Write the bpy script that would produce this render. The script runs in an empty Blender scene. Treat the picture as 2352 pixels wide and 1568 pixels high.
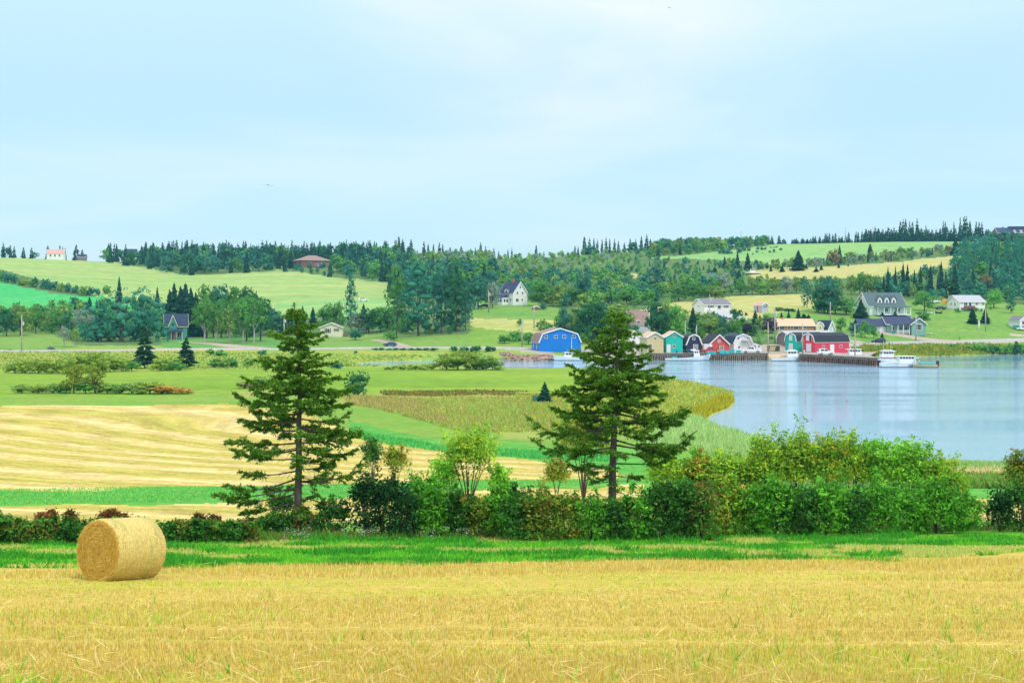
import bpy, bmesh, math, random
import numpy as np
from mathutils import Vector, Matrix

random.seed(11)
rng = np.random.default_rng(11)
SC = bpy.context.scene
COL = SC.collection
R = math.radians

# ---------------------------------------------------------------- camera, sky, sun, exposure
F, YH, CX, H = 3400.0, 708.0, 1176.0, 15.0        # focal length and eye level in photo units (2352 wide), eye height over the water
cam_d = bpy.data.cameras.new('camera')
cam = bpy.data.objects.new('camera', cam_d)
COL.objects.link(cam)
cam.location = (0, 0, H)
cam.rotation_euler = (R(90), 0, 0)
cam_d.sensor_width = 36.0
cam_d.lens = 36.0 * F / 2352.0
cam_d.shift_y = (YH - 784.0) / 2352.0
cam_d.clip_start = 0.5
cam_d.clip_end = 9000
SC.camera = cam

SUN_EL, SUN_AZ = 52.0, 140.0                      # azimuth measured clockwise from the view direction
world = bpy.data.worlds.new('World')
SC.world = world
world.use_nodes = True
nt = world.node_tree
nt.nodes.clear()


def N(nt, typ, **kw):
    n = nt.nodes.new(typ)
    for k, v in kw.items():
        if k.startswith('_'):
            setattr(n, k[1:], v)
    return n


def ramp(nt, stops, fac=None, interp='LINEAR'):
    r = nt.nodes.new('ShaderNodeValToRGB')
    r.color_ramp.interpolation = interp
    e = r.color_ramp.elements
    while len(e) < len(stops):
        e.new(0.5)
    for i, (p, c) in enumerate(stops):
        e[i].position = p
        e[i].color = (c[0], c[1], c[2], 1) if not isinstance(c, (int, float)) else (c, c, c, 1)
    if fac is not None:
        nt.links.new(fac, r.inputs[0])
    return r


def mathn(nt, op, a, b=None, clamp=False):
    m = nt.nodes.new('ShaderNodeMath')
    m.operation = op
    m.use_clamp = clamp
    for i, v in enumerate((a, b)):
        if v is None:
            continue
        if isinstance(v, (int, float)):
            m.inputs[i].default_value = v
        else:
            nt.links.new(v, m.inputs[i])
    return m.outputs[0]


def mixc(nt, fac, a, b, mode='MIX'):
    m = nt.nodes.new('ShaderNodeMix')
    m.data_type = 'RGBA'
    m.blend_type = mode
    for s, v in ((m.inputs[0], fac), (m.inputs[6], a), (m.inputs[7], b)):
        if isinstance(v, (int, float)):
            s.default_value = v
        elif isinstance(v, (tuple, list)):
            s.default_value = (v[0], v[1], v[2], 1)
        else:
            nt.links.new(v, s)
    return m.outputs[2]


out = N(nt, 'ShaderNodeOutputWorld')
sky = N(nt, 'ShaderNodeTexSky', _sky_type='NISHITA', _sun_disc=False)
sky.sun_elevation = R(SUN_EL)
sky.sun_rotation = R(SUN_AZ)
bg1 = N(nt, 'ShaderNodeBackground')
bg1.inputs[1].default_value = 0.1
nt.links.new(sky.outputs[0], bg1.inputs[0])
tc = N(nt, 'ShaderNodeTexCoord')
sep = N(nt, 'ShaderNodeSeparateXYZ')
nt.links.new(tc.outputs['Generated'], sep.inputs[0])
zc = mathn(nt, 'MAXIMUM', sep.outputs[2], 0.0)
# overcast: the cloud sheet grows brighter and whiter towards the zenith
grad = ramp(nt, [(0.0, (0.51, 0.72, 0.785)), (0.05, (0.47, 0.69, 0.78)), (0.12, (0.41, 0.64, 0.775)), (0.22, (0.48, 0.67, 0.79)),
                 (0.45, (0.86, 0.90, 0.92)), (1.0, (0.92, 0.94, 0.95))], zc)
gain = N(nt, 'ShaderNodeMapRange')
nt.links.new(zc, gain.inputs[0])
gain.inputs[1].default_value = 0.15
gain.inputs[2].default_value = 0.9
gain.inputs[3].default_value = 1.0
gain.inputs[4].default_value = 1.55
den = mathn(nt, 'ADD', zc, 0.12)
cx = mathn(nt, 'DIVIDE', sep.outputs[0], den)
cy = mathn(nt, 'DIVIDE', sep.outputs[1], den)
cmb = N(nt, 'ShaderNodeCombineXYZ')
nt.links.new(cx, cmb.inputs[0])
nt.links.new(cy, cmb.inputs[1])
n1 = N(nt, 'ShaderNodeTexNoise')
n1.inputs['Scale'].default_value = 0.8
n1.inputs['Detail'].default_value = 5.0
n1.inputs['Distortion'].default_value = 0.5
mp = N(nt, 'ShaderNodeMapping')
mp.inputs['Rotation'].default_value = (0, 0, R(-14))
mp.inputs['Scale'].default_value = (0.9, 0.95, 1.0)
mp.inputs['Location'].default_value = (3.3, 1.4, 0)
nt.links.new(cmb.outputs[0], mp.inputs[0])
nt.links.new(mp.outputs[0], n1.inputs[0])
cl = ramp(nt, [(0.36, 0.0), (0.72, 1.0)], n1.outputs[0], 'EASE')
# thin bright veil in the cloud high over the bay
dt = N(nt, 'ShaderNodeVectorMath', _operation='DOT_PRODUCT')
_va, _ve = R(1.0), R(16.0)
dt.inputs[1].default_value = (math.sin(_va) * math.cos(_ve), math.cos(_va) * math.cos(_ve), math.sin(_ve))
nt.links.new(tc.outputs['Generated'], dt.inputs[0])
veil = ramp(nt, [(0.982, 0.0), (0.9995, 1.0)], dt.outputs['Value'], 'EASE')
c1 = mixc(nt, mathn(nt, 'MULTIPLY', cl.outputs[0], 0.46), grad.outputs[0], (0.68, 0.77, 0.81))
c2 = mixc(nt, mathn(nt, 'MULTIPLY', mathn(nt, 'MULTIPLY', veil.outputs[0], mathn(nt, 'ADD', cl.outputs[0], 0.35), True), 0.85), c1, (0.80, 0.79, 0.82))
bg2 = N(nt, 'ShaderNodeBackground')
nt.links.new(c2, bg2.inputs[0])
nt.links.new(gain.outputs[0], bg2.inputs[1])
mxs = N(nt, 'ShaderNodeMixShader')
mxs.inputs[0].default_value = 0.9
nt.links.new(bg1.outputs[0], mxs.inputs[1])
nt.links.new(bg2.outputs[0], mxs.inputs[2])
nt.links.new(mxs.outputs[0], out.inputs[0])

sun_d = bpy.data.lights.new('sun', 'SUN')
sun_d.energy = 1.35
sun_d.angle = R(14)
sun_d.color = (1.0, 0.95, 0.86)
sun = bpy.data.objects.new('sun', sun_d)
COL.objects.link(sun)
_a, _e = R(SUN_AZ), R(SUN_EL)
_to = Vector((math.sin(_a) * math.cos(_e), math.cos(_a) * math.cos(_e), math.sin(_e)))
sun.rotation_euler = _to.to_track_quat('Z', 'Y').to_euler()

vs = SC.view_settings
vs.view_transform = 'Standard'
vs.look = 'None'
vs.gamma = 1.0
vs.exposure = 0.45
vs.use_curve_mapping = False
SC.cycles.max_bounces = 6
SC.cycles.diffuse_bounces = 3
SC.cycles.glossy_bounces = 2
SC.cycles.transmission_bounces = 3
SC.cycles.volume_bounces = 0
SC.cycles.use_denoising = True

# ---------------------------------------------------------------- crops of the photograph -> photo units
_CROP = {'C1': (0, 540, 3.675), 'C2': (600, 540, 3.675), 'C3': (1180, 540, 3.675), 'C4': (1780, 500, 5.88), 'C5': (2160, 500, 5.88),
         'C6': (1300, 760, 5.6), 'C7': (1580, 730, 5.88), 'C8': (1900, 740, 5.113), 'E1': (2240, 700, 6.031), 'F1': (500, 740, 2.613),
         'F2': (1280, 760, 3.016), 'F3': (900, 1000, 4.127), 'F4': (1700, 980, 2.735), 'F5': (0, 1220, 3.2196), 'F6': (1000, 1380, 3.36),
         'F7': (0, 880, 2.6133), 'F8': (860, 850, 2.352), 'D': (0, 0, 1 / 1.0884)}


def DX(c, x):
    return (_CROP[c][0] + x / _CROP[c][2]) / 1.0884


def DY(c, y):
    return (_CROP[c][1] + y / _CROP[c][2]) / 1.0884


def DW(c, w):
    return w / _CROP[c][2] / 1.0884


def lin(h):
    h = h.lstrip('#')
    return tuple(((int(h[i:i + 2], 16) / 255) / 12.92 if int(h[i:i + 2], 16) / 255 <= 0.04045 else ((int(h[i:i + 2], 16) / 255 + 0.055) / 1.055) ** 2.4) for i in (0, 2, 4))


# ---------------------------------------------------------------- tagging and mesh helpers
def tag(o, label=None, cat=None, group=None, kind=None):
    if label: o['label'] = label
    if cat: o['category'] = cat
    if group: o['group'] = group
    if kind: o['kind'] = kind
    return o


def empty(name, loc=(0, 0, 0), rz=0.0, parent=None):
    o = bpy.data.objects.new(name, None)
    o.empty_display_size = 0.3
    COL.objects.link(o)
    o.location = loc
    o.rotation_euler = (0, 0, rz)
    if parent: o.parent = parent
    return o


def link(name, me, parent=None, loc=None):
    o = bpy.data.objects.new(name, me)
    COL.objects.link(o)
    if parent: o.parent = parent
    if loc is not None: o.location = loc
    return o


def mesh_np(name, V, faces, mat=None, col=None, smooth=False, attrs=None):
    """V (n,3); faces = list of int arrays (m,3) or (m,4); col (n,3) linear colour per vertex."""
    me = bpy.data.meshes.new(name)
    V = np.asarray(V, np.float32)
    me.vertices.add(len(V))
    me.vertices.foreach_set('co', V.ravel())
    faces = [np.asarray(f, np.int32) for f in faces if len(f)]
    loops = np.concatenate([f.ravel() for f in faces])
    sizes = np.concatenate([np.full(len(f), f.shape[1], np.int32) for f in faces])
    starts = np.concatenate([[0], np.cumsum(sizes)[:-1]]).astype(np.int32)
    me.loops.add(len(loops))
    me.loops.foreach_set('vertex_index', loops)
    me.polygons.add(len(sizes))
    me.polygons.foreach_set('loop_start', starts)
    try:
        me.polygons.foreach_set('loop_total', sizes)
    except Exception:
        pass
    me.update(calc_edges=True)
    if col is not None:
        a = me.attributes.new('col', 'FLOAT_COLOR', 'POINT')
        c4 = np.ones((len(V), 4), np.float32)
        c4[:, :3] = col
        a.data.foreach_set('color', c4.ravel())
    for k, v in (attrs or {}).items():
        a = me.attributes.new(k, 'FLOAT', 'POINT')
        a.data.foreach_set('value', np.asarray(v, np.float32))
    if smooth:
        me.polygons.foreach_set('use_smooth', np.ones(len(sizes), bool))
    if mat is not None:
        me.materials.append(mat)
    return me


class MB:
    """collects boxes, bars, prisms into one mesh"""
    def __init__(self):
        self.v = []
        self.f = []

    def poly(self, pts):
        i = len(self.v)
        self.v += [tuple(p) for p in pts]
        self.f.append(tuple(range(i, i + len(pts))))

    def box(self, x0, x1, y0, y1, z0, z1):
        i = len(self.v)
        self.v += [(x0, y0, z0), (x1, y0, z0), (x1, y1, z0), (x0, y1, z0), (x0, y0, z1), (x1, y0, z1), (x1, y1, z1), (x0, y1, z1)]
        self.f += [tuple(i + k for k in q) for q in ((0, 3, 2, 1), (4, 5, 6, 7), (0, 1, 5, 4), (1, 2, 6, 5), (2, 3, 7, 6), (3, 0, 4, 7))]
        return self

    def prism(self, poly, a, b, fn):
        """extrude a 2-D polygon; fn(u, v, t) -> xyz, t from a to b"""
        i = len(self.v)
        n = len(poly)
        self.v += [fn(u, v, a) for u, v in poly] + [fn(u, v, b) for u, v in poly]
        self.f.append(tuple(i + k for k in range(n)))
        self.f.append(tuple(i + n + k for k in reversed(range(n))))
        for k in range(n):
            j = (k + 1) % n
            self.f.append((i + j, i + k, i + n + k, i + n + j))
        return self

    def tube(self, pts, rad, sides=6, cap=True):
        pts = [Vector(p) for p in pts]
        if isinstance(rad, (int, float)): rad = [rad] * len(pts)
        i0 = len(self.v)
        for k, p in enumerate(pts):
            d = (pts[min(k + 1, len(pts) - 1)] - pts[max(k - 1, 0)]).normalized()
            ref = Vector((0, 0, 1)) if abs(d.z) < 0.9 else Vector((1, 0, 0))
            u = d.cross(ref).normalized()
            w = u.cross(d)
            for s in range(sides):
                a = 2 * math.pi * s / sides
                self.v.append(tuple(p + u * (math.cos(a) * rad[k]) + w * (math.sin(a) * rad[k])))
        for k in range(len(pts) - 1):
            for s in range(sides):
                a = i0 + k * sides + s
                b = i0 + k * sides + (s + 1) % sides
                self.f.append((a, b, b + sides, a + sides))
        if cap:
            self.f.append(tuple(i0 + s for s in reversed(range(sides))))
            self.f.append(tuple(i0 + (len(pts) - 1) * sides + s for s in range(sides)))
        return self

    def bar(self, a, b, r, sides=5):
        return self.tube([a, b], r, sides)

    def mesh(self, name, mat, smooth=False):
        me = bpy.data.meshes.new(name)
        me.from_pydata(self.v, [], self.f)
        bm = bmesh.new()
        bm.from_mesh(me)
        bmesh.ops.recalc_face_normals(bm, faces=bm.faces)
        bm.to_mesh(me)
        bm.free()
        if smooth:
            me.polygons.foreach_set('use_smooth', np.ones(len(me.polygons), bool))
        me.materials.append(mat)
        return me

    def build(self, name, mat, parent=None, smooth=False, loc=None):
        return link(name, self.mesh(name, mat, smooth), parent, loc)


def copy_tree(o, parent=None):
    c = o.copy()
    COL.objects.link(c)
    c.parent = parent
    for ch in list(o.children):
        copy_tree(ch, c)
    return c


_ORD = 'first second third fourth fifth sixth seventh eighth ninth tenth eleventh twelfth thirteenth fourteenth fifteenth sixteenth seventeenth eighteenth nineteenth twentieth'.split()


def ordinal(i, n):
    if i == 0: return 'leftmost'
    if i == n - 1: return 'rightmost'
    if i < 20: return _ORD[i] + ' from the left'
    t = {2: 'twenty', 3: 'thirty', 4: 'forty', 5: 'fifty'}[(i + 1) // 10]
    r = (i + 1) % 10
    return (t + '-' + _ORD[r - 1] if r else t[:-1] + 'ieth') + ' from the left'


# ---------------------------------------------------------------- value noise on arrays
def vnoise(x, y, seed=0):
    x = np.asarray(x, float); y = np.asarray(y, float)
    xi = np.floor(x).astype(np.int64); yi = np.floor(y).astype(np.int64)
    fx = x - xi; fy = y - yi
    fx = fx * fx * (3 - 2 * fx); fy = fy * fy * (3 - 2 * fy)

    def h(a, b):
        n = (a * 374761393 + b * 668265263 + seed * 1442695041) & 0x7fffffff
        n = (n ^ (n >> 13)) * 1274126177 & 0x7fffffff
        return ((n ^ (n >> 16)) & 0xffff) / 65535.0
    return (h(xi, yi) * (1 - fx) + h(xi + 1, yi) * fx) * (1 - fy) + (h(xi, yi + 1) * (1 - fx) + h(xi + 1, yi + 1) * fx) * fy


def fbm(x, y, seed=0, o=3):
    s = 0; a = 0.5; t = 0
    for k in range(o):
        s = s + a * vnoise(x * 2 ** k, y * 2 ** k, seed + k); t += a; a *= 0.5
    return s / t


def in_poly(px, py, poly):
    px = np.asarray(px); py = np.asarray(py)
    c = np.zeros(px.shape, bool)
    n = len(poly)
    for i in range(n):
        x1, y1 = poly[i]; x2, y2 = poly[(i + 1) % n]
        if y1 == y2: continue
        k = ((y1 > py) != (y2 > py)) & (px < (x2 - x1) * (py - y1) / (y2 - y1) + x1)
        c ^= k
    return c


def dist_poly(x, y, poly):
    d = np.full(np.shape(x), 1e9)
    n = len(poly)
    for i in range(n):
        ax, ay = poly[i]; bx, by = poly[(i + 1) % n]
        dx, dy = bx - ax, by - ay
        t = np.clip(((x - ax) * dx + (y - ay) * dy) / (dx * dx + dy * dy + 1e-9), 0, 1)
        d = np.minimum(d, np.hypot(x - ax - t * dx, y - ay - t * dy))
    return d


# ---------------------------------------------------------------- materials
MATS = {}


def mat_base(name):
    m = bpy.data.materials.new(name)
    m.use_nodes = True
    MATS[name] = m
    t = m.node_tree
    b = t.nodes['Principled BSDF']
    return m, t, b


def paint(name, c, rough=0.6, var=0.12, scale=3.0, metal=0.0, spec=0.3, streak=False):
    """painted or weathered surface: base colour with grain and slight grime"""
    m, t, b = mat_base(name)
    tc = N(t, 'ShaderNodeTexCoord')
    mp = N(t, 'ShaderNodeMapping')
    mp.inputs['Scale'].default_value = (1, 1, 0.25 if streak else 1)
    t.links.new(tc.outputs['Object'], mp.inputs[0])
    n = N(t, 'ShaderNodeTexNoise')
    n.inputs['Scale'].default_value = scale
    n.inputs['Detail'].default_value = 5
    t.links.new(mp.outputs[0], n.inputs[0])
    lo = tuple(v * (1 - var * 1.6) for v in c)
    hi = tuple(min(1, v * (1 + var)) for v in c)
    r = ramp(t, [(0.3, lo), (0.7, hi)], n.outputs[0])
    t.links.new(r.outputs[0], b.inputs['Base Color'])
    b.inputs['Roughness'].default_value = rough
    b.inputs['Metallic'].default_value = metal
    b.inputs['Specular IOR Level'].default_value = spec
    return m


def siding(name, c, pitch=0.16, var=0.08):
    """clapboard: colour grain plus horizontal relief"""
    m = paint(name, c, 0.65, var, 2.0)
    t = m.node_tree
    b = t.nodes['Principled BSDF']
    tc = N(t, 'ShaderNodeTexCoord')
    w = N(t, 'ShaderNodeTexWave', _wave_type='BANDS', _bands_direction='Z', _wave_profile='SAW')
    w.inputs['Scale'].default_value = 1.0 / pitch / 3.14 * 0.5
    t.links.new(tc.outputs['Object'], w.inputs[0])
    bp = N(t, 'ShaderNodeBump')
    bp.inputs['Strength'].default_value = 0.35
    bp.inputs['Distance'].default_value = 0.02
    t.links.new(w.outputs[1], bp.inputs['Height'])
    t.links.new(bp.outputs[0], b.inputs['Normal'])
    return m


def foliage_mat(name, transl=0.3, rough=0.55):
    m, t, b = mat_base(name)
    at = N(t, 'ShaderNodeAttribute', _attribute_name='col')
    oi = N(t, 'ShaderNodeObjectInfo')
    c = mixc(t, 1.0, at.outputs['Color'], oi.outputs['Color'], 'MULTIPLY')
    t.links.new(c, b.inputs['Base Color'])
    b.inputs['Roughness'].default_value = rough
    b.inputs['Specular IOR Level'].default_value = 0.06
    tr = N(t, 'ShaderNodeBsdfTranslucent')
    t.links.new(c, tr.inputs[0])
    mx = N(t, 'ShaderNodeMixShader')
    mx.inputs[0].default_value = transl
    o = t.nodes['Material Output']
    t.links.new(b.outputs[0], mx.inputs[1])
    t.links.new(tr.outputs[0], mx.inputs[2])
    t.links.new(mx.outputs[0], o.inputs[0])
    return m


def ground_mat(name, ca, cb, cc, big=0.06, mid=0.5, fine=4.0, aniso=(1, 1), rot=0.0, row=None, bump=0.05):
    """field cover: broad drift between ca and cb, flecks of cc, fine grain; row = colours of the swaths"""
    m, t, b = mat_base(name)
    tc = N(t, 'ShaderNodeTexCoord')
    mp = N(t, 'ShaderNodeMapping')
    mp.inputs['Rotation'].default_value = (0, 0, rot)
    mp.inputs['Scale'].default_value = (aniso[0], aniso[1], 1)
    t.links.new(tc.outputs['Object'], mp.inputs[0])

    def noise(sc, det=4, dist=0.3):
        n = N(t, 'ShaderNodeTexNoise')
        n.inputs['Scale'].default_value = sc
        n.inputs['Detail'].default_value = det
        n.inputs['Distortion'].default_value = dist
        t.links.new(mp.outputs[0], n.inputs[0])
        return n.outputs[0]
    nb = noise(big)
    nm = noise(mid, 5)
    nf = noise(fine, 3)
    r1 = ramp(t, [(0.35, 0.0), (0.65, 1.0)], nb)
    r2 = ramp(t, [(0.45, 0.0), (0.72, 1.0)], nm)
    c = mixc(t, r1.outputs[0], ca, cb)
    c = mixc(t, mathn(t, 'MULTIPLY', r2.outputs[0], 0.7), c, cc)
    if row:
        at = N(t, 'ShaderNodeAttribute', _attribute_name='row')
        nn = noise(0.35, 4)
        ph = mathn(t, 'ADD', at.outputs['Fac'], mathn(t, 'MULTIPLY', mathn(t, 'SUBTRACT', nn, 0.5), 0.75))
        fr = mathn(t, 'FRACT', ph)
        rr = ramp(t, row, fr)
        c = mixc(t, 0.8, c, rr.outputs[0])
    if row:
        cb_ = N(t, 'ShaderNodeCombineXYZ')
        sx = N(t, 'ShaderNodeSeparateXYZ')
        t.links.new(tc.outputs['Object'], sx.inputs[0])
        t.links.new(mathn(t, 'MULTIPLY', at.outputs['Fac'], 7.0), cb_.inputs[0])
        t.links.new(mathn(t, 'MULTIPLY', sx.outputs[0], 0.16), cb_.inputs[1])
        ns = N(t, 'ShaderNodeTexNoise')
        ns.inputs['Scale'].default_value = 1.0
        ns.inputs['Detail'].default_value = 5
        t.links.new(cb_.outputs[0], ns.inputs[0])
        c = mixc(t, 1.0, c, ramp(t, [(0.32, 0.74), (0.68, 1.2)], ns.outputs[0]).outputs[0], 'MULTIPLY')
    rf = ramp(t, [(0.3, 0.72), (0.7, 1.22)], nf)
    c = mixc(t, 1.0, c, rf.outputs[0], 'MULTIPLY')
    t.links.new(c, b.inputs['Base Color'])
    b.inputs['Roughness'].default_value = 0.95
    b.inputs['Specular IOR Level'].default_value = 0.05
    if bump:
        bp = N(t, 'ShaderNodeBump')
        bp.inputs['Strength'].default_value = 0.6
        bp.inputs['Distance'].default_value = bump
        t.links.new(nf, bp.inputs['Height'])
        t.links.new(bp.outputs[0], b.inputs['Normal'])
    return m
# ---------------------------------------------------------------- terrain height
def zz(Y, py):
    return H - (py - YH) * Y / F


NEAR = [(-60, 15.5), (-20, 13.9), (0, 13.0), (8, 12.0), (17, 10.7), (34, 8.78), (44, 7.75), (50, 7.2), (60, 6.2)]
MIDL = NEAR + [(70, 5.4), (100, 3.8), (140, 2.4), (200, 1.5), (260, 1.2), (340, 1.0), (400, 1.0), (440, 2.1)]
MIDR = NEAR + [(75, zz(75, 1153)), (110, zz(110, 1098)), (135, zz(135, 1068)), (150, 0.4), (200, 0.5), (340, 0.6)]
MIDC = NEAR + [(75, 5.1), (100, 3.6), (140, 2.0), (200, 1.0), (260, 0.9), (340, 0.9), (400, 1.4)]


def zs(*a):
    return [(Y, zz(Y, py)) for Y, py in a]


COLS = [
    (0, MIDL + [(456, 2.4), (480, 3.2), (520, 6.3), (580, 9.5)] + zs((640, 715), (760, 648), (800, 638), (900, 612), (1000, 587)) + [(1100, 52), (1400, 40), (2500, 0)]),
    (250, MIDL + [(456, 2.4), (500, 3.6), (560, 4.2), (640, 8.0), (700, 13.6)] + zs((760, 665), (820, 645), (1000, 604), (1060, 600)) + [(1150, 47), (1400, 38), (2500, 0)]),
    (450, MIDL + [(456, 2.4), (500, 3.4), (560, 4.0), (640, 6.2), (700, 12.5)] + zs((760, 672), (900, 632), (1000, 610), (1100, 592)) + [(1200, 50), (1400, 40), (2500, 0)]),
    (700, MIDL + [(456, 2.4), (500, 2.9), (540, 4.2), (600, 9.4)] + zs((650, 703), (760, 668), (880, 630), (950, 615), (1100, 596)) + [(1200, 50), (1400, 40), (2500, 0)]),
    (880, MIDL + [(456, 2.4), (500, 3.2), (540, 4.0), (600, 8.5)] + zs((650, 705), (760, 680), (860, 645), (960, 615), (1100, 590)) + [(1200, 51), (1400, 40), (2500, 0)]),
    (1100, MIDL + [(456, 2.4), (480, 3.1), (520, 7.8)] + zs((565, 703), (600, 697), (700, 670), (850, 635), (1000, 605), (1100, 592)) + [(1200, 50), (1400, 40), (2500, 0)]),
    (1300, MIDC + [(440, 2.0), (456, 2.4), (480, 3.2), (520, 8.0)] + zs((570, 715), (620, 702), (750, 660), (900, 618), (1050, 585)) + [(1150, 51), (1400, 40), (2500, 0)]),
    (1500, MIDC + [(425, 2.0), (450, 2.3), (480, 3.4)] + zs((520, 745), (570, 705), (650, 680), (800, 640), (950, 598), (1020, 578), (1100, 568)) + [(1200, 57), (1400, 45), (2500, 0)]),
    (1750, MIDR + [(425, 2.0), (450, 2.3)] + zs((480, 777), (520, 724), (560, 703), (620, 677), (720, 645), (800, 625), (880, 605), (1000, 572), (1100, 556)) + [(1200, 62), (1400, 50), (2500, 0)]),
    (2000, MIDR + [(440, 1.6), (460, 2.0)] + zs((480, 790), (510, 767), (545, 724), (580, 700), (640, 670), (720, 640), (800, 610), (880, 590), (1000, 560), (1060, 552)) + [(1200, 61), (1400, 50), (2500, 0)]),
    (2352, MIDR + [(470, 0.3), (495, 1.0)] + zs((515, 783), (545, 755), (580, 714), (640, 690), (720, 645), (800, 610), (900, 575), (1060, 550)) + [(1200, 61), (1400, 50), (2500, 0)]),
]
YG = np.concatenate([np.arange(-60, 60, 2.0), 60 * 1.0125 ** np.arange(0, 305)])
PXG = np.arange(-2600, 5001, 40.0)


def _build_grid():
    cols = []
    for px, tab in COLS:
        ys = np.array([a for a, b in tab]); zv = np.array([b for a, b in tab])
        cols.append(np.interp(YG, ys, zv))
    cols = np.array(cols)
    k = np.exp(-0.5 * (np.arange(-6, 7) / 2.2) ** 2); k /= k.sum()
    pad = np.pad(cols, ((0, 0), (6, 6)), mode='edge')
    cols = np.array([np.convolve(r, k, mode='valid') for r in pad])
    pxs = np.array([c[0] for c in COLS], float)
    Z = np.array([np.interp(PXG, pxs, cols[:, j]) for j in range(len(YG))]).T
    k = np.exp(-0.5 * (np.arange(-5, 6) / 1.8) ** 2); k /= k.sum()
    pad = np.pad(Z, ((5, 5), (0, 0)), mode='edge')
    return np.array([np.convolve(pad[:, j], k, mode='valid') for j in range(Z.shape[1])]).T


ZG = _build_grid()


def ground_raw(x, Y):
    px = np.clip(CX + x * F / np.maximum(Y, 6.0), PXG[0], PXG[-1] - 1e-3)
    u = (px - PXG[0]) / 40.0
    i = u.astype(int); fu = u - i
    Yc = np.clip(Y, YG[0], YG[-1] - 1e-3)
    j = np.clip(np.searchsorted(YG, Yc, side='right') - 1, 0, len(YG) - 2)
    fv = (Yc - YG[j]) / (YG[j + 1] - YG[j])
    return (ZG[i, j] * (1 - fu) + ZG[i + 1, j] * fu) * (1 - fv) + (ZG[i, j + 1] * (1 - fu) + ZG[i + 1, j + 1] * fu) * fv


def sea(px, py):
    Y = F * H / (py - YH)
    return ((px - CX) / F * Y, Y)


# shore of the bay, and the dark creek above the road bank (traced at the water level)
BAY_PX = [(3600, 1075), (2700, 1066), (2400, 1061), (2210, 1058), (2050, 1052), (1900, 1036), (1780, 1016), (1700, 1000), (1655, 984), (1618, 966),
          (1640, 950), (1676, 937), (1690, 922), (1682, 908), (1690, 902), (1660, 893), (1625, 884), (1590, 876), (1545, 869), (1500, 862), (1440, 857),
          (1370, 850), (1300, 846.5), (1240, 850), (1180, 850), (1160, 843), (1120, 842), (1060, 844), (1010, 840), (960, 840), (900, 842), (850, 843), (800, 840), (835, 832),
          (900, 828.5), (1000, 827), (1040, 824), (1090, 823), (1150, 827), (1200, 828.5), (1270, 827), (1330, 823), (1500, 820), (1700, 819), (1830, 820), (1980, 821),
          (2080, 819.5), (2150, 817.5), (2230, 815.5), (2290, 813.5), (2352, 813), (2600, 815), (3600, 822)]
BAY = [sea(*p) for p in BAY_PX]


def ground(x, Y):
    x = np.atleast_1d(np.asarray(x, float)); Y = np.atleast_1d(np.asarray(Y, float))
    z = ground_raw(x, Y)
    m = (Y > 120) & (Y < 560)
    if m.any():
        xm, ym = x[m], Y[m]
        ins = in_poly(xm, ym, BAY)
        d = dist_poly(xm, ym, BAY)
        t = np.clip(d / 9.0, 0, 1); t = t * t * (3 - 2 * t)
        zo = z[m] * t + 0.14 * (1 - t) * np.clip(d / 1.5, 0, 1) + 0.01
        z[m] = np.where(ins, -np.minimum(2.0, 0.04 + 0.16 * d), np.maximum(zo, 0.01))
    z = z + np.where(Y < 60, 0.08 * (fbm(x * 0.25, Y * 0.25, 5) - 0.5), 0.5 * np.clip((Y - 60) / 400, 0, 1) * (fbm(x * 0.04, Y * 0.04, 6) - 0.5) * (z > 1.2))
    return z


def gz(x, Y):
    return float(ground(x, Y)[0])


_YS = np.concatenate([np.arange(13, 120, 0.25), np.arange(120, 700, 0.8), np.arange(700, 1260, 2.0)])
_cache = {}


def hit(px, py):
    """first point of the ground seen at a place of the photograph"""
    k = round(px)
    if k not in _cache:
        x = (px - CX) / F * _YS
        z = ground(x, _YS)
        _cache[k] = YH + (H - z) * F / _YS
    g = _cache[k]
    i = np.argmax(g <= py)
    if g[i] > py:
        i = np.argmin(g)
    Y = _YS[i]
    x = (px - CX) / F * Y
    return x, Y, gz(x, Y)


def at(px, py, Y):
    return ((px - CX) / F * Y, Y, H - (py - YH) / F * Y)


# ---------------------------------------------------------------- ground cover
G = {}
G['stubble_field'] = ground_mat('stubble', (0.48, 0.35, 0.075), (0.55, 0.42, 0.11), (0.40, 0.38, 0.055), 0.12, 0.7, 9.0, (0.45, 1.2), 0.05, bump=0.04)
G['grass_strip'] = ground_mat('strip grass', (0.10, 0.34, 0.022), (0.14, 0.37, 0.025), (0.36, 0.36, 0.07), 0.25, 0.7, 6.0, (0.5, 1.0))
G['hay_field'] = ground_mat('hay', (0.60, 0.46, 0.14), (0.52, 0.42, 0.10), (0.70, 0.56, 0.24), 0.05, 0.3, 2.5,
                            row=[(0.0, (0.68, 0.54, 0.26)), (0.14, (0.62, 0.48, 0.20)), (0.36, (0.46, 0.39, 0.09)), (0.6, (0.38, 0.36, 0.07)), (0.85, (0.48, 0.38, 0.11)), (1.0, (0.68, 0.54, 0.26))], bump=0.15)
G['meadow'] = ground_mat('meadow', (0.165, 0.31, 0.03), (0.25, 0.36, 0.045), (0.14, 0.25, 0.03), 0.03, 0.12, 1.2, (0.4, 1.0))
G['verge'] = ground_mat('verge', (0.13, 0.30, 0.042), (0.18, 0.33, 0.045), (0.28, 0.31, 0.075), 0.06, 0.3, 2.0, (0.4, 1.0))
G['clover_patch'] = ground_mat('clover', (0.09, 0.34, 0.06), (0.14, 0.37, 0.06), (0.06, 0.26, 0.035), 0.05, 0.3, 2.0, (0.4, 1.0), bump=0.2)
G['heath'] = ground_mat('heath', (0.32, 0.28, 0.085), (0.28, 0.35, 0.075), (0.22, 0.35, 0.065), 0.05, 0.22, 1.6, (0.5, 1.0), bump=0.25)
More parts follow.
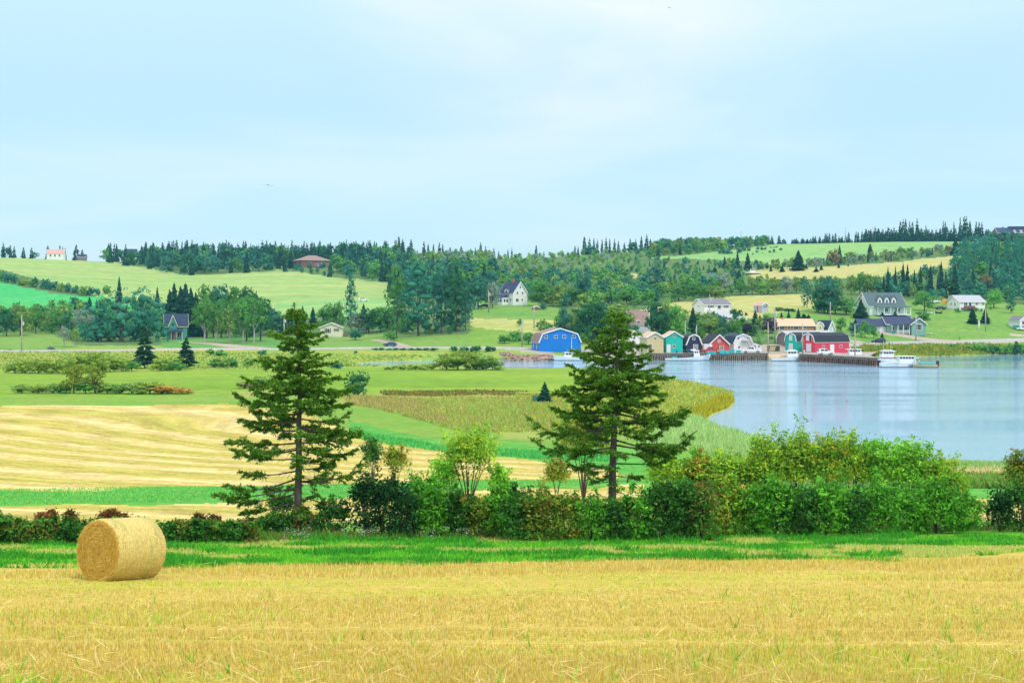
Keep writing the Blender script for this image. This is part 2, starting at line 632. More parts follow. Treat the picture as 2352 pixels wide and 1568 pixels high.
G['heather_band'] = ground_mat('heather', (0.13, 0.085, 0.03), (0.20, 0.13, 0.035), (0.20, 0.20, 0.03), 0.07, 0.3, 1.5, (0.5, 1.0), bump=0.4)
G['marsh'] = ground_mat('marsh', (0.25, 0.34, 0.055), (0.32, 0.32, 0.06), (0.24, 0.40, 0.07), 0.03, 0.14, 1.2, (0.4, 1.0), bump=0.2)
G['saltgrass'] = ground_mat('saltgrass', (0.46, 0.42, 0.02), (0.36, 0.38, 0.02), (0.42, 0.34, 0.03), 0.08, 0.4, 2.0, bump=0.2)
G['reed_bed'] = ground_mat('reed bed', (0.20, 0.36, 0.11), (0.26, 0.42, 0.14), (0.30, 0.40, 0.16), 0.06, 0.4, 2.0, bump=0.2)
G['dry_reeds'] = ground_mat('dry reeds', (0.62, 0.47, 0.22), (0.56, 0.40, 0.16), (0.50, 0.42, 0.16), 0.1, 0.5, 2.0, bump=0.2)
G['lawn'] = ground_mat('lawn', (0.115, 0.28, 0.05), (0.17, 0.31, 0.06), (0.24, 0.31, 0.08), 0.025, 0.12, 1.0, (0.4, 1.0))
G['dark_lawn'] = ground_mat('shady lawn', (0.09, 0.28, 0.06), (0.12, 0.30, 0.06), (0.24, 0.28, 0.08), 0.03, 0.12, 1.0, (0.4, 1.0))  # lawn green darkened in the colour for the shade under the trees
G['green_field'] = ground_mat('young grain', (0.06, 0.40, 0.12), (0.085, 0.42, 0.11), (0.055, 0.36, 0.09), 0.015, 0.06, 0.6, (0.5, 1.0))
G['pale_field'] = ground_mat('mown hay', (0.31, 0.42, 0.125), (0.235, 0.39, 0.11), (0.41, 0.43, 0.18), 0.014, 0.055, 0.5, (0.3, 1.3), 0.1)
G['pasture'] = ground_mat('pasture', (0.20, 0.40, 0.13), (0.28, 0.43, 0.14), (0.17, 0.38, 0.12), 0.012, 0.05, 0.5, (0.3, 1.2))
G['dry_meadow'] = ground_mat('dry meadow', (0.43, 0.42, 0.155), (0.37, 0.41, 0.12), (0.47, 0.39, 0.175), 0.02, 0.07, 0.7, (0.3, 1.1), -0.1)
G['scrub'] = ground_mat('scrub', (0.09, 0.19, 0.055), (0.14, 0.23, 0.07), (0.05, 0.13, 0.045), 0.03, 0.16, 1.0, bump=0.6)
G['hillside'] = ground_mat('hillside', (0.08, 0.16, 0.06), (0.11, 0.20, 0.06), (0.16, 0.22, 0.07), 0.02, 0.1, 0.8, bump=0.5)
G['bank'] = ground_mat('bank', (0.24, 0.34, 0.07), (0.18, 0.34, 0.065), (0.34, 0.34, 0.06), 0.04, 0.18, 1.2, (0.4, 1.0), bump=0.2)
G['yard'] = ground_mat('gravel yard', (0.42, 0.36, 0.30), (0.36, 0.32, 0.28), (0.30, 0.30, 0.22), 0.08, 0.5, 3.0)
G['sandbar'] = ground_mat('sand', (0.62, 0.46, 0.30), (0.55, 0.40, 0.26), (0.40, 0.36, 0.20), 0.2, 0.6, 3.0)

BIG = 6000
REG = [  # later entries lie over earlier ones; outlines in photo units
    ('verge', [(-BIG, 700), (BIG, 700), (BIG, 1300), (-BIG, 1300)]),
    ('hillside', [(-BIG, 300), (BIG, 300), (BIG, 805), (-BIG, 805)]),
    ('bank', [(-BIG, 796), (BIG, 790), (BIG, 850), (-BIG, 850)]),
    ('pale_field', [(-BIG, 575), (0, 575), (190, 590), (330, 614), (420, 631), (520, 629), (640, 620), (700, 626), (760, 636), (900, 645), (905, 715), (640, 715), (440, 700), (230, 690), (170, 662), (80, 640), (0, 618), (-BIG, 590)]),
    ('pasture', [(630, 696), (760, 689), (905, 683), (905, 730), (640, 730)]),
    ('green_field', [(-BIG, 625), (0, 645), (60, 662), (140, 676), (240, 682), (300, 700), (300, 735), (-BIG, 745)]),
    ('lawn', [(-BIG, 755), (0, 764), (135, 764), (180, 796), (140, 806), (-BIG, 806)]),
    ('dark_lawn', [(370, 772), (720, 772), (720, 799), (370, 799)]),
    ('lawn', [(720, 768), (1090, 768), (1090, 800), (640, 800)]),
    ('lawn', [(1080, 690), (1225, 694), (1292, 710), (1285, 736), (1080, 732)]),
    ('dry_meadow', [(1080, 731), (1290, 734), (1290, 762), (1240, 770), (1080, 752)]),
    ('verge', [(1080, 751), (1230, 766), (1230, 798), (1080, 800)]),
    ('dry_meadow', [(1440, 735), (1470, 712), (1560, 692), (1680, 680), (1860, 674), (1900, 690), (1860, 740), (1560, 722), (1500, 760)]),
    ('pasture', [(1470, 592), (1560, 588), (1640, 579), (1720, 570), (1800, 558), (1870, 552), (2270, 546), (2270, 566), (2180, 574), (2060, 582), (1930, 596), (1850, 606), (1760, 610), (1730, 600), (1640, 596)]),
    ('dry_meadow', [(1720, 622), (1800, 614), (1900, 612), (2060, 601), (2215, 584), (2210, 610), (2080, 632), (1960, 640), (1840, 642), (1720, 640)]),
    ('dry_meadow', [(1250, 624), (1480, 630), (1480, 640), (1250, 634)]),
    ('dry_meadow', [(1075, 632), (1130, 632), (1130, 642), (1075, 642)]),
    ('lawn', [(1755, 722), (1880, 706), (2000, 694), (2130, 690), (2300, 694), (2352, 700), (BIG, 690), (BIG, 784), (2352, 782), (2000, 792), (1880, 800), (1755, 770)]),
    ('yard', [(1130, 797), (1240, 801), (1330, 806), (1480, 800), (1760, 790), (1860, 792), (2010, 806), (2010, 822), (1480, 822), (1330, 812), (1230, 812)]),
    ('bank', [(1955, 793), (2352, 783), (BIG, 783), (BIG, 835), (1955, 835)]),
    ('sandbar', [(2284, 809), (2352, 810), (2352, 813), (2284, 813)]),
    ('meadow', [(-BIG, 848), (560, 845), (800, 844), (1170, 850), (1300, 846), (1560, 856), (1560, 910), (1200, 905), (900, 904), (540, 908), (0, 912), (-BIG, 915)]),
    ('marsh', [(-BIG, 803), (420, 806), (900, 812), (1000, 816), (860, 842), (560, 850), (0, 850), (-BIG, 850)]),
    ('marsh', [(1480, 858), (1600, 872), (1720, 890), (1720, 930), (1620, 990), (1500, 1000), (1240, 985), (1200, 930), (1330, 905)]),
    ('verge', [(-BIG, 912), (0, 910), (540, 905), (640, 915), (540, 932), (0, 933), (-BIG, 935)]),
    ('heath', [(780, 906), (1230, 904), (1300, 920), (1260, 990), (1060, 990), (990, 970), (860, 935), (780, 930)]),
    ('heath', [(870, 901), (1000, 900), (1100, 899), (1240, 902), (1240, 909), (1100, 908), (1000, 910), (880, 908)]),
    ('heath', [(530, 900), (620, 893), (640, 908), (530, 910)]),
    ('meadow', [(1055, 936), (1230, 930), (1280, 952), (1200, 962), (1080, 958)]),
    ('verge', [(800, 928), (870, 935), (960, 956), (1000, 970), (1012, 1030), (900, 1022), (790, 990)]),
    ('clover_patch', [(800, 962), (880, 985), (1010, 1010), (1010, 1032), (930, 1026), (800, 1000)]),
    ('verge', [(1060, 968), (1230, 968), (1300, 1000), (1240, 1020), (1060, 1010)]),
    ('heath', [(1140, 985), (1260, 985), (1240, 1014), (1150, 1006)]),
    ('clover_patch', [(1100, 1012), (1240, 1024), (1420, 1030), (1660, 1050), (1660, 1120), (1420, 1086), (1260, 1062), (1100, 1040)]),
    ('saltgrass', [(1592, 945), (1640, 918), (1700, 905), (1700, 945), (1618, 976)]),
    ('reed_bed', [(1500, 975), (1600, 958), (1630, 970), (1720, 1000), (1800, 1030), (1800, 1080), (1600, 1040), (1480, 1030)]),
    ('hay_field', [(-BIG, 930), (0, 933), (540, 927), (700, 945), (790, 985), (900, 1018), (1000, 1032), (1160, 1048), (1260, 1062), (1420, 1084), (1420, 1098), (1260, 1100), (1000, 1105), (620, 1116), (300, 1128), (0, 1136), (-BIG, 1140)]),
    ('clover_patch', [(-BIG, 1135), (0, 1129), (250, 1124), (330, 1118), (480, 1118), (700, 1117), (1000, 1105), (1300, 1098), (1500, 1096), (1500, 1112), (1000, 1128), (600, 1150), (340, 1156), (100, 1160), (-BIG, 1165)]),
    ('hay_field', [(-BIG, 1160), (0, 1160), (340, 1156), (600, 1150), (1000, 1130), (1500, 1112), (1500, 1205), (-BIG, 1205)]),
    ('reed_bed', [(1780, 1030), (2000, 1050), (2200, 1058), (BIG, 1060), (BIG, 1086), (2200, 1086), (1780, 1070)]),
    ('dry_reeds', [(1780, 1068), (2200, 1083), (BIG, 1085), (BIG, 1098), (2200, 1096), (1780, 1084)]),
    ('scrub', [(1780, 1082), (2200, 1093), (BIG, 1096), (BIG, 1122), (1780, 1118)]),
    ('clover_patch', [(1480, 1110), (2200, 1120), (BIG, 1120), (BIG, 1150), (1480, 1150)]),
    ('hay_field', [(1480, 1146), (2230, 1146), (BIG, 1150), (BIG, 1205), (1480, 1205)]),
    ('verge', [(-BIG, 1198), (BIG, 1198), (BIG, 1242), (-BIG, 1242)]),
    ('grass_strip', [(-BIG, 1238), (700, 1238), (1500, 1232), (2352, 1212), (BIG, 1206), (BIG, 1264), (2352, 1264), (2180, 1280), (1300, 1290), (900, 1296), (400, 1298), (0, 1308), (-BIG, 1310)]),
    ('stubble_field', [(-BIG, 1310), (0, 1308), (400, 1298), (900, 1296), (1300, 1290), (2180, 1280), (2352, 1264), (BIG, 1264), (BIG, 9000), (-BIG, 9000)]),
]
LABEL_GROUND = {
    'stubble_field': 'golden cut stubble field across the whole foreground', 'grass_strip': 'bright green grass strip between stubble and hedge',
    'hay_field': 'pale gold mown field with long swath stripes beyond the hedge', 'meadow': 'yellow green meadow in the middle distance', 'verge': 'fresh green grass margin around the fields',
    'clover_patch': 'deep green clover bands beside the striped field', 'heath': 'brown rough ground behind the pines', 'heather_band': 'dark russet band across the edge of the meadow',
    'marsh': 'olive and orange marsh along the bay', 'saltgrass': 'yellow salt grass on the spit by the water', 'reed_bed': 'soft green reed bed along the near shore', 'dry_reeds': 'strip of straw coloured dry reeds near the right edge',
    'lawn': 'mown lawns around the houses', 'dark_lawn': 'lawn under the birches, coloured darker for their shade', 'green_field': 'emerald green field on the left slope', 'pale_field': 'pale yellow green mown field on the left hill',
    'pasture': 'light green pasture high on the hills', 'dry_meadow': 'tan dry meadow on the slope behind the village', 'scrub': 'low green scrub behind the hedge', 'hillside': 'wooded hillside ground behind the village',
    'bank': 'rough grassy bank between road and water', 'yard': 'grey brown gravel yard behind the wharves', 'sandbar': 'narrow pale sandbar on the far right shore'}


def terrain():
    pxs = np.concatenate([np.arange(-2560, -60, 80), np.arange(-60, 2414, 5.0), np.arange(2440, 4980, 80)])
    ys = [8.0]
    while ys[-1] < 460:
        hh = H - np.interp(ys[-1], [8, 34, 60, 140, 300], [12, 8.8, 6.2, 2.2, 1])
        ys.append(ys[-1] + max(0.06, (6.5 if ys[-1] < 36 else 3.6) * ys[-1] ** 2 / (F * hh)))
    ys = np.array([*ys, *np.arange(ys[-1] + 2.5, 700, 3.0), *np.arange(704, 1240, 7.0), *np.arange(1280, 2600, 80)])
    PX, YY = np.meshgrid(pxs, ys)
    X = (PX - CX) / F * YY
    Z = ground(X.ravel(), YY.ravel()).reshape(X.shape)
    PY = YH + (H - Z) * F / YY
    nr, nc = X.shape
    idx = np.arange(nr * nc).reshape(nr, nc)
    quads = np.stack([idx[:-1, :-1], idx[:-1, 1:], idx[1:, 1:], idx[1:, :-1]], -1).reshape(-1, 4)
    fx = X.ravel()[quads].mean(1); fy = YY.ravel()[quads].mean(1)
    fpx = PX.ravel()[quads].mean(1); fpy = PY.ravel()[quads].mean(1)
    s = 6.0 / np.maximum(fy, 10)
    wob = (fbm(fx * 60 / np.maximum(fy, 30) * 0.4, fy * 0.25, 21) - 0.5)
    wob2 = (fbm(fx * 0.3, fy * 0.1, 22) - 0.5)
    jy = fpy + wob * np.where(fpy > 1000, 14, np.where(fpy > 820, 5, 4)) + wob2 * 2
    jx = fpx + (fbm(fx * 0.2, fy * 0.2, 23) - 0.5) * 14
    reg = np.zeros(len(quads), int)
    for k, (nm, poly) in enumerate(REG):
        xs = [p[0] for p in poly]; yy = [p[1] for p in poly]
        m = (jy >= min(yy)) & (jy <= max(yy)) & (jx >= min(xs)) & (jx <= max(xs))
        ii = np.nonzero(m)[0]
        reg[ii[in_poly(jx[ii], jy[ii], poly)]] = k
    # swath number of the mown field: rows run across, fanning slightly
    p1, p2 = PX, PY
    sl = np.interp(p2, [930, 960, 985, 1030, 1060, 1090, 1120, 1160, 1200], [0.03, 0.06, 0.115, 0.125, 0.09, 0.065, 0.045, 0.03, 0.03])
    y0 = p2 - sl * np.clip(p1, -300, 1500)
    row = np.interp(y0, [800, 925, 950, 975, 1002, 1022, 1042, 1078, 1112, 1140, 1200], [-4, 0, 1, 2, 3, 4, 5, 6, 7, 8, 10]).ravel()
    V = np.stack([X.ravel(), YY.ravel(), Z.ravel()], -1)
    names = sorted(set(r[0] for r in REG))
    nid = np.array([names.index(r[0]) for r in REG])[reg]
    for i, nm in enumerate(names):
        q = quads[nid == i]
        if not len(q): continue
        u, inv = np.unique(q.ravel(), return_inverse=True)
        VV = V[u]
        qq = inv.reshape(-1, 4)
        if nm == 'stubble_field':      # the part under and behind the camera
            gx, gy = np.meshgrid(np.linspace(-60, 60, 25), np.linspace(-60, 8.0, 18))
            gzv = ground(gx.ravel(), gy.ravel()) - np.where(gy.ravel() > 7, 0.15, 0.0)
            n0 = len(VV)
            VV = np.concatenate([VV, np.stack([gx.ravel(), gy.ravel(), gzv], -1)])
            ix = np.arange(25 * 18).reshape(18, 25) + n0
            qq = np.concatenate([qq, np.stack([ix[:-1, :-1], ix[:-1, 1:], ix[1:, 1:], ix[1:, :-1]], -1).reshape(-1, 4)])
            rw = np.concatenate([row[u], np.zeros(25 * 18)])
        else:
            rw = row[u]
        o = link(nm, mesh_np(nm, VV, [qq], G[nm], smooth=True, attrs={'row': rw} if nm == 'hay_field' else None))
        tag(o, LABEL_GROUND[nm], nm.replace('_', ' '), kind='structure')


terrain()

# water: one sheet at sea level with wind ripples
m, t, b = mat_base('bay water')
b.inputs['Base Color'].default_value = (0.24, 0.42, 0.58, 1)
b.inputs['Roughness'].default_value = 0.06
b.inputs['IOR'].default_value = 1.33
b.inputs['Specular IOR Level'].default_value = 0.5
tcn = N(t, 'ShaderNodeTexCoord')
m1 = N(t, 'ShaderNodeMapping'); m1.inputs['Scale'].default_value = (0.5, 1.3, 1)
t.links.new(tcn.outputs['Object'], m1.inputs[0])
wn = N(t, 'ShaderNodeTexNoise'); wn.inputs['Scale'].default_value = 1.6; wn.inputs['Detail'].default_value = 4
t.links.new(m1.outputs[0], wn.inputs[0])
m2 = N(t, 'ShaderNodeMapping'); m2.inputs['Scale'].default_value = (0.012, 0.045, 1); m2.inputs['Rotation'].default_value = (0, 0, 0.12)
t.links.new(tcn.outputs['Object'], m2.inputs[0])
wl = N(t, 'ShaderNodeTexNoise'); wl.inputs['Scale'].default_value = 1.0; wl.inputs['Detail'].default_value = 3
t.links.new(m2.outputs[0], wl.inputs[0])
calm = ramp(t, [(0.38, 0.10), (0.58, 1.0)], wl.outputs[0])
bp = N(t, 'ShaderNodeBump'); bp.inputs['Distance'].default_value = 0.26
shel = N(t, 'ShaderNodeSeparateXYZ')
t.links.new(tcn.outputs['Object'], shel.inputs[0])
smr = N(t, 'ShaderNodeMapRange')          # the water lies calmer under the lee of the far shore
t.links.new(shel.outputs[1], smr.inputs[0])
smr.inputs[1].default_value = 355.0; smr.inputs[2].default_value = 420.0
smr.inputs[3].default_value = 1.0; smr.inputs[4].default_value = 0.22
t.links.new(mathn(t, 'MULTIPLY', mathn(t, 'MULTIPLY', calm.outputs[0], 0.85), smr.outputs[0]), bp.inputs['Strength'])
t.links.new(wn.outputs[0], bp.inputs['Height'])
t.links.new(bp.outputs[0], b.inputs['Normal'])
wm = MB()
wm.poly([(-260, 130, 0), (420, 130, 0), (420, 520, 0), (-260, 520, 0)])
tag(wm.build('water', m), 'pale blue rippled water of the bay', 'water', kind='structure')


# roads and drives as draped ribbons
def ribbon(name, pts, width, mat, label, lift=0.05, cat='road'):
    P3 = []
    for i, (px, py) in enumerate(pts):
        x, Y, z = hit(px, py)
        P3.append((x, Y))
    P3 = np.array(P3)
    d = np.concatenate([[0], np.cumsum(np.hypot(*np.diff(P3, axis=0).T))])
    n = max(4, int(d[-1] / 3))
    s = np.linspace(0, d[-1], n)
    xs = np.interp(s, d, P3[:, 0]); ys = np.interp(s, d, P3[:, 1])
    k = np.ones(5) / 5
    if n > 12:
        xs[2:-2] = np.convolve(xs, k, 'valid'); ys[2:-2] = np.convolve(ys, k, 'valid')
    tx, ty = np.gradient(xs), np.gradient(ys)
    L = np.hypot(tx, ty) + 1e-9
    nx, ny = -ty / L, tx / L
    if isinstance(width, (int, float)): width = (width, width)
    w = np.linspace(width[0], width[1], n) / 2
    rows = []
    zc = ground(xs, ys)
    zc = np.convolve(np.pad(zc, 3, mode='edge'), np.ones(7) / 7, 'valid')
    for k, off in enumerate((-1.15, -1, 0, 1, 1.15)):
        X = xs + nx * w * off; Yv = ys + ny * w * off
        g = ground(X, Yv)
        Z = (g - 0.3) if abs(off) > 1.01 else np.maximum(g, zc) + lift + (0.05 if off == 0 else 0)
        rows.append(np.stack([X, Yv, Z], -1))
    V = np.concatenate(rows)
    idx = np.arange(5 * n).reshape(5, n)
    q = np.stack([idx[:-1, :-1], idx[:-1, 1:], idx[1:, 1:], idx[1:, :-1]], -1).reshape(-1, 4)
    o = link(name, mesh_np(name, V, [q], mat, smooth=True))
    return tag(o, label, cat, kind='structure')


asphalt = ground_mat('asphalt', (0.40, 0.38, 0.36), (0.45, 0.42, 0.40), (0.34, 0.33, 0.32), 0.05, 0.3, 3.0, bump=0.01)
gravel = ground_mat('drive gravel', (0.42, 0.34, 0.28), (0.46, 0.38, 0.32), (0.34, 0.30, 0.22), 0.1, 0.5, 3.0, bump=0.03)
ribbon('road', [(-500, 810), (0, 807), (250, 806), (560, 803), (700, 802), (900, 800), (1100, 799), (1180, 800), (1225, 802), (1330, 803), (1470, 801)], 4.8, asphalt, 'pale two lane road along the far bank left of the blue barn', lift=0.35)
ribbon('road', [(1930, 796), (2020, 791), (2110, 788), (2220, 785.5), (2352, 781.5), (2600, 772)], 6.5, asphalt, 'pale road along the shore at the right', lift=0.25)
ribbon('driveway', [(420, 785), (470, 788), (520, 793), (560, 797), (600, 802)], (4, 9), gravel, 'gravel driveway from the green gabled house to the road', cat='driveway', lift=0.12)
ribbon('driveway', [(860, 780), (890, 785), (915, 791), (930, 797)], (3, 5), gravel, 'faint gravel driveway beside the small blue car', cat='driveway')
ribbon('driveway', [(2020, 764), (2070, 769), (2110, 777), (2140, 782), (2200, 786)], (6, 9), gravel, 'broad driveway from the green bungalow down to the road', cat='driveway')
ribbon('driveway', [(1985, 790), (1955, 782)], (5, 5), gravel, 'short side track left of the dark car', cat='driveway')
ribbon('driveway', [(2320, 769), (2352, 772), (2420, 775)], (5, 6), gravel, 'paved drive by the house at the right edge', cat='driveway')
# ---------------------------------------------------------------- vegetation: building blocks
M_LEAF = foliage_mat('leaves', 0.3)
M_NEEDLE = foliage_mat('needles', 0.12, 0.6)
M_GRASS = foliage_mat('blades', 0.42, 0.7)
M_BARK = paint('grey brown bark', (0.10, 0.075, 0.055), 0.9, 0.3, 8.0, streak=True)
M_BIRCH = paint('pale birch bark', (0.48, 0.45, 0.42), 0.8, 0.25, 5.0)
M_DEAD = paint('dead silver wood', (0.30, 0.28, 0.26), 0.9, 0.25, 6.0)
M_SBARK = paint('spruce bark', (0.11, 0.095, 0.08), 0.95, 0.35, 9.0, streak=True)


def unit(v):
    return v / (np.linalg.norm(v, axis=-1, keepdims=True) + 1e-9)


def rand_dirs(n, rs):
    return unit(rs.normal(size=(n, 3)))


def diamonds(c, u, v):
    """leaf shaped quads: centre, half length vector, half width vector"""
    n = len(c)
    V = np.stack([c - u, c + v - 0.12 * u, c + u, c - v - 0.12 * u], 1).reshape(-1, 3)
    Fq = np.arange(4 * n).reshape(-1, 4)
    return V, Fq


def leaf_quads(c, nrm, size, rs, aspect=0.62, flat=0.4):
    n = len(c)
    d = unit(nrm * flat + rs.normal(size=(n, 3)) * 0.75 + np.array([0, 0, 0.35]))
    u = unit(np.cross(d, rand_dirs(n, rs)))
    v = np.cross(d, u)
    s = np.asarray(size)[:, None] if np.ndim(size) else size
    return diamonds(c, u * s, v * s * aspect)


_ico = None


def ico(sub=1):
    global _ico
    if _ico is None:
        bm = bmesh.new()
        bmesh.ops.create_icosphere(bm, subdivisions=1, radius=1)
        _ico = (np.array([v.co[:] for v in bm.verts]), np.array([[v.index for v in f.verts] for f in bm.faces]))
        bm.free()
    return _ico


def pal(cols, n, rs, jit=0.18, w=None):
    cols = np.array(cols, float)
    k = rs.choice(len(cols), n, p=w)
    c = cols[k] * (1 + (rs.random((n, 1)) - 0.5) * 2 * jit) * (1 + (rs.random((n, 3)) - 0.5) * 0.14)
    return np.clip(c, 0, 1)


# palettes (leaf colours)
G_MID = [(0.085, 0.20, 0.035), (0.12, 0.24, 0.04), (0.06, 0.15, 0.03)]
G_DARK = [(0.035, 0.10, 0.03), (0.05, 0.125, 0.035), (0.028, 0.075, 0.025)]
G_YEL = [(0.22, 0.30, 0.04), (0.17, 0.27, 0.04), (0.28, 0.29, 0.05)]
G_TEAL = [(0.06, 0.17, 0.105), (0.085, 0.21, 0.135), (0.045, 0.13, 0.085)]
G_SPR = [(0.025, 0.085, 0.04), (0.035, 0.105, 0.045), (0.018, 0.06, 0.032)]


def crown_mesh(name, lobes, n, leaf, cols, rs, core=0.72, mat=None, clumps=0, cl_r=0.1, shell=(0.8, 1.08)):
    """foliage spread over overlapping lobes: leaf sized faces on and inside the shells, a rough mass within"""
    Vs, Fs, Cs = [], [], []
    nv = 0
    lobes = [(np.array(c, float), np.array(r, float)) for c, r in lobes]
    area = np.array([r.prod() ** (2 / 3) for c, r in lobes])
    cnt = np.maximum(4, (n * area / area.sum()).astype(int))
    tree_c = np.mean([c for c, r in lobes], 0)
    for (c, r), k in zip(lobes, cnt):
        if clumps:
            m = max(3, int(k / clumps))
            d0 = rand_dirs(m, rs)
            d0 = d0[d0[:, 2] > -0.75]
            rad = rs.uniform(*shell, len(d0))[:, None]
            cc = c + d0 * r * rad
            d = np.repeat(d0, clumps, 0)
            p = np.repeat(cc, clumps, 0) + rs.normal(size=(len(d), 3)) * cl_r * np.array([1, 1, 0.7])
            ccol = np.repeat(pal(cols, len(d0), rs, 0.15), clumps, 0)
            colr = np.clip(ccol * (1 + (rs.random((len(d), 1)) - 0.5) * 0.4), 0, 1)
        else:
            d = rand_dirs(k, rs)
            p = c + d * r * rs.uniform(*shell, k)[:, None]
            colr = pal(cols, k, rs, 0.25)
        keep = np.ones(len(p), bool)
        for (c2, r2) in lobes:
            keep &= ~((((p - c2) / r2) ** 2).sum(1) < 0.55)
        p, d, colr = p[keep], d[keep], colr[keep]
        if len(p):
            V, Fq = leaf_quads(p, unit(d / r), leaf * rs.uniform(0.6, 1.35, len(p)), rs)
            Vs.append(V); Fs.append(Fq + nv); Cs.append(np.repeat(colr, 4, 0)); nv += len(V)
    quads = np.concatenate(Fs)
    tris = []
    if core:
        iv, if_ = ico()
        for (c, r) in lobes:
            V = c + iv * r * core * (1 + (rs.random((len(iv), 1)) - 0.5) * 0.35)
            Vs.append(V); tris.append(if_ + nv); nv += len(V)
            Cs.append(pal(cols, len(V), rs, 0.2))
    return mesh_np(name, np.concatenate(Vs), [quads] + ([np.concatenate(tris)] if tris else []), mat or M_LEAF, np.concatenate(Cs))


def broad_lobes(rs, n=9, lo=0.34, spread=0.27, r=0.24):
    L = [((rs.normal() * 0.04, rs.normal() * 0.04, 0.62), (0.30, 0.30, 0.26))]
    for k in range(n):
        a = 2 * math.pi * (k / n * 2.0 + rs.random() * 0.3)
        z = lo + (0.86 - lo) * (k + 0.5) / n
        s = spread * (1.0 - 0.65 * max(0, (z - 0.6) / 0.3)) * rs.uniform(0.75, 1.15)
        q = r * rs.uniform(0.75, 1.1) * (1.0 - 0.25 * max(0, (z - 0.6) / 0.3))
        L.append(((math.cos(a) * s, math.sin(a) * s, z), (q, q, q * 0.62)))
    return L


def poplar_lobes(rs):
    L = []
    for k in range(22):
        z = 0.12 + 0.82 * k / 21
        w = 0.42 * math.sin(math.pi * (0.17 + 0.78 * k / 21)) ** 0.6
        a = rs.random() * 6.28
        q = w * rs.uniform(0.45, 0.75)
        L.append(((math.cos(a) * (w - q) * 1.1, math.sin(a) * (w - q) * 1.1, z), (q, q, 0.075)))
    return L


def shrub_lobes(rs, n=7):
    L = [((0, 0, 0.40), (0.33, 0.33, 0.42))]
    for k in range(n):
        a = 2 * math.pi * k / n + rs.random()
        z = rs.uniform(0.10, 0.78) if n > 15 else rs.uniform(0.2, 0.7)
        s = (rs.uniform(0.1, 0.42) if n > 15 else rs.uniform(0.16, 0.32)) * (1.15 - 0.6 * z)
        q = rs.uniform(0.13, 0.26) if n > 15 else rs.uniform(0.18, 0.28)
        L.append(((math.cos(a) * s, math.sin(a) * s, z), (q, q, q * 1.05)))
    return L


def trunk_mesh(name, rs, mat, top=0.7, r=0.028, limbs=5, spread=0.3):
    mb = MB()
    pts = [(0, 0, -0.06), (rs.normal() * 0.01, rs.normal() * 0.01, 0.2), (rs.normal() * 0.02, rs.normal() * 0.02, 0.45), (rs.normal() * 0.03, rs.normal() * 0.03, top)]
    mb.tube(pts, [r * 1.3, r, r * 0.75, r * 0.3], 6)
    for k in range(limbs):
        a = 2 * math.pi * k / limbs + rs.random()
        z0 = rs.uniform(0.2, 0.42)
        z1 = z0 + rs.uniform(0.22, 0.4)
        mb.tube([(0, 0, z0), (math.cos(a) * spread * 0.5, math.sin(a) * spread * 0.5, z0 + 0.14), (math.cos(a) * spread, math.sin(a) * spread, z1)], [r * 0.55, r * 0.4, r * 0.15], 4, cap=False)
    return mb.mesh(name, mat)


def spruce_mesh(name, rs, whorls=15, per=10, sides=True, open_=0.0, cols=G_SPR, base=0.06, col_p=0.9):
    Vs, Fs, Cs = [], [], []
    nv = 0
    ctr, U, W = [], [], []
    for i in range(whorls):
        z = base + (0.97 - base) * (i + rs.uniform(-0.3, 0.3)) / whorls
        rmax = 0.5 * (1 - max(0, z)) ** col_p * rs.uniform(0.78, 1.12) + 0.012
        if i == 0: rmax *= 0.8
        a0 = rs.random() * 6.28
        for k in range(per):
            if rs.random() < open_: continue
            a = a0 + 2 * math.pi * k / per + rs.normal() * 0.15
            L = rmax * rs.uniform(0.65, 1.1)
            d = np.array([math.cos(a), math.sin(a), 0])
            t = np.array([-math.sin(a), math.cos(a), 0])
            up = np.array([0, 0, 1.0])
            drop = 0.10 * L / 0.5 * rs.uniform(0.4, 1.3)
            zb = z + rs.normal() * 0.3 * (0.97 - base) / whorls
            o = np.array([0, 0, zb])
            p1 = o + d * L + up * (rs.normal() * 0.012 - drop)
            mid = o + d * L * 0.55 - up * drop * 0.35
            ctr.append(mid); U.append((p1 - o) * 0.5); W.append(t * L * 0.24 + up * rs.normal() * 0.014)
            ctr.append(mid - up * 0.008); U.append((p1 - o) * 0.5); W.append(up * (0.03 + 0.05 * L) * (15 / whorls) ** 0.5 + t * L * 0.06)
            if sides:
                for s in (-1, 1):
                    q = o + d * L * 0.45 - up * drop * 0.4
                    e = unit(d * 0.7 + t * s * 0.8) * L * 0.34
                    ctr.append(q + e * 0.7 - up * 0.012); U.append(e - up * rs.uniform(0, 0.03)); W.append(t * L * 0.10 + up * 0.022 * s)
    c, u, w = np.array(ctr), np.array(U), np.array(W)
    V, Fq = diamonds(c, u, w)
    C = np.repeat(pal(cols, len(c), rs, 0.25), 4, 0)
    # leader
    V2, F2 = diamonds(np.array([[0, 0, 0.95], [0, 0, 0.95]]), np.array([[0, 0, 0.06]] * 2), np.array([[0.012, 0, 0], [0, 0.012, 0]]))
    return mesh_np(name, np.concatenate([V, V2]), [np.concatenate([Fq, F2 + len(V)])], M_NEEDLE, np.concatenate([C, np.full((8, 3), cols[0])]))


def rs_(k):
    return np.random.default_rng(1000 + k)


PROTO = {}


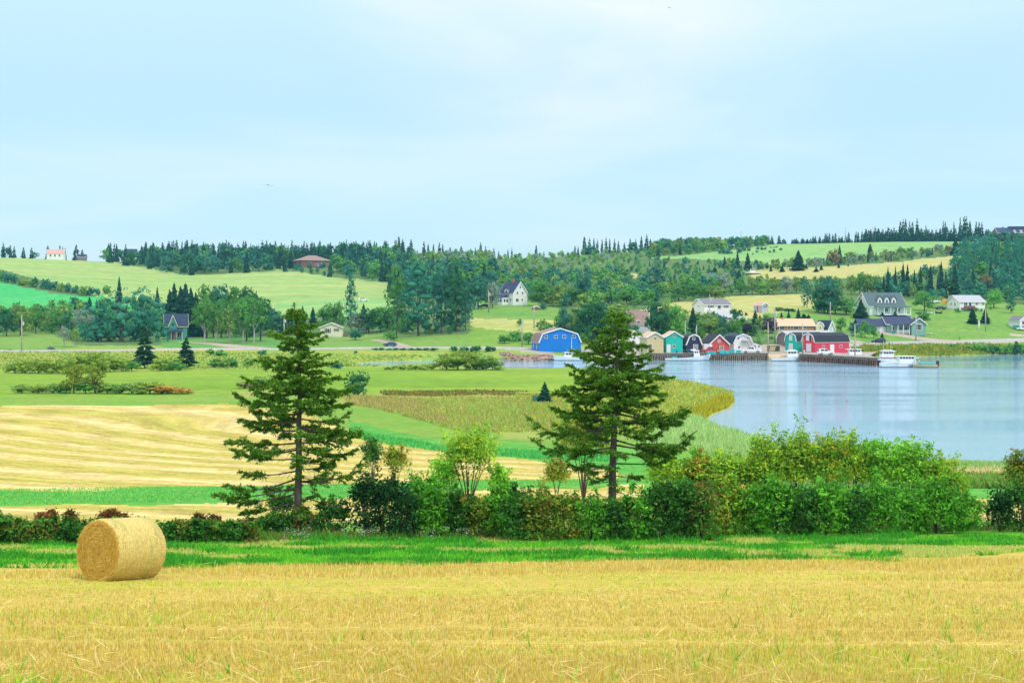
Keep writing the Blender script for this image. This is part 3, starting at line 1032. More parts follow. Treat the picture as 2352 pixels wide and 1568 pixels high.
def protos():
    wh = [(0.5, 0.5, 0.5)]
    for k in range(5):
        r = rs_(k)
        PROTO['spruce', k] = (spruce_mesh('crown', r, 22, 11, True, 0.08), trunk_mesh('trunk', r, M_SBARK, 0.85, 0.014, 0))
    for k in range(4):
        r = rs_(20 + k)
        PROTO['open_spruce', k] = (spruce_mesh('crown', r, 13, 8, True, 0.22, base=0.14), trunk_mesh('trunk', r, M_SBARK, 0.9, 0.014, 0))
    for k in range(4):
        r = rs_(30 + k)
        PROTO['far_spruce', k] = (spruce_mesh('crown', r, 14, 8, False, 0.08, base=0.03, col_p=0.75), None)
    for k in range(3):
        r = rs_(36 + k)
        PROTO['thin_spruce', k] = (spruce_mesh('crown', r, 11, 7, True, 0.3, base=0.3, col_p=0.6), trunk_mesh('trunk', r, M_SBARK, 0.95, 0.02, 0))
    for k in range(5):
        r = rs_(40 + k)
        PROTO['broad', k] = (crown_mesh('crown', broad_lobes(r, 13, 0.17, 0.28, 0.22), 2300, 0.030, [(0.9, 0.9, 0.9), (1.15, 1.1, 1.0), (0.7, 0.75, 0.75)], r, 0.55, clumps=9, cl_r=0.032), trunk_mesh('trunk', r, M_BARK, 0.7, 0.024))
    for k in range(3):
        r = rs_(50 + k)
        PROTO['airy', k] = (crown_mesh('crown', broad_lobes(r, 11, 0.36, 0.27, 0.22), 2100, 0.03, [(0.9, 0.9, 0.9), (1.15, 1.1, 1.0), (0.75, 0.78, 0.75)], r, 0.45, clumps=8, cl_r=0.03, shell=(0.45, 1.1)), trunk_mesh('trunk', r, M_BIRCH, 0.75, 0.022, 6))
    for k in range(3):
        r = rs_(60 + k)
        PROTO['poplar', k] = (crown_mesh('crown', poplar_lobes(r), 3000, 0.019, [(0.9, 0.9, 0.9), (1.2, 1.15, 1.1), (0.7, 0.72, 0.75)], r, 0.5, clumps=9, cl_r=0.022), trunk_mesh('trunk', r, M_BARK, 0.8, 0.018, 2, 0.15))
    for k in range(5):
        r = rs_(70 + k)
        PROTO['shrub', k] = (crown_mesh('foliage', shrub_lobes(r, 9), 1100, 0.042, [(0.9, 0.9, 0.9), (1.15, 1.1, 1.0), (0.7, 0.75, 0.75)], r, 0.6, clumps=8, cl_r=0.045), trunk_mesh('stem', r, M_BARK, 0.6, 0.02, 4))
    for k in range(5):
        r = rs_(80 + k)
        PROTO['far_broad', k] = (crown_mesh('crown', broad_lobes(r, 6, 0.2, 0.26, 0.28), 110, 0.082, [(0.9, 0.9, 0.9), (1.2, 1.15, 1.0), (0.65, 0.7, 0.75)], r, 0.62), None)
    for k in range(4):
        r = rs_(90 + k)
        PROTO['far_shrub', k] = (crown_mesh('foliage', shrub_lobes(r, 5), 110, 0.11, [(0.9, 0.9, 0.9), (1.2, 1.15, 1.0), (0.65, 0.7, 0.75)], r, 0.65), None)
    for k in range(3):
        r = rs_(95 + k)
        mb = MB()
        mb.tube([(0, 0, -0.03), (0.01, 0, 0.5), (-0.01, 0.01, 1.0)], [0.014, 0.010, 0.003], 5)
        for j in range(9):
            a = r.random() * 6.28; z = r.uniform(0.35, 0.95); l = 0.16 * (1.1 - z) + 0.03
            mb.tube([(0, 0, z), (math.cos(a) * l, math.sin(a) * l, z + l * 0.7)], [0.005, 0.002], 3, cap=False)
        PROTO['dead', k] = (None, mb.mesh('trunk', M_DEAD))


def willow_protos():
    for k in range(3):
        r = rs_(110 + k)
        PROTO['willow', k] = (crown_mesh('crown', shrub_lobes(r, 30), 7000, 0.02, [(0.9, 0.9, 0.9), (1.15, 1.1, 1.05), (0.7, 0.75, 0.78)], r, 0.3, clumps=10, cl_r=0.026, shell=(0.5, 1.0)), trunk_mesh('trunk', r, M_BARK, 0.5, 0.03, 3, 0.1))


protos()
willow_protos()
_pk = {}
TREES = []
TINT = {'mid': (0.075, 0.21, 0.04), 'dark': (0.03, 0.125, 0.045), 'yel': (0.18, 0.27, 0.035), 'teal': (0.04, 0.19, 0.115), 'teal2': (0.04, 0.155, 0.10),
        'olive': (0.15, 0.25, 0.05), 'bright': (0.12, 0.32, 0.055), 'purple': (0.055, 0.03, 0.06), 'orange': (0.36, 0.22, 0.04), 'grey': (0.20, 0.26, 0.20),
        'spruce': (1.0, 1.0, 1.0), 'bspruce': (0.85, 1.0, 1.25), 'lspruce': (1.5, 1.5, 1.2), 'lime': (0.20, 0.36, 0.07), 'rust': (0.19, 0.15, 0.06), 'green': (0.085, 0.24, 0.05)}
TINT = {k: tuple(np.array(v) * (1.5 if k in ('spruce', 'bspruce', 'lspruce') else 1.7)) for k, v in TINT.items()}
_NAME = {'spruce': 'spruce_tree', 'open_spruce': 'spruce_tree', 'far_spruce': 'spruce_tree', 'thin_spruce': 'spruce_tree', 'broad': 'broadleaf_tree', 'willow': 'willow_tree', 'airy': 'birch_tree', 'poplar': 'poplar_tree',
         'shrub': 'shrub', 'far_broad': 'broadleaf_tree', 'far_shrub': 'shrub', 'dead': 'dead_tree'}
_CAT = {'spruce_tree': 'spruce', 'broadleaf_tree': 'tree', 'birch_tree': 'birch', 'poplar_tree': 'poplar', 'willow_tree': 'willow', 'shrub': 'shrub', 'dead_tree': 'dead tree'}


def put_plant(kind, x, Y, z, h, w, tint, label, group=None, rz=None, dw=None, v=None):
    ks = [k for (a, k) in PROTO if a == kind]
    i = v if v is not None else _pk.get(kind, 0)
    _pk[kind] = i + 1
    crown, trunk = PROTO[kind, ks[i % len(ks)]]
    nm = _NAME[kind]
    t = TINT[tint] if isinstance(tint, str) else tint
    rz = random.random() * 6.28 if rz is None else rz
    o = empty(nm, (x, Y, z))
    if crown is not None:
        c = link('foliage' if 'shrub' in kind else 'crown', crown, o)
        c.color = (*t, 1)
    if trunk is not None:
        link('stem' if kind == 'shrub' else 'trunk', trunk, o)
    o.rotation_euler = (0, 0, rz)
    o.scale = (w, dw or w, h)
    tag(o, label, _CAT[nm], group)
    return o


def plant(kind, crop, cx, top, base, w, tint, label, group=None, Y=None, **kw):
    """place a plant from where the photograph shows its crown: centre, top, foot and width in a crop"""
    px, pt, pb, pw = DX(crop, cx), DY(crop, top), DY(crop, base), DW(crop, w)
    if Y is None:
        x, Yh, z = hit(px, pb)
    else:
        Yh = Y; x = (px - CX) / F * Yh; z = gz(x, Yh)
    h = H - (pt - YH) / F * Yh - z
    h = max(h, 0.4) * (1.08 if kind in ('broad', 'airy') else 1.0)
    return put_plant(kind, x, Yh, z - 0.05 * min(1, h * 0.1), h, pw / F * Yh * 1.06, tint, label, group, **kw)
# ---------------------------------------------------------------- woods on the hills
def wood_sites(poly, pxr, Yr, spacing, seed):
    rs = rs_(seed)
    x0 = min((pxr[0] - CX) / F * Yr[0], (pxr[0] - CX) / F * Yr[1]); x1 = max((pxr[1] - CX) / F * Yr[0], (pxr[1] - CX) / F * Yr[1])
    gx, gy = np.meshgrid(np.arange(x0, x1, spacing), np.arange(Yr[0], Yr[1], spacing))
    gx = gx.ravel() + rs.uniform(-.48, .48, gx.size) * spacing
    gy = gy.ravel() + rs.uniform(-.48, .48, gy.size) * spacing
    z = ground(gx, gy)
    px = CX + gx * F / gy
    py = YH + (H - z) * F / gy
    k = in_poly(px, py, poly) & (px > pxr[0]) & (px < pxr[1])
    return gx[k], gy[k], z[k], px[k], py[k]


# polygon of the ground they stand on, depth range, spacing, share of spruces, heights, tints, words
WOODS = [
    ('left ridge', [(190, 592), (196, 575), (700, 575), (960, 575), (1130, 580), (1130, 700), (1085, 700), (890, 690), (900, 652), (780, 640), (700, 628), (640, 623), (520, 631), (420, 633), (330, 617), (250, 603)], (190, 1130), (640, 1120), 11.0, 0.42, (10, 15), ['mid', 'teal2', 'dark', 'teal2'], 'in the dark wood along the left ridge'),
    ('middle slope', [(1090, 704), (1130, 580), (1480, 570), (1500, 600), (1600, 600), (1730, 606), (1740, 622), (1700, 640), (1840, 642), (1960, 640), (2010, 645), (2010, 668), (1860, 674), (1690, 678), (1570, 690), (1460, 712), (1400, 735), (1300, 716), (1220, 694)], (1085, 2010), (575, 1080), 10.6, 0.10, (4.5, 9.0), ['mid', 'teal2', 'olive', 'green', 'teal2'], 'in the mixed wood on the middle slope'),
    ('upper scrub', [(1480, 600), (1500, 575), (1500, 560), (1760, 545), (1800, 552), (1740, 568), (1650, 578), (1560, 588)], (1480, 1800), (880, 1130), 8.5, 0.12, (5, 9), ['olive', 'mid', 'teal2'], 'in the scrub below the right ridge'),
    ('field hedge', [(1730, 608), (1850, 604), (2060, 582), (2200, 572), (2215, 582), (2060, 600), (1900, 611), (1740, 619)], (1720, 2220), (760, 980), 6.6, 0.2, (4, 8), ['olive', 'mid', 'grey', 'rust', 'teal2'], 'in the thicket between two hillside fields'),
    ('right wood', [(2010, 690), (2030, 650), (2170, 622), (2190, 590), (2225, 552), (2700, 545), (2700, 705), (2290, 700), (2120, 690)], (2010, 2440), (575, 1060), 10.0, 0.30, (6.5, 11), ['teal', 'mid', 'teal2', 'teal'], 'in the tall wood on the right slope'),
    ('valley belt', [(-60, 740), (130, 722), (250, 700), (420, 692), (560, 694), (640, 725), (730, 742), (880, 735), (1080, 742), (1085, 772), (900, 766), (800, 762), (560, 770), (360, 770), (300, 792), (190, 792), (140, 764), (-60, 762)], (-60, 1085), (505, 690), 8.0, 0.06, (5, 9), ['mid', 'dark', 'teal2', 'olive', 'green'], 'in the tree belt along the valley road'),
    ('village trees', [(1235, 742), (1300, 735), (1440, 725), (1470, 745), (1560, 738), (1700, 735), (1760, 742), (1760, 772), (1700, 786), (1480, 790), (1240, 790)], (1235, 1765), (470, 560), 7.0, 0.0, (3.5, 6.5), ['mid', 'dark', 'green', 'olive'], 'among the gardens behind the wharf sheds'),
]
_stuffV, _stuffF, _stuffC, _stuffM = [], [], [], []


def proto_np(kind, i):
    me = PROTO[kind, i][0]
    n = len(me.vertices)
    V = np.empty(n * 3, np.float32); me.vertices.foreach_get('co', V)
    c = np.empty(n * 4, np.float32); me.attributes['col'].data.foreach_get('color', c)
    q, t = [], []
    lt = np.empty(len(me.polygons), np.int32); me.polygons.foreach_get('loop_total', lt)
    ls = np.empty(len(me.polygons), np.int32); me.polygons.foreach_get('loop_start', ls)
    vi = np.empty(len(me.loops), np.int32); me.loops.foreach_get('vertex_index', vi)
    q = vi[ls[lt == 4][:, None] + np.arange(4)]
    t = vi[ls[lt == 3][:, None] + np.arange(3)]
    return V.reshape(-1, 3), q, t, c.reshape(-1, 4)[:, :3]


class Mass:
    """a wood nobody could count, one mesh"""
    def __init__(self):
        self.V, self.Q, self.T, self.C, self.n = [], [], [], [], 0
        self.cache = {}

    def add(self, kind, i, x, Y, z, h, w, tint, rz):
        if (kind, i) not in self.cache: self.cache[kind, i] = proto_np(kind, i)
        V, q, t, c = self.cache[kind, i]
        ca, sa = math.cos(rz), math.sin(rz)
        P = np.stack([(V[:, 0] * ca - V[:, 1] * sa) * w + x, (V[:, 0] * sa + V[:, 1] * ca) * w + Y, V[:, 2] * h + z], -1)
        self.V.append(P); self.Q.append(q + self.n); self.T.append(t + self.n); self.C.append(np.clip(c * np.array(tint), 0, 1)); self.n += len(P)

    def build(self, name, mat, label, cat):
        T = np.concatenate(self.T)
        return tag(link(name, mesh_np(name, np.concatenate(self.V), [np.concatenate(self.Q)] + ([T] if len(T) else []), mat, np.concatenate(self.C))), label, cat, kind='stuff')


cand = []
for wi, (nm, poly, pxr, Yr, sp, share, hr, tints, words) in enumerate(WOODS):
    gx, gy, z, px, py = wood_sites(poly, pxr, Yr, sp, 300 + wi)
    rs = rs_(320 + wi)
    clump = fbm(gx * 0.018, gy * 0.018, 40 + wi)
    for k in range(len(gx)):
        p = share * (0.2 + 2.2 * (clump[k] - 0.2)) * (1.0 + 0.9 * (gy[k] > 960 and wi == 0))
        spr = rs.random() < p
        h = rs.uniform(*hr) * (1.1 if spr else 0.85 + 0.25 * clump[k])
        if wi == 0 and gy[k] < 980 and gy[k] > 640: h *= 0.9
        # openings around the houses in the woods
        if 674 < px[k] < 772 and 609 < py[k] < 636: h *= 0.38
        if 278 < px[k] < 318 and 594 < py[k] < 608: h *= 0.25
        if 2290 < px[k] and 545 < py[k] < 566: h *= 0.5
        low_scrub = False
        if wi == 4 and (px[k] < 2240 or gy[k] > 880): h *= 0.62
        if wi == 1 and px[k] > 1450 and gy[k] > 700: h *= 0.55
        if wi == 1 and px[k] > 1690: h *= 0.7
        low_scrub = (wi == 1 and gy[k] > 840 and px[k] < 1450) or (wi == 0 and px[k] > 945 and gy[k] > 880)
        if low_scrub:
            h *= 0.55
            if rs.random() < 0.8: spr = False
        if wi == 3: h *= 0.65
        if wi == 5 and px[k] > 590: h *= 0.6
        if h < 1: continue
        cand.append((h / gy[k], wi, spr, gx[k], gy[k], z[k], h, ['olive', 'green', 'lime', 'mid', 'grey'][rs.integers(5)] if low_scrub else tints[rs.integers(len(tints))], px[k]))
cand.sort(key=lambda c: -c[0])
mass = {}
n_ind = {True: 0, False: 0}
LIM = {True: 110, False: 170}
for (q, wi, spr, x, Y, z, h, tint, px) in cand:
    words = WOODS[wi][8]
    rsx = rng
    w = h * (rsx.uniform(0.34, 0.46) if spr else rsx.uniform(0.7, 1.0))
    kind = 'far_spruce' if spr else 'far_broad'
    tv = TINT['bspruce'] if spr else TINT[tint]
    tv = tuple(np.array(tv) * rsx.uniform(0.8, 1.2) * np.array([rsx.uniform(0.85, 1.15), 1, rsx.uniform(0.85, 1.15)]))
    if n_ind[spr] < LIM[spr] and -40 < px < 2400:
        n_ind[spr] += 1
        lab = ('narrow dark spruce standing ' if spr else 'round leafy tree standing ') + words
        put_plant(kind, x, Y, z - 0.3, h, w, tv, lab, ('spruces ' if spr else 'leafy trees ') + words)
    else:
        ks = 4 if spr else 5
        mass.setdefault((WOODS[wi][0], spr), Mass()).add(kind, int(rsx.integers(ks)), x, Y, z - 0.3, h, w, tv, rsx.random() * 6.28)
for (nm, spr), mm in mass.items():
    mm.build('woodland', M_NEEDLE if spr else M_LEAF, ('dark spruces massed' if spr else 'leafy trees massed') + {'left ridge': ' along the left ridge', 'middle slope': ' on the middle slope behind the white farmhouse', 'upper scrub': ' in the scrub below the right ridge', 'field hedge': ' between the two hillside fields', 'right wood': ' in the tall wood at the right', 'valley belt': ' along the valley road', 'village trees': ' in the gardens behind the wharf'}[nm], 'woodland')


# ---------------------------------------------------------------- rows of trees and shrubs, one by one
def fit(lab):
    return lab if len(lab.split()) <= 16 else lab.rsplit(' of ', 1)[0]


def row(kind, crop, items, tint, fmt, group, **kw):
    """items: (x, top, base, width[, tint]) in crop units, from left to right"""
    its = sorted(items, key=lambda i: i[0])
    n = len(its)
    for i, it in enumerate(its):
        plant(kind, crop, it[0], it[1], it[2], it[3], it[4] if len(it) > 4 else tint, fit(fmt.format(o=ordinal(i, n))), group, **kw)


row('far_spruce', 'C1', [(30, 236, 352, 60), (95, 256, 352, 50), (130, 270, 352, 50), (215, 280, 357, 60), (290, 280, 360, 55)], 'bspruce', 'dark spruce on the ridge left of the pink roofed house, {o} of five', 'spruces left of the pink roofed house', Y=1015)
row('far_broad', 'C1', [(60, 278, 352, 110), (325, 322, 362, 80)], 'teal2', 'low dark round tree among ridge spruces at the far left, {o} of two', 'round trees at the left end of the ridge', Y=1018)
row('far_spruce', 'C1', [(440, 264, 365, 70), (458, 300, 365, 50), (550, 258, 365, 48), (575, 275, 365, 48), (597, 290, 365, 44), (700, 256, 372, 95), (755, 300, 378, 60)], 'bspruce', 'dark spruce behind the pink roofed house and its shed, {o} of seven', 'spruces behind the pink roofed house', Y=1050)
row('far_spruce', 'C3', [(30, 280, 352, 44), (80, 235, 352, 62), (125, 270, 352, 60), (200, 288, 352, 44), (245, 310, 352, 34), (330, 300, 352, 36), (366, 284, 352, 34), (590, 258, 352, 56), (660, 320, 352, 30)], 'bspruce', 'spruce against the sky on the low middle ridge, {o} of nine', 'spruces on the low middle ridge', Y=1120)
row('thin_spruce', 'C2', [(1460, 174, 290, 56), (1690, 230, 360, 60), (1728, 250, 360, 46), (1778, 244, 350, 36), (1832, 238, 350, 56), (1862, 252, 350, 40), (1930, 280, 350, 50), (2030, 277, 352, 80), (2120, 295, 352, 36)], 'bspruce', 'thin topped spruce above the wood behind the tall poplars, {o} of nine', 'thin spruces above the poplars', Y=1110)
row('far_spruce', 'C3', [(945, 264, 305, 40), (975, 270, 305, 36), (1032, 178, 320, 76), (1080, 190, 310, 56), (1120, 194, 310, 46), (1152, 204, 310, 46), (1195, 204, 300, 40), (1232, 184, 300, 50), (1265, 198, 300, 40), (1310, 200, 300, 44), (1345, 222, 300, 44), (1400, 232, 300, 40), (1452, 196, 300, 46), (1505, 206, 290, 50), (1556, 176, 290, 54), (1605, 158, 285, 66), (1640, 206, 280, 60)], 'bspruce', 'spruce on the knoll right of the low ridge, {o} of its row', 'spruces on the middle knoll', Y=1075)
row('far_broad', 'C3', [(1745, 190, 270, 110), (1480, 230, 330, 120), (1090, 260, 380, 130), (1465, 290, 410, 150)], 'teal2', 'dark round tree beside the knoll spruces, {o} of four', 'round trees on the middle knoll', Y=1060)
sk4 = [(740, 520, 620, 30), (815, 548, 630, 30), (880, 516, 630, 66), (985, 510, 632, 66), (1055, 565, 634, 90), (1215, 566, 630, 76), (1328, 548, 626, 70), (1400, 566, 622, 60), (1485, 518, 620, 44), (1520, 516, 620, 40), (1582, 520, 618, 50), (1665, 480, 616, 50), (1690, 476, 616, 46), (1726, 476, 616, 50), (1775, 490, 614, 50), (1815, 470, 614, 50), (1866, 518, 612, 40), (1912, 526, 612, 50), (1965, 510, 612, 50), (2008, 460, 612, 56), (2118, 455, 610, 60), (2150, 458, 610, 50), (2206, 450, 610, 60), (2256, 456, 608, 44), (2334, 466, 608, 50)]
sk4 = [(a, b, c, d * 1.45) for a, b, c, d in sk4]
row('far_spruce', 'C4', sk4, 'bspruce', 'dark spruce in the row along the top of the hill field, {o} of its row', 'spruces along the hilltop field', Y=1085)
sk5 = [(20, 460, 600, 50), (105, 462, 600, 50), (160, 452, 600, 40), (200, 446, 600, 50), (240, 466, 600, 44), (315, 450, 600, 60), (375, 470, 598, 60), (440, 396, 598, 80), (535, 290, 596, 70), (575, 258, 596, 60), (612, 256, 594, 60), (670, 300, 594, 60), (712, 300, 592, 66), (780, 250, 592, 60), (845, 396, 590, 60), (910, 362, 590, 56), (1000, 420, 586, 70), (1060, 410, 586, 60), (1120, 400, 584, 60), (1165, 290, 582, 56), (1195, 296, 582, 50), (1270, 430, 580, 70), (1322, 305, 580, 44), (1415, 236, 578, 60), (1470, 216, 578, 66), (1502, 214, 576, 76), (1556, 290, 576, 70), (1650, 300, 574, 70), (1692, 302, 574, 60), (1730, 310, 574, 70), (1800, 420, 572, 90), (1890, 440, 590, 110), (2040, 380, 560, 90), (2110, 400, 560, 80)]
sk5 = [(a, b, c, d * 1.6) for a, b, c, d in sk5]
row('far_spruce', 'C5', sk5, 'bspruce', 'dark spruce in the tall hilltop belt at the upper right, {o} of its belt', 'spruces of the right hilltop belt', Y=1070)
fill = Mass()
for k in range(70):
    xx = 1985 + 345 * k / 69 + rng.normal() * 1.5
    Yk = 1076 + rng.random() * 14
    x = (xx - CX) / F * Yk
    h = rng.uniform(7, 12.5)
    fill.add('far_spruce', int(rng.integers(4)), x, Yk, gz(x, Yk) - 0.3, h, h * 0.62, TINT['bspruce'], rng.random() * 6)
for k in range(50):
    xx = 1820 + 165 * k / 49 + rng.normal()
    Yk = 1084 + rng.random() * 10
    x = (xx - CX) / F * Yk
    h = rng.uniform(2.5, 5)
    fill.add('far_spruce', int(rng.integers(4)), x, Yk, gz(x, Yk) - 0.3, h, h * 0.7, TINT['bspruce'], rng.random() * 6)
fill.build('woodland', M_NEEDLE, 'low dark spruce undergrowth along the top of the right hill', 'woodland')
row('far_broad', 'C5', [(1850, 440, 600, 150, 'teal2'), (1960, 470, 600, 160, 'dark'), (2060, 420, 600, 150, 'teal2'), (2160, 450, 610, 170, 'dark'), (2270, 470, 610, 170, 'teal2'), (2370, 480, 615, 170, 'mid')], 'teal2', 'round tree before the big roof on the right skyline, {o} of six', 'trees before the skyline building', Y=1018)
row('dead', 'C3', [(500, 288, 350, 30), (540, 290, 350, 40), (690, 290, 350, 30), (770, 290, 350, 20)], 'grey', 'bare dead tree on the low middle ridge, {o} of four', 'bare trees on the ridge', Y=1118)
row('dead', 'C5', [(1020, 290, 590, 36), (1060, 330, 590, 36), (965, 340, 590, 30)], 'grey', 'bare dead trunk in the right hilltop belt, {o} of three', 'dead trunks on the hilltop', Y=1066)

# fields on the right slope
row('spruce', 'C4', [(185, 818, 1005, 105), (375, 750, 1005, 115), (525, 762, 1030, 150), (395, 1018, 1260, 210), (715, 888, 1006, 95), (810, 950, 1008, 56), (865, 940, 1050, 66), (1270, 728, 1040, 290), (1030, 960, 1060, 110), (1385, 940, 1016, 70), (1606, 950, 1030, 80), (1530, 980, 1060, 110), (1875, 650, 935, 120), (1862, 930, 1000, 60), (2000, 940, 975, 36), (2330, 640, 835, 120), (300, 980, 1056, 110), (40, 980, 1064, 120)], 'bspruce', 'dark spruce scattered over the right hillside fields, {o} of eighteen', 'spruces scattered on the hillside fields')
row('far_shrub', 'C4', [(600, 770, 805, 30), (660, 735, 770, 60), (670, 680, 730, 56), (730, 665, 735, 56), (780, 690, 730, 60), (865, 680, 705, 36), (912, 682, 706, 36), (945, 672, 700, 40), (850, 735, 775, 50), (910, 705, 775, 50), (1010, 695, 740, 60), (740, 765, 782, 20), (470, 685, 750, 90), (540, 690, 750, 70), (400, 690, 780, 110), (280, 640, 720, 100), (170, 705, 795, 90), (110, 720, 790, 70), (240, 700, 795, 110)], 'teal2', 'small dark bush dotted over the top of the hill field, {o} of nineteen', 'bushes dotted on the hill field')
row('far_broad', 'C4', [(270, 905, 1010, 150), (1180, 830, 1010, 220), (1560, 830, 985, 160, 'grey'), (1780, 700, 960, 220, 'rust'), (2040, 745, 900, 240, 'olive'), (2180, 780, 895, 130, 'grey'), (960, 900, 1030, 180, 'olive'), (1700, 870, 975, 110, 'mid')], 'olive', 'round scrubby tree between the hillside fields, {o} of eight', 'scrub trees between hillside fields')
row('broad', 'C4', [(180, 1060, 1410, 260, 'grey'), (420, 1190, 1400, 210, 'mid'), (590, 1130, 1390, 200, 'olive'), (760, 1180, 1390, 180, 'lime'), (900, 1140, 1390, 230, 'olive'), (1100, 1120, 1380, 210, 'grey'), (1240, 1120, 1370, 160, 'olive'), (60, 1170, 1420, 220, 'green')], 'olive', 'leafy tree in the belt above the tan field, {o} of eight', 'tree belt above the tan field')
row('broad', 'C5', [(60, 1080, 1400, 220, 'olive'), (180, 1110, 1400, 200, 'mid'), (-60, 1100, 1395, 220, 'mid'), (-190, 1110, 1390, 200, 'olive')], 'olive', 'leafy tree above the grey hedge behind the mint house, {o} of four', 'trees behind the mint house')

# right wood, the trees that stand out
row('spruce', 'C5', [(290, 1090, 1410, 110), (352, 958, 1410, 100), (462, 956, 1405, 100), (575, 902, 1400, 130), (640, 930, 1400, 140), (742, 1010, 1400, 110), (830, 955, 1400, 120), (980, 936, 1400, 140), (1135, 888, 1400, 170), (1335, 916, 1400, 190), (1600, 990, 1300, 120), (1900, 1000, 1300, 130)], 'bspruce', 'tall dark spruce behind the houses on the right, {o} of twelve', 'tall spruces behind the right houses')
row('spruce', 'C5', [(1345, 540, 815, 210), (85, 636, 850, 130)], 'bspruce', 'lone dark spruce beside the upper pasture, {o} of two', 'lone spruces by the upper pasture')
row('poplar', 'C5', [(1490, 520, 1000, 160), (1790, 545, 1110, 190), (1650, 640, 1080, 180), (2115, 470, 1150, 190), (2245, 496, 1160, 170), (1960, 590, 1100, 150), (2330, 540, 1200, 150), (1480, 800, 1350, 230), (2210, 860, 1400, 230), (2050, 1000, 1420, 220)], 'teal', 'tall pale poplar in the wood at the right edge, {o} of ten', 'tall poplars of the right wood')
row('broad', 'C5', [(600, 1190, 1420, 200, 'teal2'), (720, 1230, 1440, 160, 'olive'), (850, 1330, 1520, 230, 'green'), (1800, 1080, 1400, 200, 'rust'), (1560, 1150, 1400, 220, 'teal2'), (1920, 1330, 1500, 260, 'bright'), (1250, 1150, 1400, 200, 'dark')], 'mid', 'leafy tree at the foot of the right wood, {o} of seven', 'leafy trees at the foot of the right wood')

# left half: hill hedge, willow, birches
row('far_shrub', 'C1', [(15, 470, 605, 90, 'mid'), (70, 500, 615, 110), (130, 520, 620, 80), (210, 545, 640, 120, 'olive'), (320, 548, 655, 80, 'dark'), (300, 580, 655, 110, 'olive'), (400, 565, 670, 90), (450, 560, 675, 70, 'teal2'), (500, 580, 685, 90), (560, 605, 695, 100, 'olive'), (625, 605, 700, 80), (690, 620, 710, 90), (770, 620, 735, 120, 'olive'), (840, 640, 735, 110), (900, 660, 730, 60), (980, 620, 720, 90, 'mid')], 'teal2', 'bush in the hedgerow between two left hill fields, {o} of sixteen', 'hedgerow bushes between the left fields')
row('broad', 'C1', [(60, 840, 1105, 190, 'dark'), (190, 806, 1095, 230, 'olive'), (330, 826, 1080, 190, 'mid'), (425, 862, 1070, 110, 'olive'), (560, 870, 1085, 200, 'mid'), (760, 850, 1110, 240, 'grey'), (470, 970, 1080, 90, 'green')], 'mid', 'round tree in the hedge left of the great willow, {o} of seven', 'hedge trees left of the willow')
row('spruce', 'C1', [(690, 796, 950, 74), (822, 736, 960, 140), (1095, 544, 800, 80), (1445, 640, 900, 90)], 'bspruce', 'dark spruce showing above the great willow, {o} of four', 'spruces above the great willow')
row('spruce', 'C1', [(1560, 660, 900, 230), (1600, 600, 900, 260), (1660, 630, 900, 250), (1705, 598, 900, 270), (1755, 645, 900, 240), (1800, 690, 1150, 250)], 'bspruce', 'dark spruce massed behind the green gabled house, {o} of six', 'spruces behind the green gabled house', Y=556)
row('willow', 'C1', [(890, 770, 1244, 390), (1110, 622, 1244, 600), (1350, 630, 1238, 390), (1000, 900, 1250, 420)], 'teal', 'broad silver green willow beside the green gabled house, {o} of four', 'willows beside the green gabled house', Y=505)
row('airy', 'C1', [(590, 1010, 1252, 150, 'grey'), (680, 1030, 1252, 150, 'olive')], 'olive', 'thin pale birch in front of the great willow, {o} of two', 'thin birches before the willow', Y=470)
plant('far_shrub', 'C1', 470, 1180, 1235, 110, 'grey', 'low grey bush under the pole at the left lawn')
row('open_spruce', 'C1', [(1330, 1002, 1400, 310), (1712, 1100, 1400, 290)], (1.0, 1.05, 0.95), 'dark spreading spruce beside the road before the green gabled house, {o} of two', 'spruces by the near side of the road')
row('airy', 'C1', [(1990, 770, 1165, 300, 'mid'), (2110, 830, 1185, 300, 'olive'), (2235, 740, 1170, 320, 'green'), (2330, 720, 1160, 290, 'mid'), (1880, 780, 1150, 280, 'mid')], 'olive', 'white stemmed birch on the shady lawn, {o} of five', 'birches on the shady lawn', Y=500)
row('broad', 'C1', [(1900, 640, 1100, 240, 'mid'), (2030, 620, 1100, 260, 'teal2'), (2170, 640, 1100, 240, 'mid'), (2290, 660, 1100, 260, 'dark'), (1960, 730, 1120, 220, 'green'), (2100, 720, 1120, 220, 'mid')], 'mid', 'dark round tree massed behind the birches, {o} of six', 'trees behind the birches', Y=545)
row('broad', 'C2', [(60, 740, 1160, 260, 'mid'), (190, 740, 1170, 250, 'dark')], 'mid', 'round green tree at the right end of the birch lawn, {o} of two', 'trees right of the birches', Y=520)
row('spruce', 'C2', [(575, 818, 1000, 90), (670, 830, 1000, 100), (1135, 800, 1000, 110), (150, 670, 900, 60), (90, 680, 900, 60)], 'bspruce', 'small dark spruce behind the cream cottage, {o} of five', 'spruces behind the cream cottage', Y=600)
row('broad', 'C2', [(300, 860, 1180, 250, 'teal2'), (470, 860, 1100, 220, 'dark'), (800, 810, 1040, 200, 'mid'), (890, 780, 1040, 150, 'mid'), (1180, 840, 1095, 230, 'dark'), (1290, 830, 1095, 220, 'mid'), (1090, 880, 1080, 180, 'grey'), (1380, 850, 1100, 180, 'dark')], 'dark', 'dark leafy tree behind the cream cottage, {o} of eight', 'leafy trees around the cream cottage', Y=555)
plant('poplar', 'C2', 1020, 505, 1040, 150, 'teal', 'slender lone poplar rising behind the cream cottage', Y=560)
plant('dead', 'C2', 930, 670, 975, 40, 'grey', 'bare dead stem beside the slender poplar', Y=556)
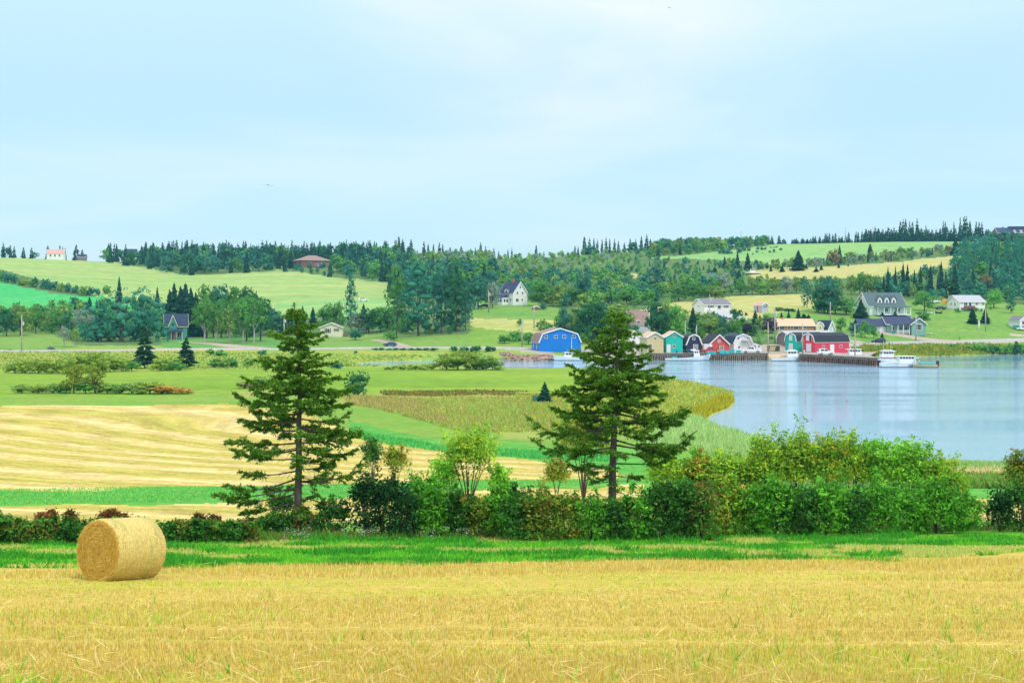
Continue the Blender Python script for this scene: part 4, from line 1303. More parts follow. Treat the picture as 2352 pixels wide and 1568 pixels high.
row('poplar', 'C2', [(1440, 430, 1150, 280, 'mid'), (1640, 392, 1165, 470, 'teal'), (1850, 430, 1165, 340, 'teal2'), (1985, 400, 1165, 300, 'dark'), (2070, 560, 1165, 200, 'teal2')], 'teal', 'great tall poplar in the clump right of the small blue car, {o} of five', 'great poplars in the centre', Y=520)
row('dead', 'C2', [(2040, 960, 1165, 60), (2085, 780, 1170, 60), (2110, 900, 1160, 50)], 'grey', 'pale dead trunk at the right foot of the great poplars, {o} of three', 'dead trunks by the poplars', Y=510)
row('shrub', 'C2', [(1062, 1024, 1138, 150, 'teal2'), (1385, 1036, 1146, 130, 'green'), (848, 1090, 1112, 44, 'dark')], 'teal2', 'clipped round bush on the lawn by the cream cottage, {o} of three', 'round bushes by the cream cottage')
row('far_shrub', 'C2', [(1245, 1208, 1258, 70), (1300, 1205, 1256, 80), (1365, 1210, 1256, 80), (1430, 1205, 1256, 80), (1500, 1208, 1255, 90), (1570, 1208, 1254, 80), (1640, 1206, 1254, 90), (1710, 1204, 1252, 90), (1780, 1206, 1250, 90), (1970, 1190, 1246, 90), (2060, 1186, 1244, 110), (2160, 1180, 1244, 120), (2285, 1188, 1240, 90), (2330, 1200, 1240, 50)], 'dark', 'low dark bush along the roadside before the great poplars, {o} of fourteen', 'roadside bushes before the poplars', Y=449)

# centre and village
row('broad', 'C3', [(-60, 560, 790, 200, 'dark'), (60, 540, 790, 220, 'teal2'), (190, 600, 800, 150, 'grey')], 'mid', 'tree left of the white farmhouse, {o} of three', 'trees left of the white farmhouse', Y=585)
plant('poplar', 'C3', 1700, 412, 770, 260, 'teal2', 'tall dark teal poplar in the middle of the slope wood', Y=640)
plant('spruce', 'C3', 745, 440, 575, 70, 'bspruce', 'lone dark spruce on the slope right of the white farmhouse', Y=830)
row('broad', 'C3', [(650, 600, 800, 270, 'mid'), (830, 620, 800, 230, 'olive'), (910, 650, 810, 220, 'mid'), (1080, 660, 830, 240, 'mid'), (1250, 700, 830, 220, 'green'), (1420, 690, 800, 230, 'mid'), (1040, 520, 720, 190, 'teal2'), (1560, 620, 790, 220, 'teal2'), (1900, 620, 770, 240, 'mid'), (2080, 600, 760, 240, 'mid'), (2240, 640, 740, 230, 'olive')], 'mid', 'round tree along the foot of the slope wood, {o} of eleven', 'trees at the foot of the slope wood', Y=600)
plant('shrub', 'C3', 657, 786, 860, 80, 'teal2', 'round dark bush on the lawn right of the white farmhouse')
row('broad', 'C3', [(850, 840, 1030, 150, 'teal2'), (950, 890, 1030, 120, 'olive'), (1080, 790, 1070, 320, 'dark'), (1160, 780, 1050, 260, 'dark'), (1020, 930, 1120, 220, 'dark')], 'dark', 'dark tree behind the blue barn, {o} of five', 'trees behind the blue barn', Y=490)
plant('broad', 'C3', 1325, 793, 1120, 400, 'olive', 'broad olive willow behind the right hand pine', Y=500)
row('shrub', 'C3', [(440, 930, 1010, 60, 'mid'), (400, 1040, 1150, 160, 'green'), (520, 1050, 1180, 150, 'green'), (300, 1080, 1170, 140, 'green')], 'green', 'green bush on the bank left of the blue barn, {o} of four', 'bushes left of the blue barn')
row('far_shrub', 'C3', [(150, 1186, 1240, 70), (208, 1196, 1236, 34), (40, 1180, 1240, 110)], 'teal2', 'small round bush by the road left of the blue barn, {o} of three', 'bushes by the road')
row('broad', 'C7', [(400, 125, 600, 480, 'dark'), (620, 170, 605, 400, 'bright'), (520, 50, 330, 170, 'lime')], 'green', 'large maple behind the yellow and teal sheds, {o} of three', 'maples behind the sheds', Y=475)
plant('spruce', 'C7', 895, 205, 480, 250, (1.2, 1.5, 1.6), 'bushy dark conifer in front of the grey roofed ranch house', Y=495)
plant('shrub', 'C7', 1115, 218, 304, 130, 'dark', 'round bush before the front wall of the grey roofed ranch')
row('broad', 'C7', [(1020, 420, 650, 200, 'green'), (1130, 310, 650, 330, 'olive'), (1330, 338, 620, 210, 'teal2'), (1500, 380, 630, 260, 'mid'), (1240, 450, 650, 240, 'green')], 'mid', 'leafy tree behind the dark and red sheds, {o} of five', 'trees behind the red shed', Y=470)
row('broad', 'C7', [(1725, 455, 640, 250), (2035, 372, 610, 270)], 'purple', 'dark purple leaved tree behind the wharf, {o} of two', 'purple trees')
row('spruce', 'C7', [(1812, 258, 470, 150), (1880, 330, 480, 140)], (1.3, 1.7, 1.4), 'dense dark conifer below the little grey shed, {o} of two', 'conifers below the little shed')
row('shrub', 'C7', [(1678, 292, 352, 46, 'purple'), (1962, 320, 400, 130, 'mid')], 'mid', 'neat bush on the lawn near the little grey shed, {o} of two', 'bushes near the little shed')
plant('shrub', 'C7', 1862, 515, 650, 90, 'bright', 'bright green upright bush left of the lamp post', Y=455)
plant('shrub', 'C7', 2050, 632, 690, 90, 'yel', 'round yellow green bush on the lawn by the teal gambrel')
row('shrub', 'C8', [(235, 136, 240, 130), (320, 150, 240, 130), (400, 156, 236, 130)], 'dark', 'clipped dark hedge bush behind the brick bungalow, {o} of three', 'hedge behind the brick bungalow', Y=545)
row('spruce', 'C8', [(275, 198, 296, 50), (365, 178, 290, 60), (490, 148, 296, 90), (560, 220, 320, 130), (620, 230, 330, 90)], (1.0, 1.3, 1.2), 'small conifer behind the brick bungalow, {o} of five', 'conifers behind the brick bungalow', Y=525)
plant('poplar', 'C8', 600, -239, 232, 190, 'teal2', 'tall slim tree with bare lower trunk above the brick bungalow', Y=560)
row('broad', 'C8', [(745, -110, 276, 250, 'dark'), (860, -260, 280, 320, 'teal2'), (960, -80, 285, 280, 'dark'), (1105, 20, 300, 320, 'green'), (830, 0, 280, 270, 'dark')], 'dark', 'dark tree above the small yellow barn, {o} of five', 'dark trees above the yellow barn', Y=545)
row('spruce', 'C8', [(1290, 40, 290, 270)], (1.2, 1.5, 1.4), 'dense dark conifer left of the mint house', None)
row('broad', 'C8', [(1035, 265, 455, 150, 'green'), (1190, 330, 505, 170, 'teal2'), (1340, 305, 535, 150, 'green'), (1455, 365, 545, 100, 'green'), (2090, 195, 350, 180, 'mid')], 'green', 'small garden tree round the green bungalow, {o} of five', 'garden trees round the green bungalow')
row('spruce', 'C8', [(1565, 198, 268, 80), (1726, 188, 270, 90), (1560, 460, 530, 62)], (1.6, 2.0, 1.6), 'little cone shaped bush near the mint house porch or green bungalow, {o} of three', 'cone bushes')
plant('broad', 'E1', 430, 165, 470, 320, 'green', 'big dark round tree between the mint house and white ranch')
row('far_shrub', 'E1', [(600, 462, 505, 90), (670, 466, 505, 80), (340, 480, 510, 110)], 'dark', 'low dark hedge bush below the white ranch, {o} of three', 'hedge below the white ranch')
row('spruce', 'E1', [(1155, 405, 662, 220), (1345, 415, 656, 190)], (0.9, 1.3, 1.2), 'neat dark round headed conifer on the right lawn, {o} of two', 'lawn conifers')
plant('poplar', 'E1', 1730, 85, 510, 190, 'teal2', 'drooping birch like tree on the upper right lawn')
plant('broad', 'E1', 1480, 140, 420, 290, 'bright', 'bright green tree right of the white ranch')
row('shrub', 'E1', [(925, 408, 486, 95), (1215, 405, 470, 90), (1290, 420, 470, 60), (1140, 400, 470, 70), (1425, 385, 455, 40), (380, 770, 812, 70)], 'green', 'garden bush by the white ranch or green bungalow wall, {o} of six', 'garden bushes on the right')
row('far_shrub', 'E1', [(40, 985, 1030, 160), (170, 975, 1035, 150), (300, 975, 1040, 160), (420, 975, 1050, 130), (510, 990, 1052, 120, 'teal'), (620, 985, 1040, 140, 'olive'), (740, 970, 1045, 130, 'olive'), (860, 955, 1045, 170), (980, 975, 1045, 140, 'bright'), (1110, 975, 1050, 150), (1220, 930, 1048, 150, 'bright'), (1340, 955, 1050, 160), (1460, 945, 1050, 170, 'dark'), (1580, 945, 1052, 160), (1700, 930, 1050, 170), (1820, 905, 1050, 180, 'dark'), (1930, 890, 1050, 180), (-120, 985, 1030, 150), (-260, 985, 1025, 150)], 'green', 'bush on the bank between the road and the bay, {o} of nineteen', 'bushes on the right bank', Y=484)

# middle distance shrubs
row('shrub', 'C1', [(130, 1330, 1442, 169), (230, 1300, 1445, 221), (350, 1300, 1445, 247), (470, 1310, 1446, 221), (580, 1290, 1446, 234), (700, 1260, 1440, 260), (800, 1230, 1438, 247), (890, 1225, 1436, 221), (1010, 1262, 1430, 247), (1120, 1280, 1425, 208), (1210, 1310, 1425, 169, 'green'), (1480, 1290, 1420, 195), (1590, 1280, 1415, 221), (1530, 1330, 1420, 169, 'green'), (1640, 1320, 1420, 143, 'green')], 'yel', 'yellow green willow bush in the row below the road, {o} of fifteen', 'yellow willow bushes below the road')
row('far_shrub', 'C1', [(1935, 1210, 1275, 100, 'green'), (2020, 1212, 1285, 120, 'green'), (2000, 1290, 1390, 160, 'mid'), (2120, 1290, 1390, 170, 'mid'), (2060, 1300, 1392, 130, 'olive'), (90, 1215, 1245, 40, 'green'), (2280, 1290, 1380, 140, 'olive')], 'green', 'low bush on the marsh edge left of the first pine, {o} of seven', 'marsh edge bushes on the left')
row('broad', 'F7', [(482, 72, 298, 165), (622, 86, 292, 155)], (0.30, 0.40, 0.05), 'small round headed yellowish tree in the field hedge, {o} of two', 'round headed hedge trees', Y=238)
row('shrub', 'F7', [(140, 202, 292, 143, 'olive'), (250, 205, 294, 143, 'yel'), (345, 195, 295, 143, 'olive'), (420, 215, 296, 143, 'mid'), (700, 195, 296, 169, 'olive'), (780, 205, 298, 156, 'mid'), (860, 186, 298, 221, 'olive'), (980, 190, 298, 234, 'yel'), (1090, 205, 296, 221, 'orange'), (1190, 228, 292, 169, 'orange'), (560, 180, 296, 156, 'mid')], 'olive', 'bush in the field hedge beside the round headed trees, {o} of eleven', 'field hedge bushes', Y=238)
plant('shrub', 'C2', 1080, 1412, 1640, 250, 'dark', 'dark blue green bush just right of the first pine', Y=232)
row('shrub', 'F7', [(1700, 150, 250, 150, 'olive'), (1600, 190, 262, 130, 'rust')], 'olive', 'olive and rust bush half hidden by the first pine, {o} of two', 'bushes behind the first pine', Y=255)
plant('spruce', 'F8', 1180, 242, 372, 120, (1.0, 1.5, 2.0), 'small blue green spruce left of the second pine')
plant('far_shrub', 'F8', 1130, 310, 368, 70, 'teal2', 'low bush at the foot of the small blue green spruce')
row('shrub', 'C2', [(1900, 1240, 1412, 264, 'yel'), (2000, 1212, 1412, 345, 'yel'), (2110, 1228, 1412, 322, 'yel'), (2230, 1246, 1412, 322, 'olive'), (2320, 1300, 1412, 229, 'olive')], 'yel', 'rounded light willow at the end of the creek, {o} of five', 'rounded willows by the creek')
row('far_shrub', 'C2', [(1380, 1370, 1412, 130), (1480, 1360, 1412, 130), (1580, 1355, 1412, 140), (1680, 1350, 1412, 140), (1770, 1335, 1412, 120)], 'yel', 'low yellow green bush along the creek edge, {o} of five', 'low bushes along the creek')
row('far_shrub', 'C2', [(1062, 1228, 1262, 44, 'teal'), (890, 1330, 1400, 150, 'teal2'), (200, 1225, 1275, 110, 'teal2')], 'teal2', 'small dark bush on the creek bank, {o} of three', 'creek bank bushes')

# low cover on the rough ground of the middle distance (heath, marsh, reeds)
def cover(name, poly, n, hr, w, cols, label, seed, Yr, upright=0.5, mat=None, gap=0.0):
    rs = rs_(seed)
    xs0 = [p[0] for p in poly]; ys0 = [p[1] for p in poly]
    X, Yv = [], []
    px = rs.uniform(min(xs0), max(xs0), n * 3); py = rs.uniform(min(ys0), max(ys0), n * 3)
    k = in_poly(px, py, poly)
    px, py = px[k][:n], py[k][:n]
    # invert the view to the ground with a table of rays
    bins = np.round(px / 12) * 12
    Y = np.zeros(len(px)); okm = np.zeros(len(px), bool)
    for bpx in np.unique(bins):
        i = np.nonzero(bins == bpx)[0]
        hit(bpx, 900)
        g = np.minimum.accumulate(_cache[round(bpx)])
        Y[i] = np.interp(-py[i], -g, _YS)
    X = (px - CX) / F * Y
    z = ground(X, Y)
    ok = (Y > Yr[0]) & (Y < Yr[1]) & (z > 0.03)
    ok &= (fbm(X * 0.12, Y * 0.12, seed + 9) > gap)
    X, Y, z, px = X[ok], Y[ok], z[ok], px[ok]
    m = len(X)
    h = rs.uniform(*hr, m) * (0.6 + 0.8 * vnoise(X * 0.15, Y * 0.15, seed))
    a = rs.random(m) * 6.28
    c = np.stack([X, Y, z + h * 0.42], -1)
    u = np.stack([rs.normal(size=m) * h * 0.22, rs.normal(size=m) * h * 0.22, h * 0.58], -1)
    v = np.stack([np.cos(a) * w, np.sin(a) * w * 0.5, np.zeros(m)], -1) * rs.uniform(0.6, 1.4, (m, 1))
    V, Fq = diamonds(c, u, v)
    cl = np.repeat(pal(cols, m, rs, 0.3), 4, 0)
    tag(link(name, mesh_np(name, V, [Fq], mat or M_GRASS, cl)), label, 'ground cover', kind='stuff')


cover('heather', [(870, 899), (1000, 898), (1100, 897), (1240, 900), (1240, 909), (1100, 907), (1000, 911), (880, 908)], 2200, (0.12, 0.42), 0.2, [(0.22, 0.14, 0.05), (0.32, 0.22, 0.05), (0.26, 0.32, 0.06), (0.18, 0.22, 0.05)], 'russet heather along the meadow edge', 501, (150, 320), gap=0.47)
cover('rough_grass', [(780, 914), (1240, 914), (1300, 925), (1262, 992), (1060, 992), (990, 972), (860, 937)], 14000, (0.2, 0.5), 0.10, [(0.46, 0.38, 0.11), (0.44, 0.48, 0.11), (0.32, 0.48, 0.09), (0.50, 0.42, 0.13), (0.30, 0.50, 0.09)], 'brown and olive rough grass behind the saplings', 502, (110, 300))
cover('dry_grass', [(795, 912), (900, 911), (1030, 932), (1030, 975), (960, 964), (860, 938), (795, 930)], 5000, (0.25, 0.6), 0.1, [(0.46, 0.36, 0.13), (0.54, 0.44, 0.16), (0.38, 0.40, 0.11)], 'tan dry grass wedge right of the first spruce', 513, (110, 300), gap=0.44)
cover('goldenrod', [(1180, 905), (1330, 910), (1480, 870), (1600, 876), (1700, 895), (1690, 925), (1600, 960), (1480, 985), (1240, 990), (1200, 930)], 14000, (0.2, 0.55), 0.12, [(0.42, 0.48, 0.08), (0.52, 0.48, 0.06), (0.32, 0.50, 0.09), (0.46, 0.38, 0.09), (0.28, 0.48, 0.09)], 'olive and gold marsh plants on the spit', 503, (150, 330))
cover('salt_grass', [(1590, 948), (1640, 918), (1694, 905), (1694, 935), (1622, 974)], 3000, (0.4, 0.9), 0.1, [(0.44, 0.42, 0.02), (0.36, 0.38, 0.02), (0.50, 0.44, 0.04)], 'yellow salt grass round the tip of the spit', 504, (150, 300))
cover('reeds', [(1500, 978), (1600, 960), (1630, 972), (1720, 1003), (1800, 1034), (1800, 1080), (1600, 1040), (1480, 1030)], 9000, (0.5, 1.0), 0.06, [(0.32, 0.54, 0.16), (0.40, 0.60, 0.20), (0.50, 0.62, 0.28)], 'soft green reeds along the near shore', 505, (110, 240))
cover('reeds', [(2120, 1070), (2420, 1073), (2420, 1090), (2120, 1086)], 9000, (0.3, 0.62), 0.04, [(0.24, 0.48, 0.13), (0.34, 0.56, 0.18), (0.46, 0.56, 0.22)], 'green reeds at the water near the right edge', 506, (110, 160))
cover('dry_reeds', [(2120, 1080), (2420, 1085), (2420, 1100), (2120, 1094)], 2500, (0.2, 0.5), 0.07, [(0.80, 0.66, 0.34), (0.70, 0.56, 0.26)], 'straw coloured reeds near the right edge', 507, (90, 140))
cover('bramble', [(2100, 1090), (2420, 1096), (2420, 1124), (2100, 1120)], 9000, (0.2, 0.6), 0.09, [(0.18, 0.42, 0.06), (0.24, 0.44, 0.07), (0.30, 0.24, 0.06), (0.14, 0.34, 0.06)], 'low bramble thicket near the right edge', 508, (80, 130), mat=M_LEAF)
cover('marsh_grass', [(-40, 806), (420, 808), (900, 814), (1000, 818), (860, 842), (560, 848), (-40, 850)], 6500, (0.12, 0.45), 0.3, [(0.24, 0.40, 0.07), (0.36, 0.42, 0.07), (0.16, 0.36, 0.07), (0.22, 0.40, 0.09)], 'olive marsh grass between the road and meadow', 509, (330, 452))
cover('bank_grass', [(1955, 795), (2400, 786), (2400, 816), (2110, 820), (1955, 818)], 5000, (0.4, 1.1), 0.35, [(0.40, 0.36, 0.04), (0.26, 0.36, 0.05), (0.18, 0.32, 0.05)], 'gold and green grass on the right bank', 510, (430, 500))
cover('tall_grass', [(800, 985), (880, 1000), (1012, 1024), (1240, 1038), (1420, 1046), (1420, 1062), (1240, 1054), (1000, 1036), (800, 1006)], 9000, (0.12, 0.35), 0.06, [(0.10, 0.50, 0.12), (0.14, 0.56, 0.13), (0.08, 0.40, 0.09)], 'deep green tall grass behind the saplings', 511, (90, 200))
cover('tall_grass', [(-60, 1126), (330, 1117), (600, 1117), (1000, 1106), (1500, 1098), (1500, 1110), (1000, 1128), (600, 1148), (100, 1158), (-60, 1162)], 14000, (0.03, 0.12), 0.035, [(0.12, 0.54, 0.12), (0.18, 0.60, 0.13), (0.30, 0.58, 0.13)], 'green clover strip across the mown field', 512, (60, 130))
# ---------------------------------------------------------------- the two big pines and the hedge in front
NEED = [(0.085, 0.22, 0.022), (0.12, 0.285, 0.026), (0.055, 0.16, 0.02), (0.17, 0.35, 0.035)]


def spray(path, rs, n, ln, wd, spread=0.9):
    """needle twigs bristling along a path (k,3): returns centres, half lengths, half widths"""
    path = np.asarray(path)
    seg = np.diff(path, axis=0)
    L = np.linalg.norm(seg, axis=1)
    cum = np.concatenate([[0], np.cumsum(L)])
    s = rs.random(n) * cum[-1]
    i = np.clip(np.searchsorted(cum, s, side='right') - 1, 0, len(seg) - 1)
    t = ((s - cum[i]) / np.maximum(L[i], 1e-6))[:, None]
    p = path[i] + seg[i] * t
    d = unit(seg[i])
    o = unit(d * rs.uniform(0.3, 1.2, (n, 1)) + rs.normal(size=(n, 3)) * spread * np.array([1, 1, 0.85]) + np.array([0, 0, 0.2]))
    h = ln * rs.uniform(0.6, 1.3, (n, 1)) * 0.5
    u = o * h
    w = unit(np.cross(o, rand_dirs(n, rs))) * wd * rs.uniform(0.7, 1.3, (n, 1))
    return p + u * 0.8, u, w


def big_spruce(name, crop, Y, trunk, Lb, Rb, label, seed, r0, dead_from, top_y, base_y, needle_k=1.0):
    rs = rs_(seed)

    def W(x, y, dy=0.0):
        px, py = DX(crop, x), DY(crop, y)
        return np.array(at(px, py, Y + dy))
    base = W(*trunk[-1])
    root = empty(name, (base[0], Y, gz(base[0], Y) - 0.05))
    off = np.array(root.location)
    tr = [W(x, y) - off for x, y in trunk]
    tr[-1][2] = -0.2
    tz = np.array([p[2] for p in tr]); ht = tz[0]
    mb = MB()
    rad = [max(0.012, r0 * (1 - p[2] / ht) ** 0.85 + 0.01) for p in tr]
    mb.tube(tr[::-1], rad[::-1], 9)
    mb.build('trunk', M_SBARK, root, smooth=True)
    txz = lambda z: np.array([np.interp(z, tz[::-1], [p[0] for p in tr][::-1]), 0.0, z])
    limb = MB()
    twig = MB()
    C, U, Wd = [], [], []

    def branch(p0, p1, h_rel, bare, thick, dens):
        d = p1 - p0
        L = np.linalg.norm(d)
        if L < 0.15: return
        sag = np.array([0, 0, rs.uniform(-0.16, -0.02) * L]) if h_rel < 0.6 else np.array([0, 0, rs.uniform(-0.08, 0.03) * L])
        mid1, mid2 = p0 + d * 0.35 + sag * 0.7, p0 + d * 0.7 + sag
        p1 = p1 + np.array([0, 0, rs.uniform(-0.05, 0.12) * L])
        path = np.array([p0, mid1, mid2, p1])
        limb.tube(path, [thick, thick * 0.7, thick * 0.45, 0.006], 5, cap=False)
        hd = unit(np.array([d[0], d[1], 0]))
        side = np.array([-hd[1], hd[0], 0])
        nsub = max(4, int(L * 8.0))
        fine = np.array([np.interp(np.linspace(0, 1, 12), [0, .35, .7, 1], path[:, k]) for k in range(3)]).T
        for k in range(nsub):
            t = bare + (1 - bare) * (k + rs.random()) / nsub
            q = fine[min(11, int(t * 11))]
            sl = (0.16 + 0.30 * L * (1.05 - t)) * rs.uniform(0.6, 1.2)
            sl = min(sl, 0.95)
            s = 1 if k % 2 else -1
            e = unit(hd * rs.uniform(0.5, 1.0) + side * s * rs.uniform(0.4, 1.0) + np.array([0, 0, rs.uniform(-0.45, 0.4)])) * sl
            twp = np.array([q, q + e * 0.55 + np.array([0, 0, 0.02]), q + e])
            twig.tube(twp, [0.008, 0.006, 0.003], 3, cap=False)
            n = int((22 + sl * 195) * dens * needle_k)
            c, u, w = spray(twp, rs, n, 0.115, 0.0165, 0.62)
            C.append(c); U.append(u); Wd.append(w)
        n = int((14 + L * (1 - bare) * 90) * dens * needle_k)
        c, u, w = spray(fine[int(bare * 11):], rs, n, 0.115, 0.0165, 0.7)
        C.append(c); U.append(u); Wd.append(w)
        for _ in range(int(L * 1.0 * dens)):        # knots of foliage
            t = rs.uniform(max(bare, 0.15), 1.0)
            q = fine[min(11, int(t * 11))] + rs.normal(size=3) * np.array([0.12, 0.12, 0.10])
            m_ = 60
            o_ = rand_dirs(m_, rs)
            h_ = 0.12 * rs.uniform(0.6, 1.3, (m_, 1)) * 0.5
            C.append(q + o_ * rs.uniform(0.04, 0.2, (m_, 1))); U.append(o_ * h_); Wd.append(unit(np.cross(o_, rand_dirs(m_, rs))) * 0.02)
        # bare inner twigs
        for k in range(int(L * bare * 9)):
            t = rs.uniform(0.1, max(0.12, bare))
            q = fine[min(11, int(t * 11))]
            e = unit(hd * 0.5 + side * rs.choice([-1, 1]) * 0.8 + np.array([0, 0, rs.uniform(-0.5, 0.3)])) * rs.uniform(0.2, 0.6)
            twig.tube([q, q + e * 0.6, q + e + np.array([0, 0, -0.05])], [0.007, 0.005, 0.002], 3, cap=False)

    ext = []
    for sgn, lst in ((-1, Lb), (1, Rb)):
        for (y0, xe, ye) in lst:
            p0 = txz((W(trunk[0][0], y0) - off)[2])
            dy = rs.uniform(-0.5, 0.5)
            p1 = W(xe, ye, dy) - off
            rel = p0[2] / ht
            L = np.linalg.norm(p1 - p0)
            ext.append((p0[2], L))
            bare = 0.06 if rel > 0.6 else (0.34 if rel > 0.35 else 0.55)
            branch(p0, p1, rel, bare, 0.008 + 0.012 * min(L, 2.5), (1.15 if rel > 0.3 else 0.8) * rs.uniform(0.6, 1.35))
            for _ in range(1 if rel > 0.6 or rs.random() < 0.55 else 0):   # a companion a little above, shorter, leaning out of the plane
                a = rs.uniform(0.35, 0.9) * rs.choice([-1, 1])
                dd = (p1 - p0) * rs.uniform(0.55, 0.8)
                q0 = txz(p0[2] + rs.uniform(-0.12, 0.16))
                q1 = q0 + np.array([dd[0] * math.cos(a), abs(dd[0]) * math.sin(a), dd[2] + rs.uniform(-0.1, 0.1)])
                branch(q0, q1, rel, bare, 0.010 + 0.012 * L / 2.5, 0.9 if rel > 0.3 else 0.5)
    ext.sort()
    ez = [e[0] for e in ext]; el = [e[1] for e in ext]
    # limbs towards and away from the viewer
    z = 0.16 * ht
    while z < 0.97 * ht:
        for k in range(2 if z > 0.42 * ht else 1):
            a = rs.choice([-1, 1]) * (math.pi / 2 + rs.uniform(-0.75, 0.75))
            L = np.interp(z, ez, el) * rs.uniform(0.5, 0.85)
            p0 = txz(z + rs.uniform(-0.1, 0.1))
            p1 = p0 + np.array([math.cos(a) * L, math.sin(a) * L, rs.uniform(-0.02, 0.16) * L])
            rel = z / ht
            branch(p0, p1, rel, 0.05 if rel > 0.55 else 0.35, 0.008 + 0.009 * L / 2.5, 0.8 if rel > 0.42 else 0.5)
        z += 0.034 * ht
    for k in range(9):
        z = rs.uniform(0.5, 0.92) * ht
        a = rs.random() * 6.28
        L = np.interp(z, ez, el) * rs.uniform(0.25, 0.55)
        p0 = txz(z)
        branch(p0, p0 + np.array([math.cos(a) * L, math.sin(a) * L, rs.uniform(-0.1, 0.35) * L]), z / ht, 0.1, 0.012, rs.uniform(0.6, 1.1))
    # dead twigs low on the trunk
    for k in range(26):
        z = rs.uniform(0.03, 0.3) * ht
        a = rs.random() * 6.28
        L = rs.uniform(0.3, 1.1)
        p0 = txz(z)
        twig.tube([p0, p0 + np.array([math.cos(a) * L * .6, math.sin(a) * L * .6, 0.03]), p0 + np.array([math.cos(a) * L, math.sin(a) * L, rs.uniform(-0.2, 0.05)])], [0.012, 0.007, 0.002], 3, cap=False)
    # leader
    tipz = np.array([txz(ht * 0.93), txz(ht * 0.99)])
    c, u, w = spray(tipz, rs, 60, 0.14, 0.018)
    C.append(c); U.append(u); Wd.append(w)
    o = limb.build('limbs', M_SBARK, root)
    o['kind'] = 'stuff'
    o = twig.build('twigs', M_SBARK, root)
    o['kind'] = 'stuff'
    C, U, Wd = np.concatenate(C), np.concatenate(U), np.concatenate(Wd)
    V, Fq = diamonds(C, U, Wd)
    pc = pal(NEED, len(C), rs, 0.25)
    tip = rs.random(len(C)) < 0.10
    pc[tip] = pal([(0.22, 0.40, 0.05)], int(tip.sum()), rs)
    link('crown', mesh_np('crown', V, [Fq], M_NEEDLE, np.repeat(pc, 4, 0)), root)
    tag(root, label, 'spruce', 'big spruces of the hedge')
    return root, len(C)


_YH1 = 52.5
S1 = big_spruce('spruce_tree', 'F1', _YH1, [(612, 40), (628, 180), (645, 400), (652, 620), (645, 850), (645, 1100), (640, 1300), (640, 1480)],
           [(110, 580, 100), (150, 555, 130), (220, 480, 262), (300, 450, 250), (350, 520, 330), (420, 352, 420), (470, 420, 470), (520, 460, 520), (570, 265, 568), (640, 320, 610), (680, 380, 650), (720, 212, 672), (770, 330, 740), (820, 250, 800), (880, 300, 850), (960, 162, 925), (1000, 190, 1015), (1060, 330, 1040), (1140, 245, 1130), (1190, 145, 1205), (1250, 70, 1322), (1290, 165, 1365), (1340, 260, 1430)],
           [(110, 660, 100), (150, 700, 130), (220, 770, 190), (270, 800, 240), (310, 832, 262), (380, 832, 390), (450, 892, 440), (500, 850, 500), (560, 960, 545), (620, 1040, 612), (680, 900, 670), (730, 1000, 700), (800, 990, 790), (860, 1062, 875), (920, 960, 900), (960, 1050, 920), (1000, 1030, 995), (1080, 900, 1085), (1130, 880, 1110), (1210, 1110, 1060), (1180, 820, 1210)],
           'tall spruce left of centre with open dark limbs and a bare lower trunk', 601, 0.15, 0.3, 40, 1480)
S2 = big_spruce('spruce_tree', 'F2', _YH1, [(798, 50), (796, 200), (792, 420), (785, 640), (772, 880), (765, 1100), (757, 1280), (755, 1450)],
           [(110, 740, 95), (150, 690, 130), (200, 620, 190), (260, 540, 290), (310, 560, 320), (350, 440, 382), (420, 460, 375), (480, 398, 470), (540, 430, 560), (590, 480, 600), (640, 320, 640), (690, 300, 690), (740, 420, 740), (790, 280, 785), (830, 350, 845), (920, 95, 890), (965, 300, 935), (1080, 130, 1080), (1120, 300, 1085), (1230, 420, 1235), (1330, 580, 1325)],
           [(110, 850, 100), (160, 900, 120), (240, 960, 232), (310, 1030, 310), (380, 1052, 385), (440, 1050, 420), (500, 1150, 482), (545, 1222, 540), (600, 1050, 590), (640, 1090, 630), (685, 1182, 680), (740, 1150, 700), (790, 1330, 762), (820, 1362, 812), (870, 1292, 910), (960, 1130, 960), (1020, 1392, 1000), (1060, 1340, 1032), (1110, 1240, 1090), (1200, 1230, 1190), (1290, 980, 1290)],
           'broad spruce right of centre with long level limbs in front of the sheds', 602, 0.16, 0.3, 50, 1450)


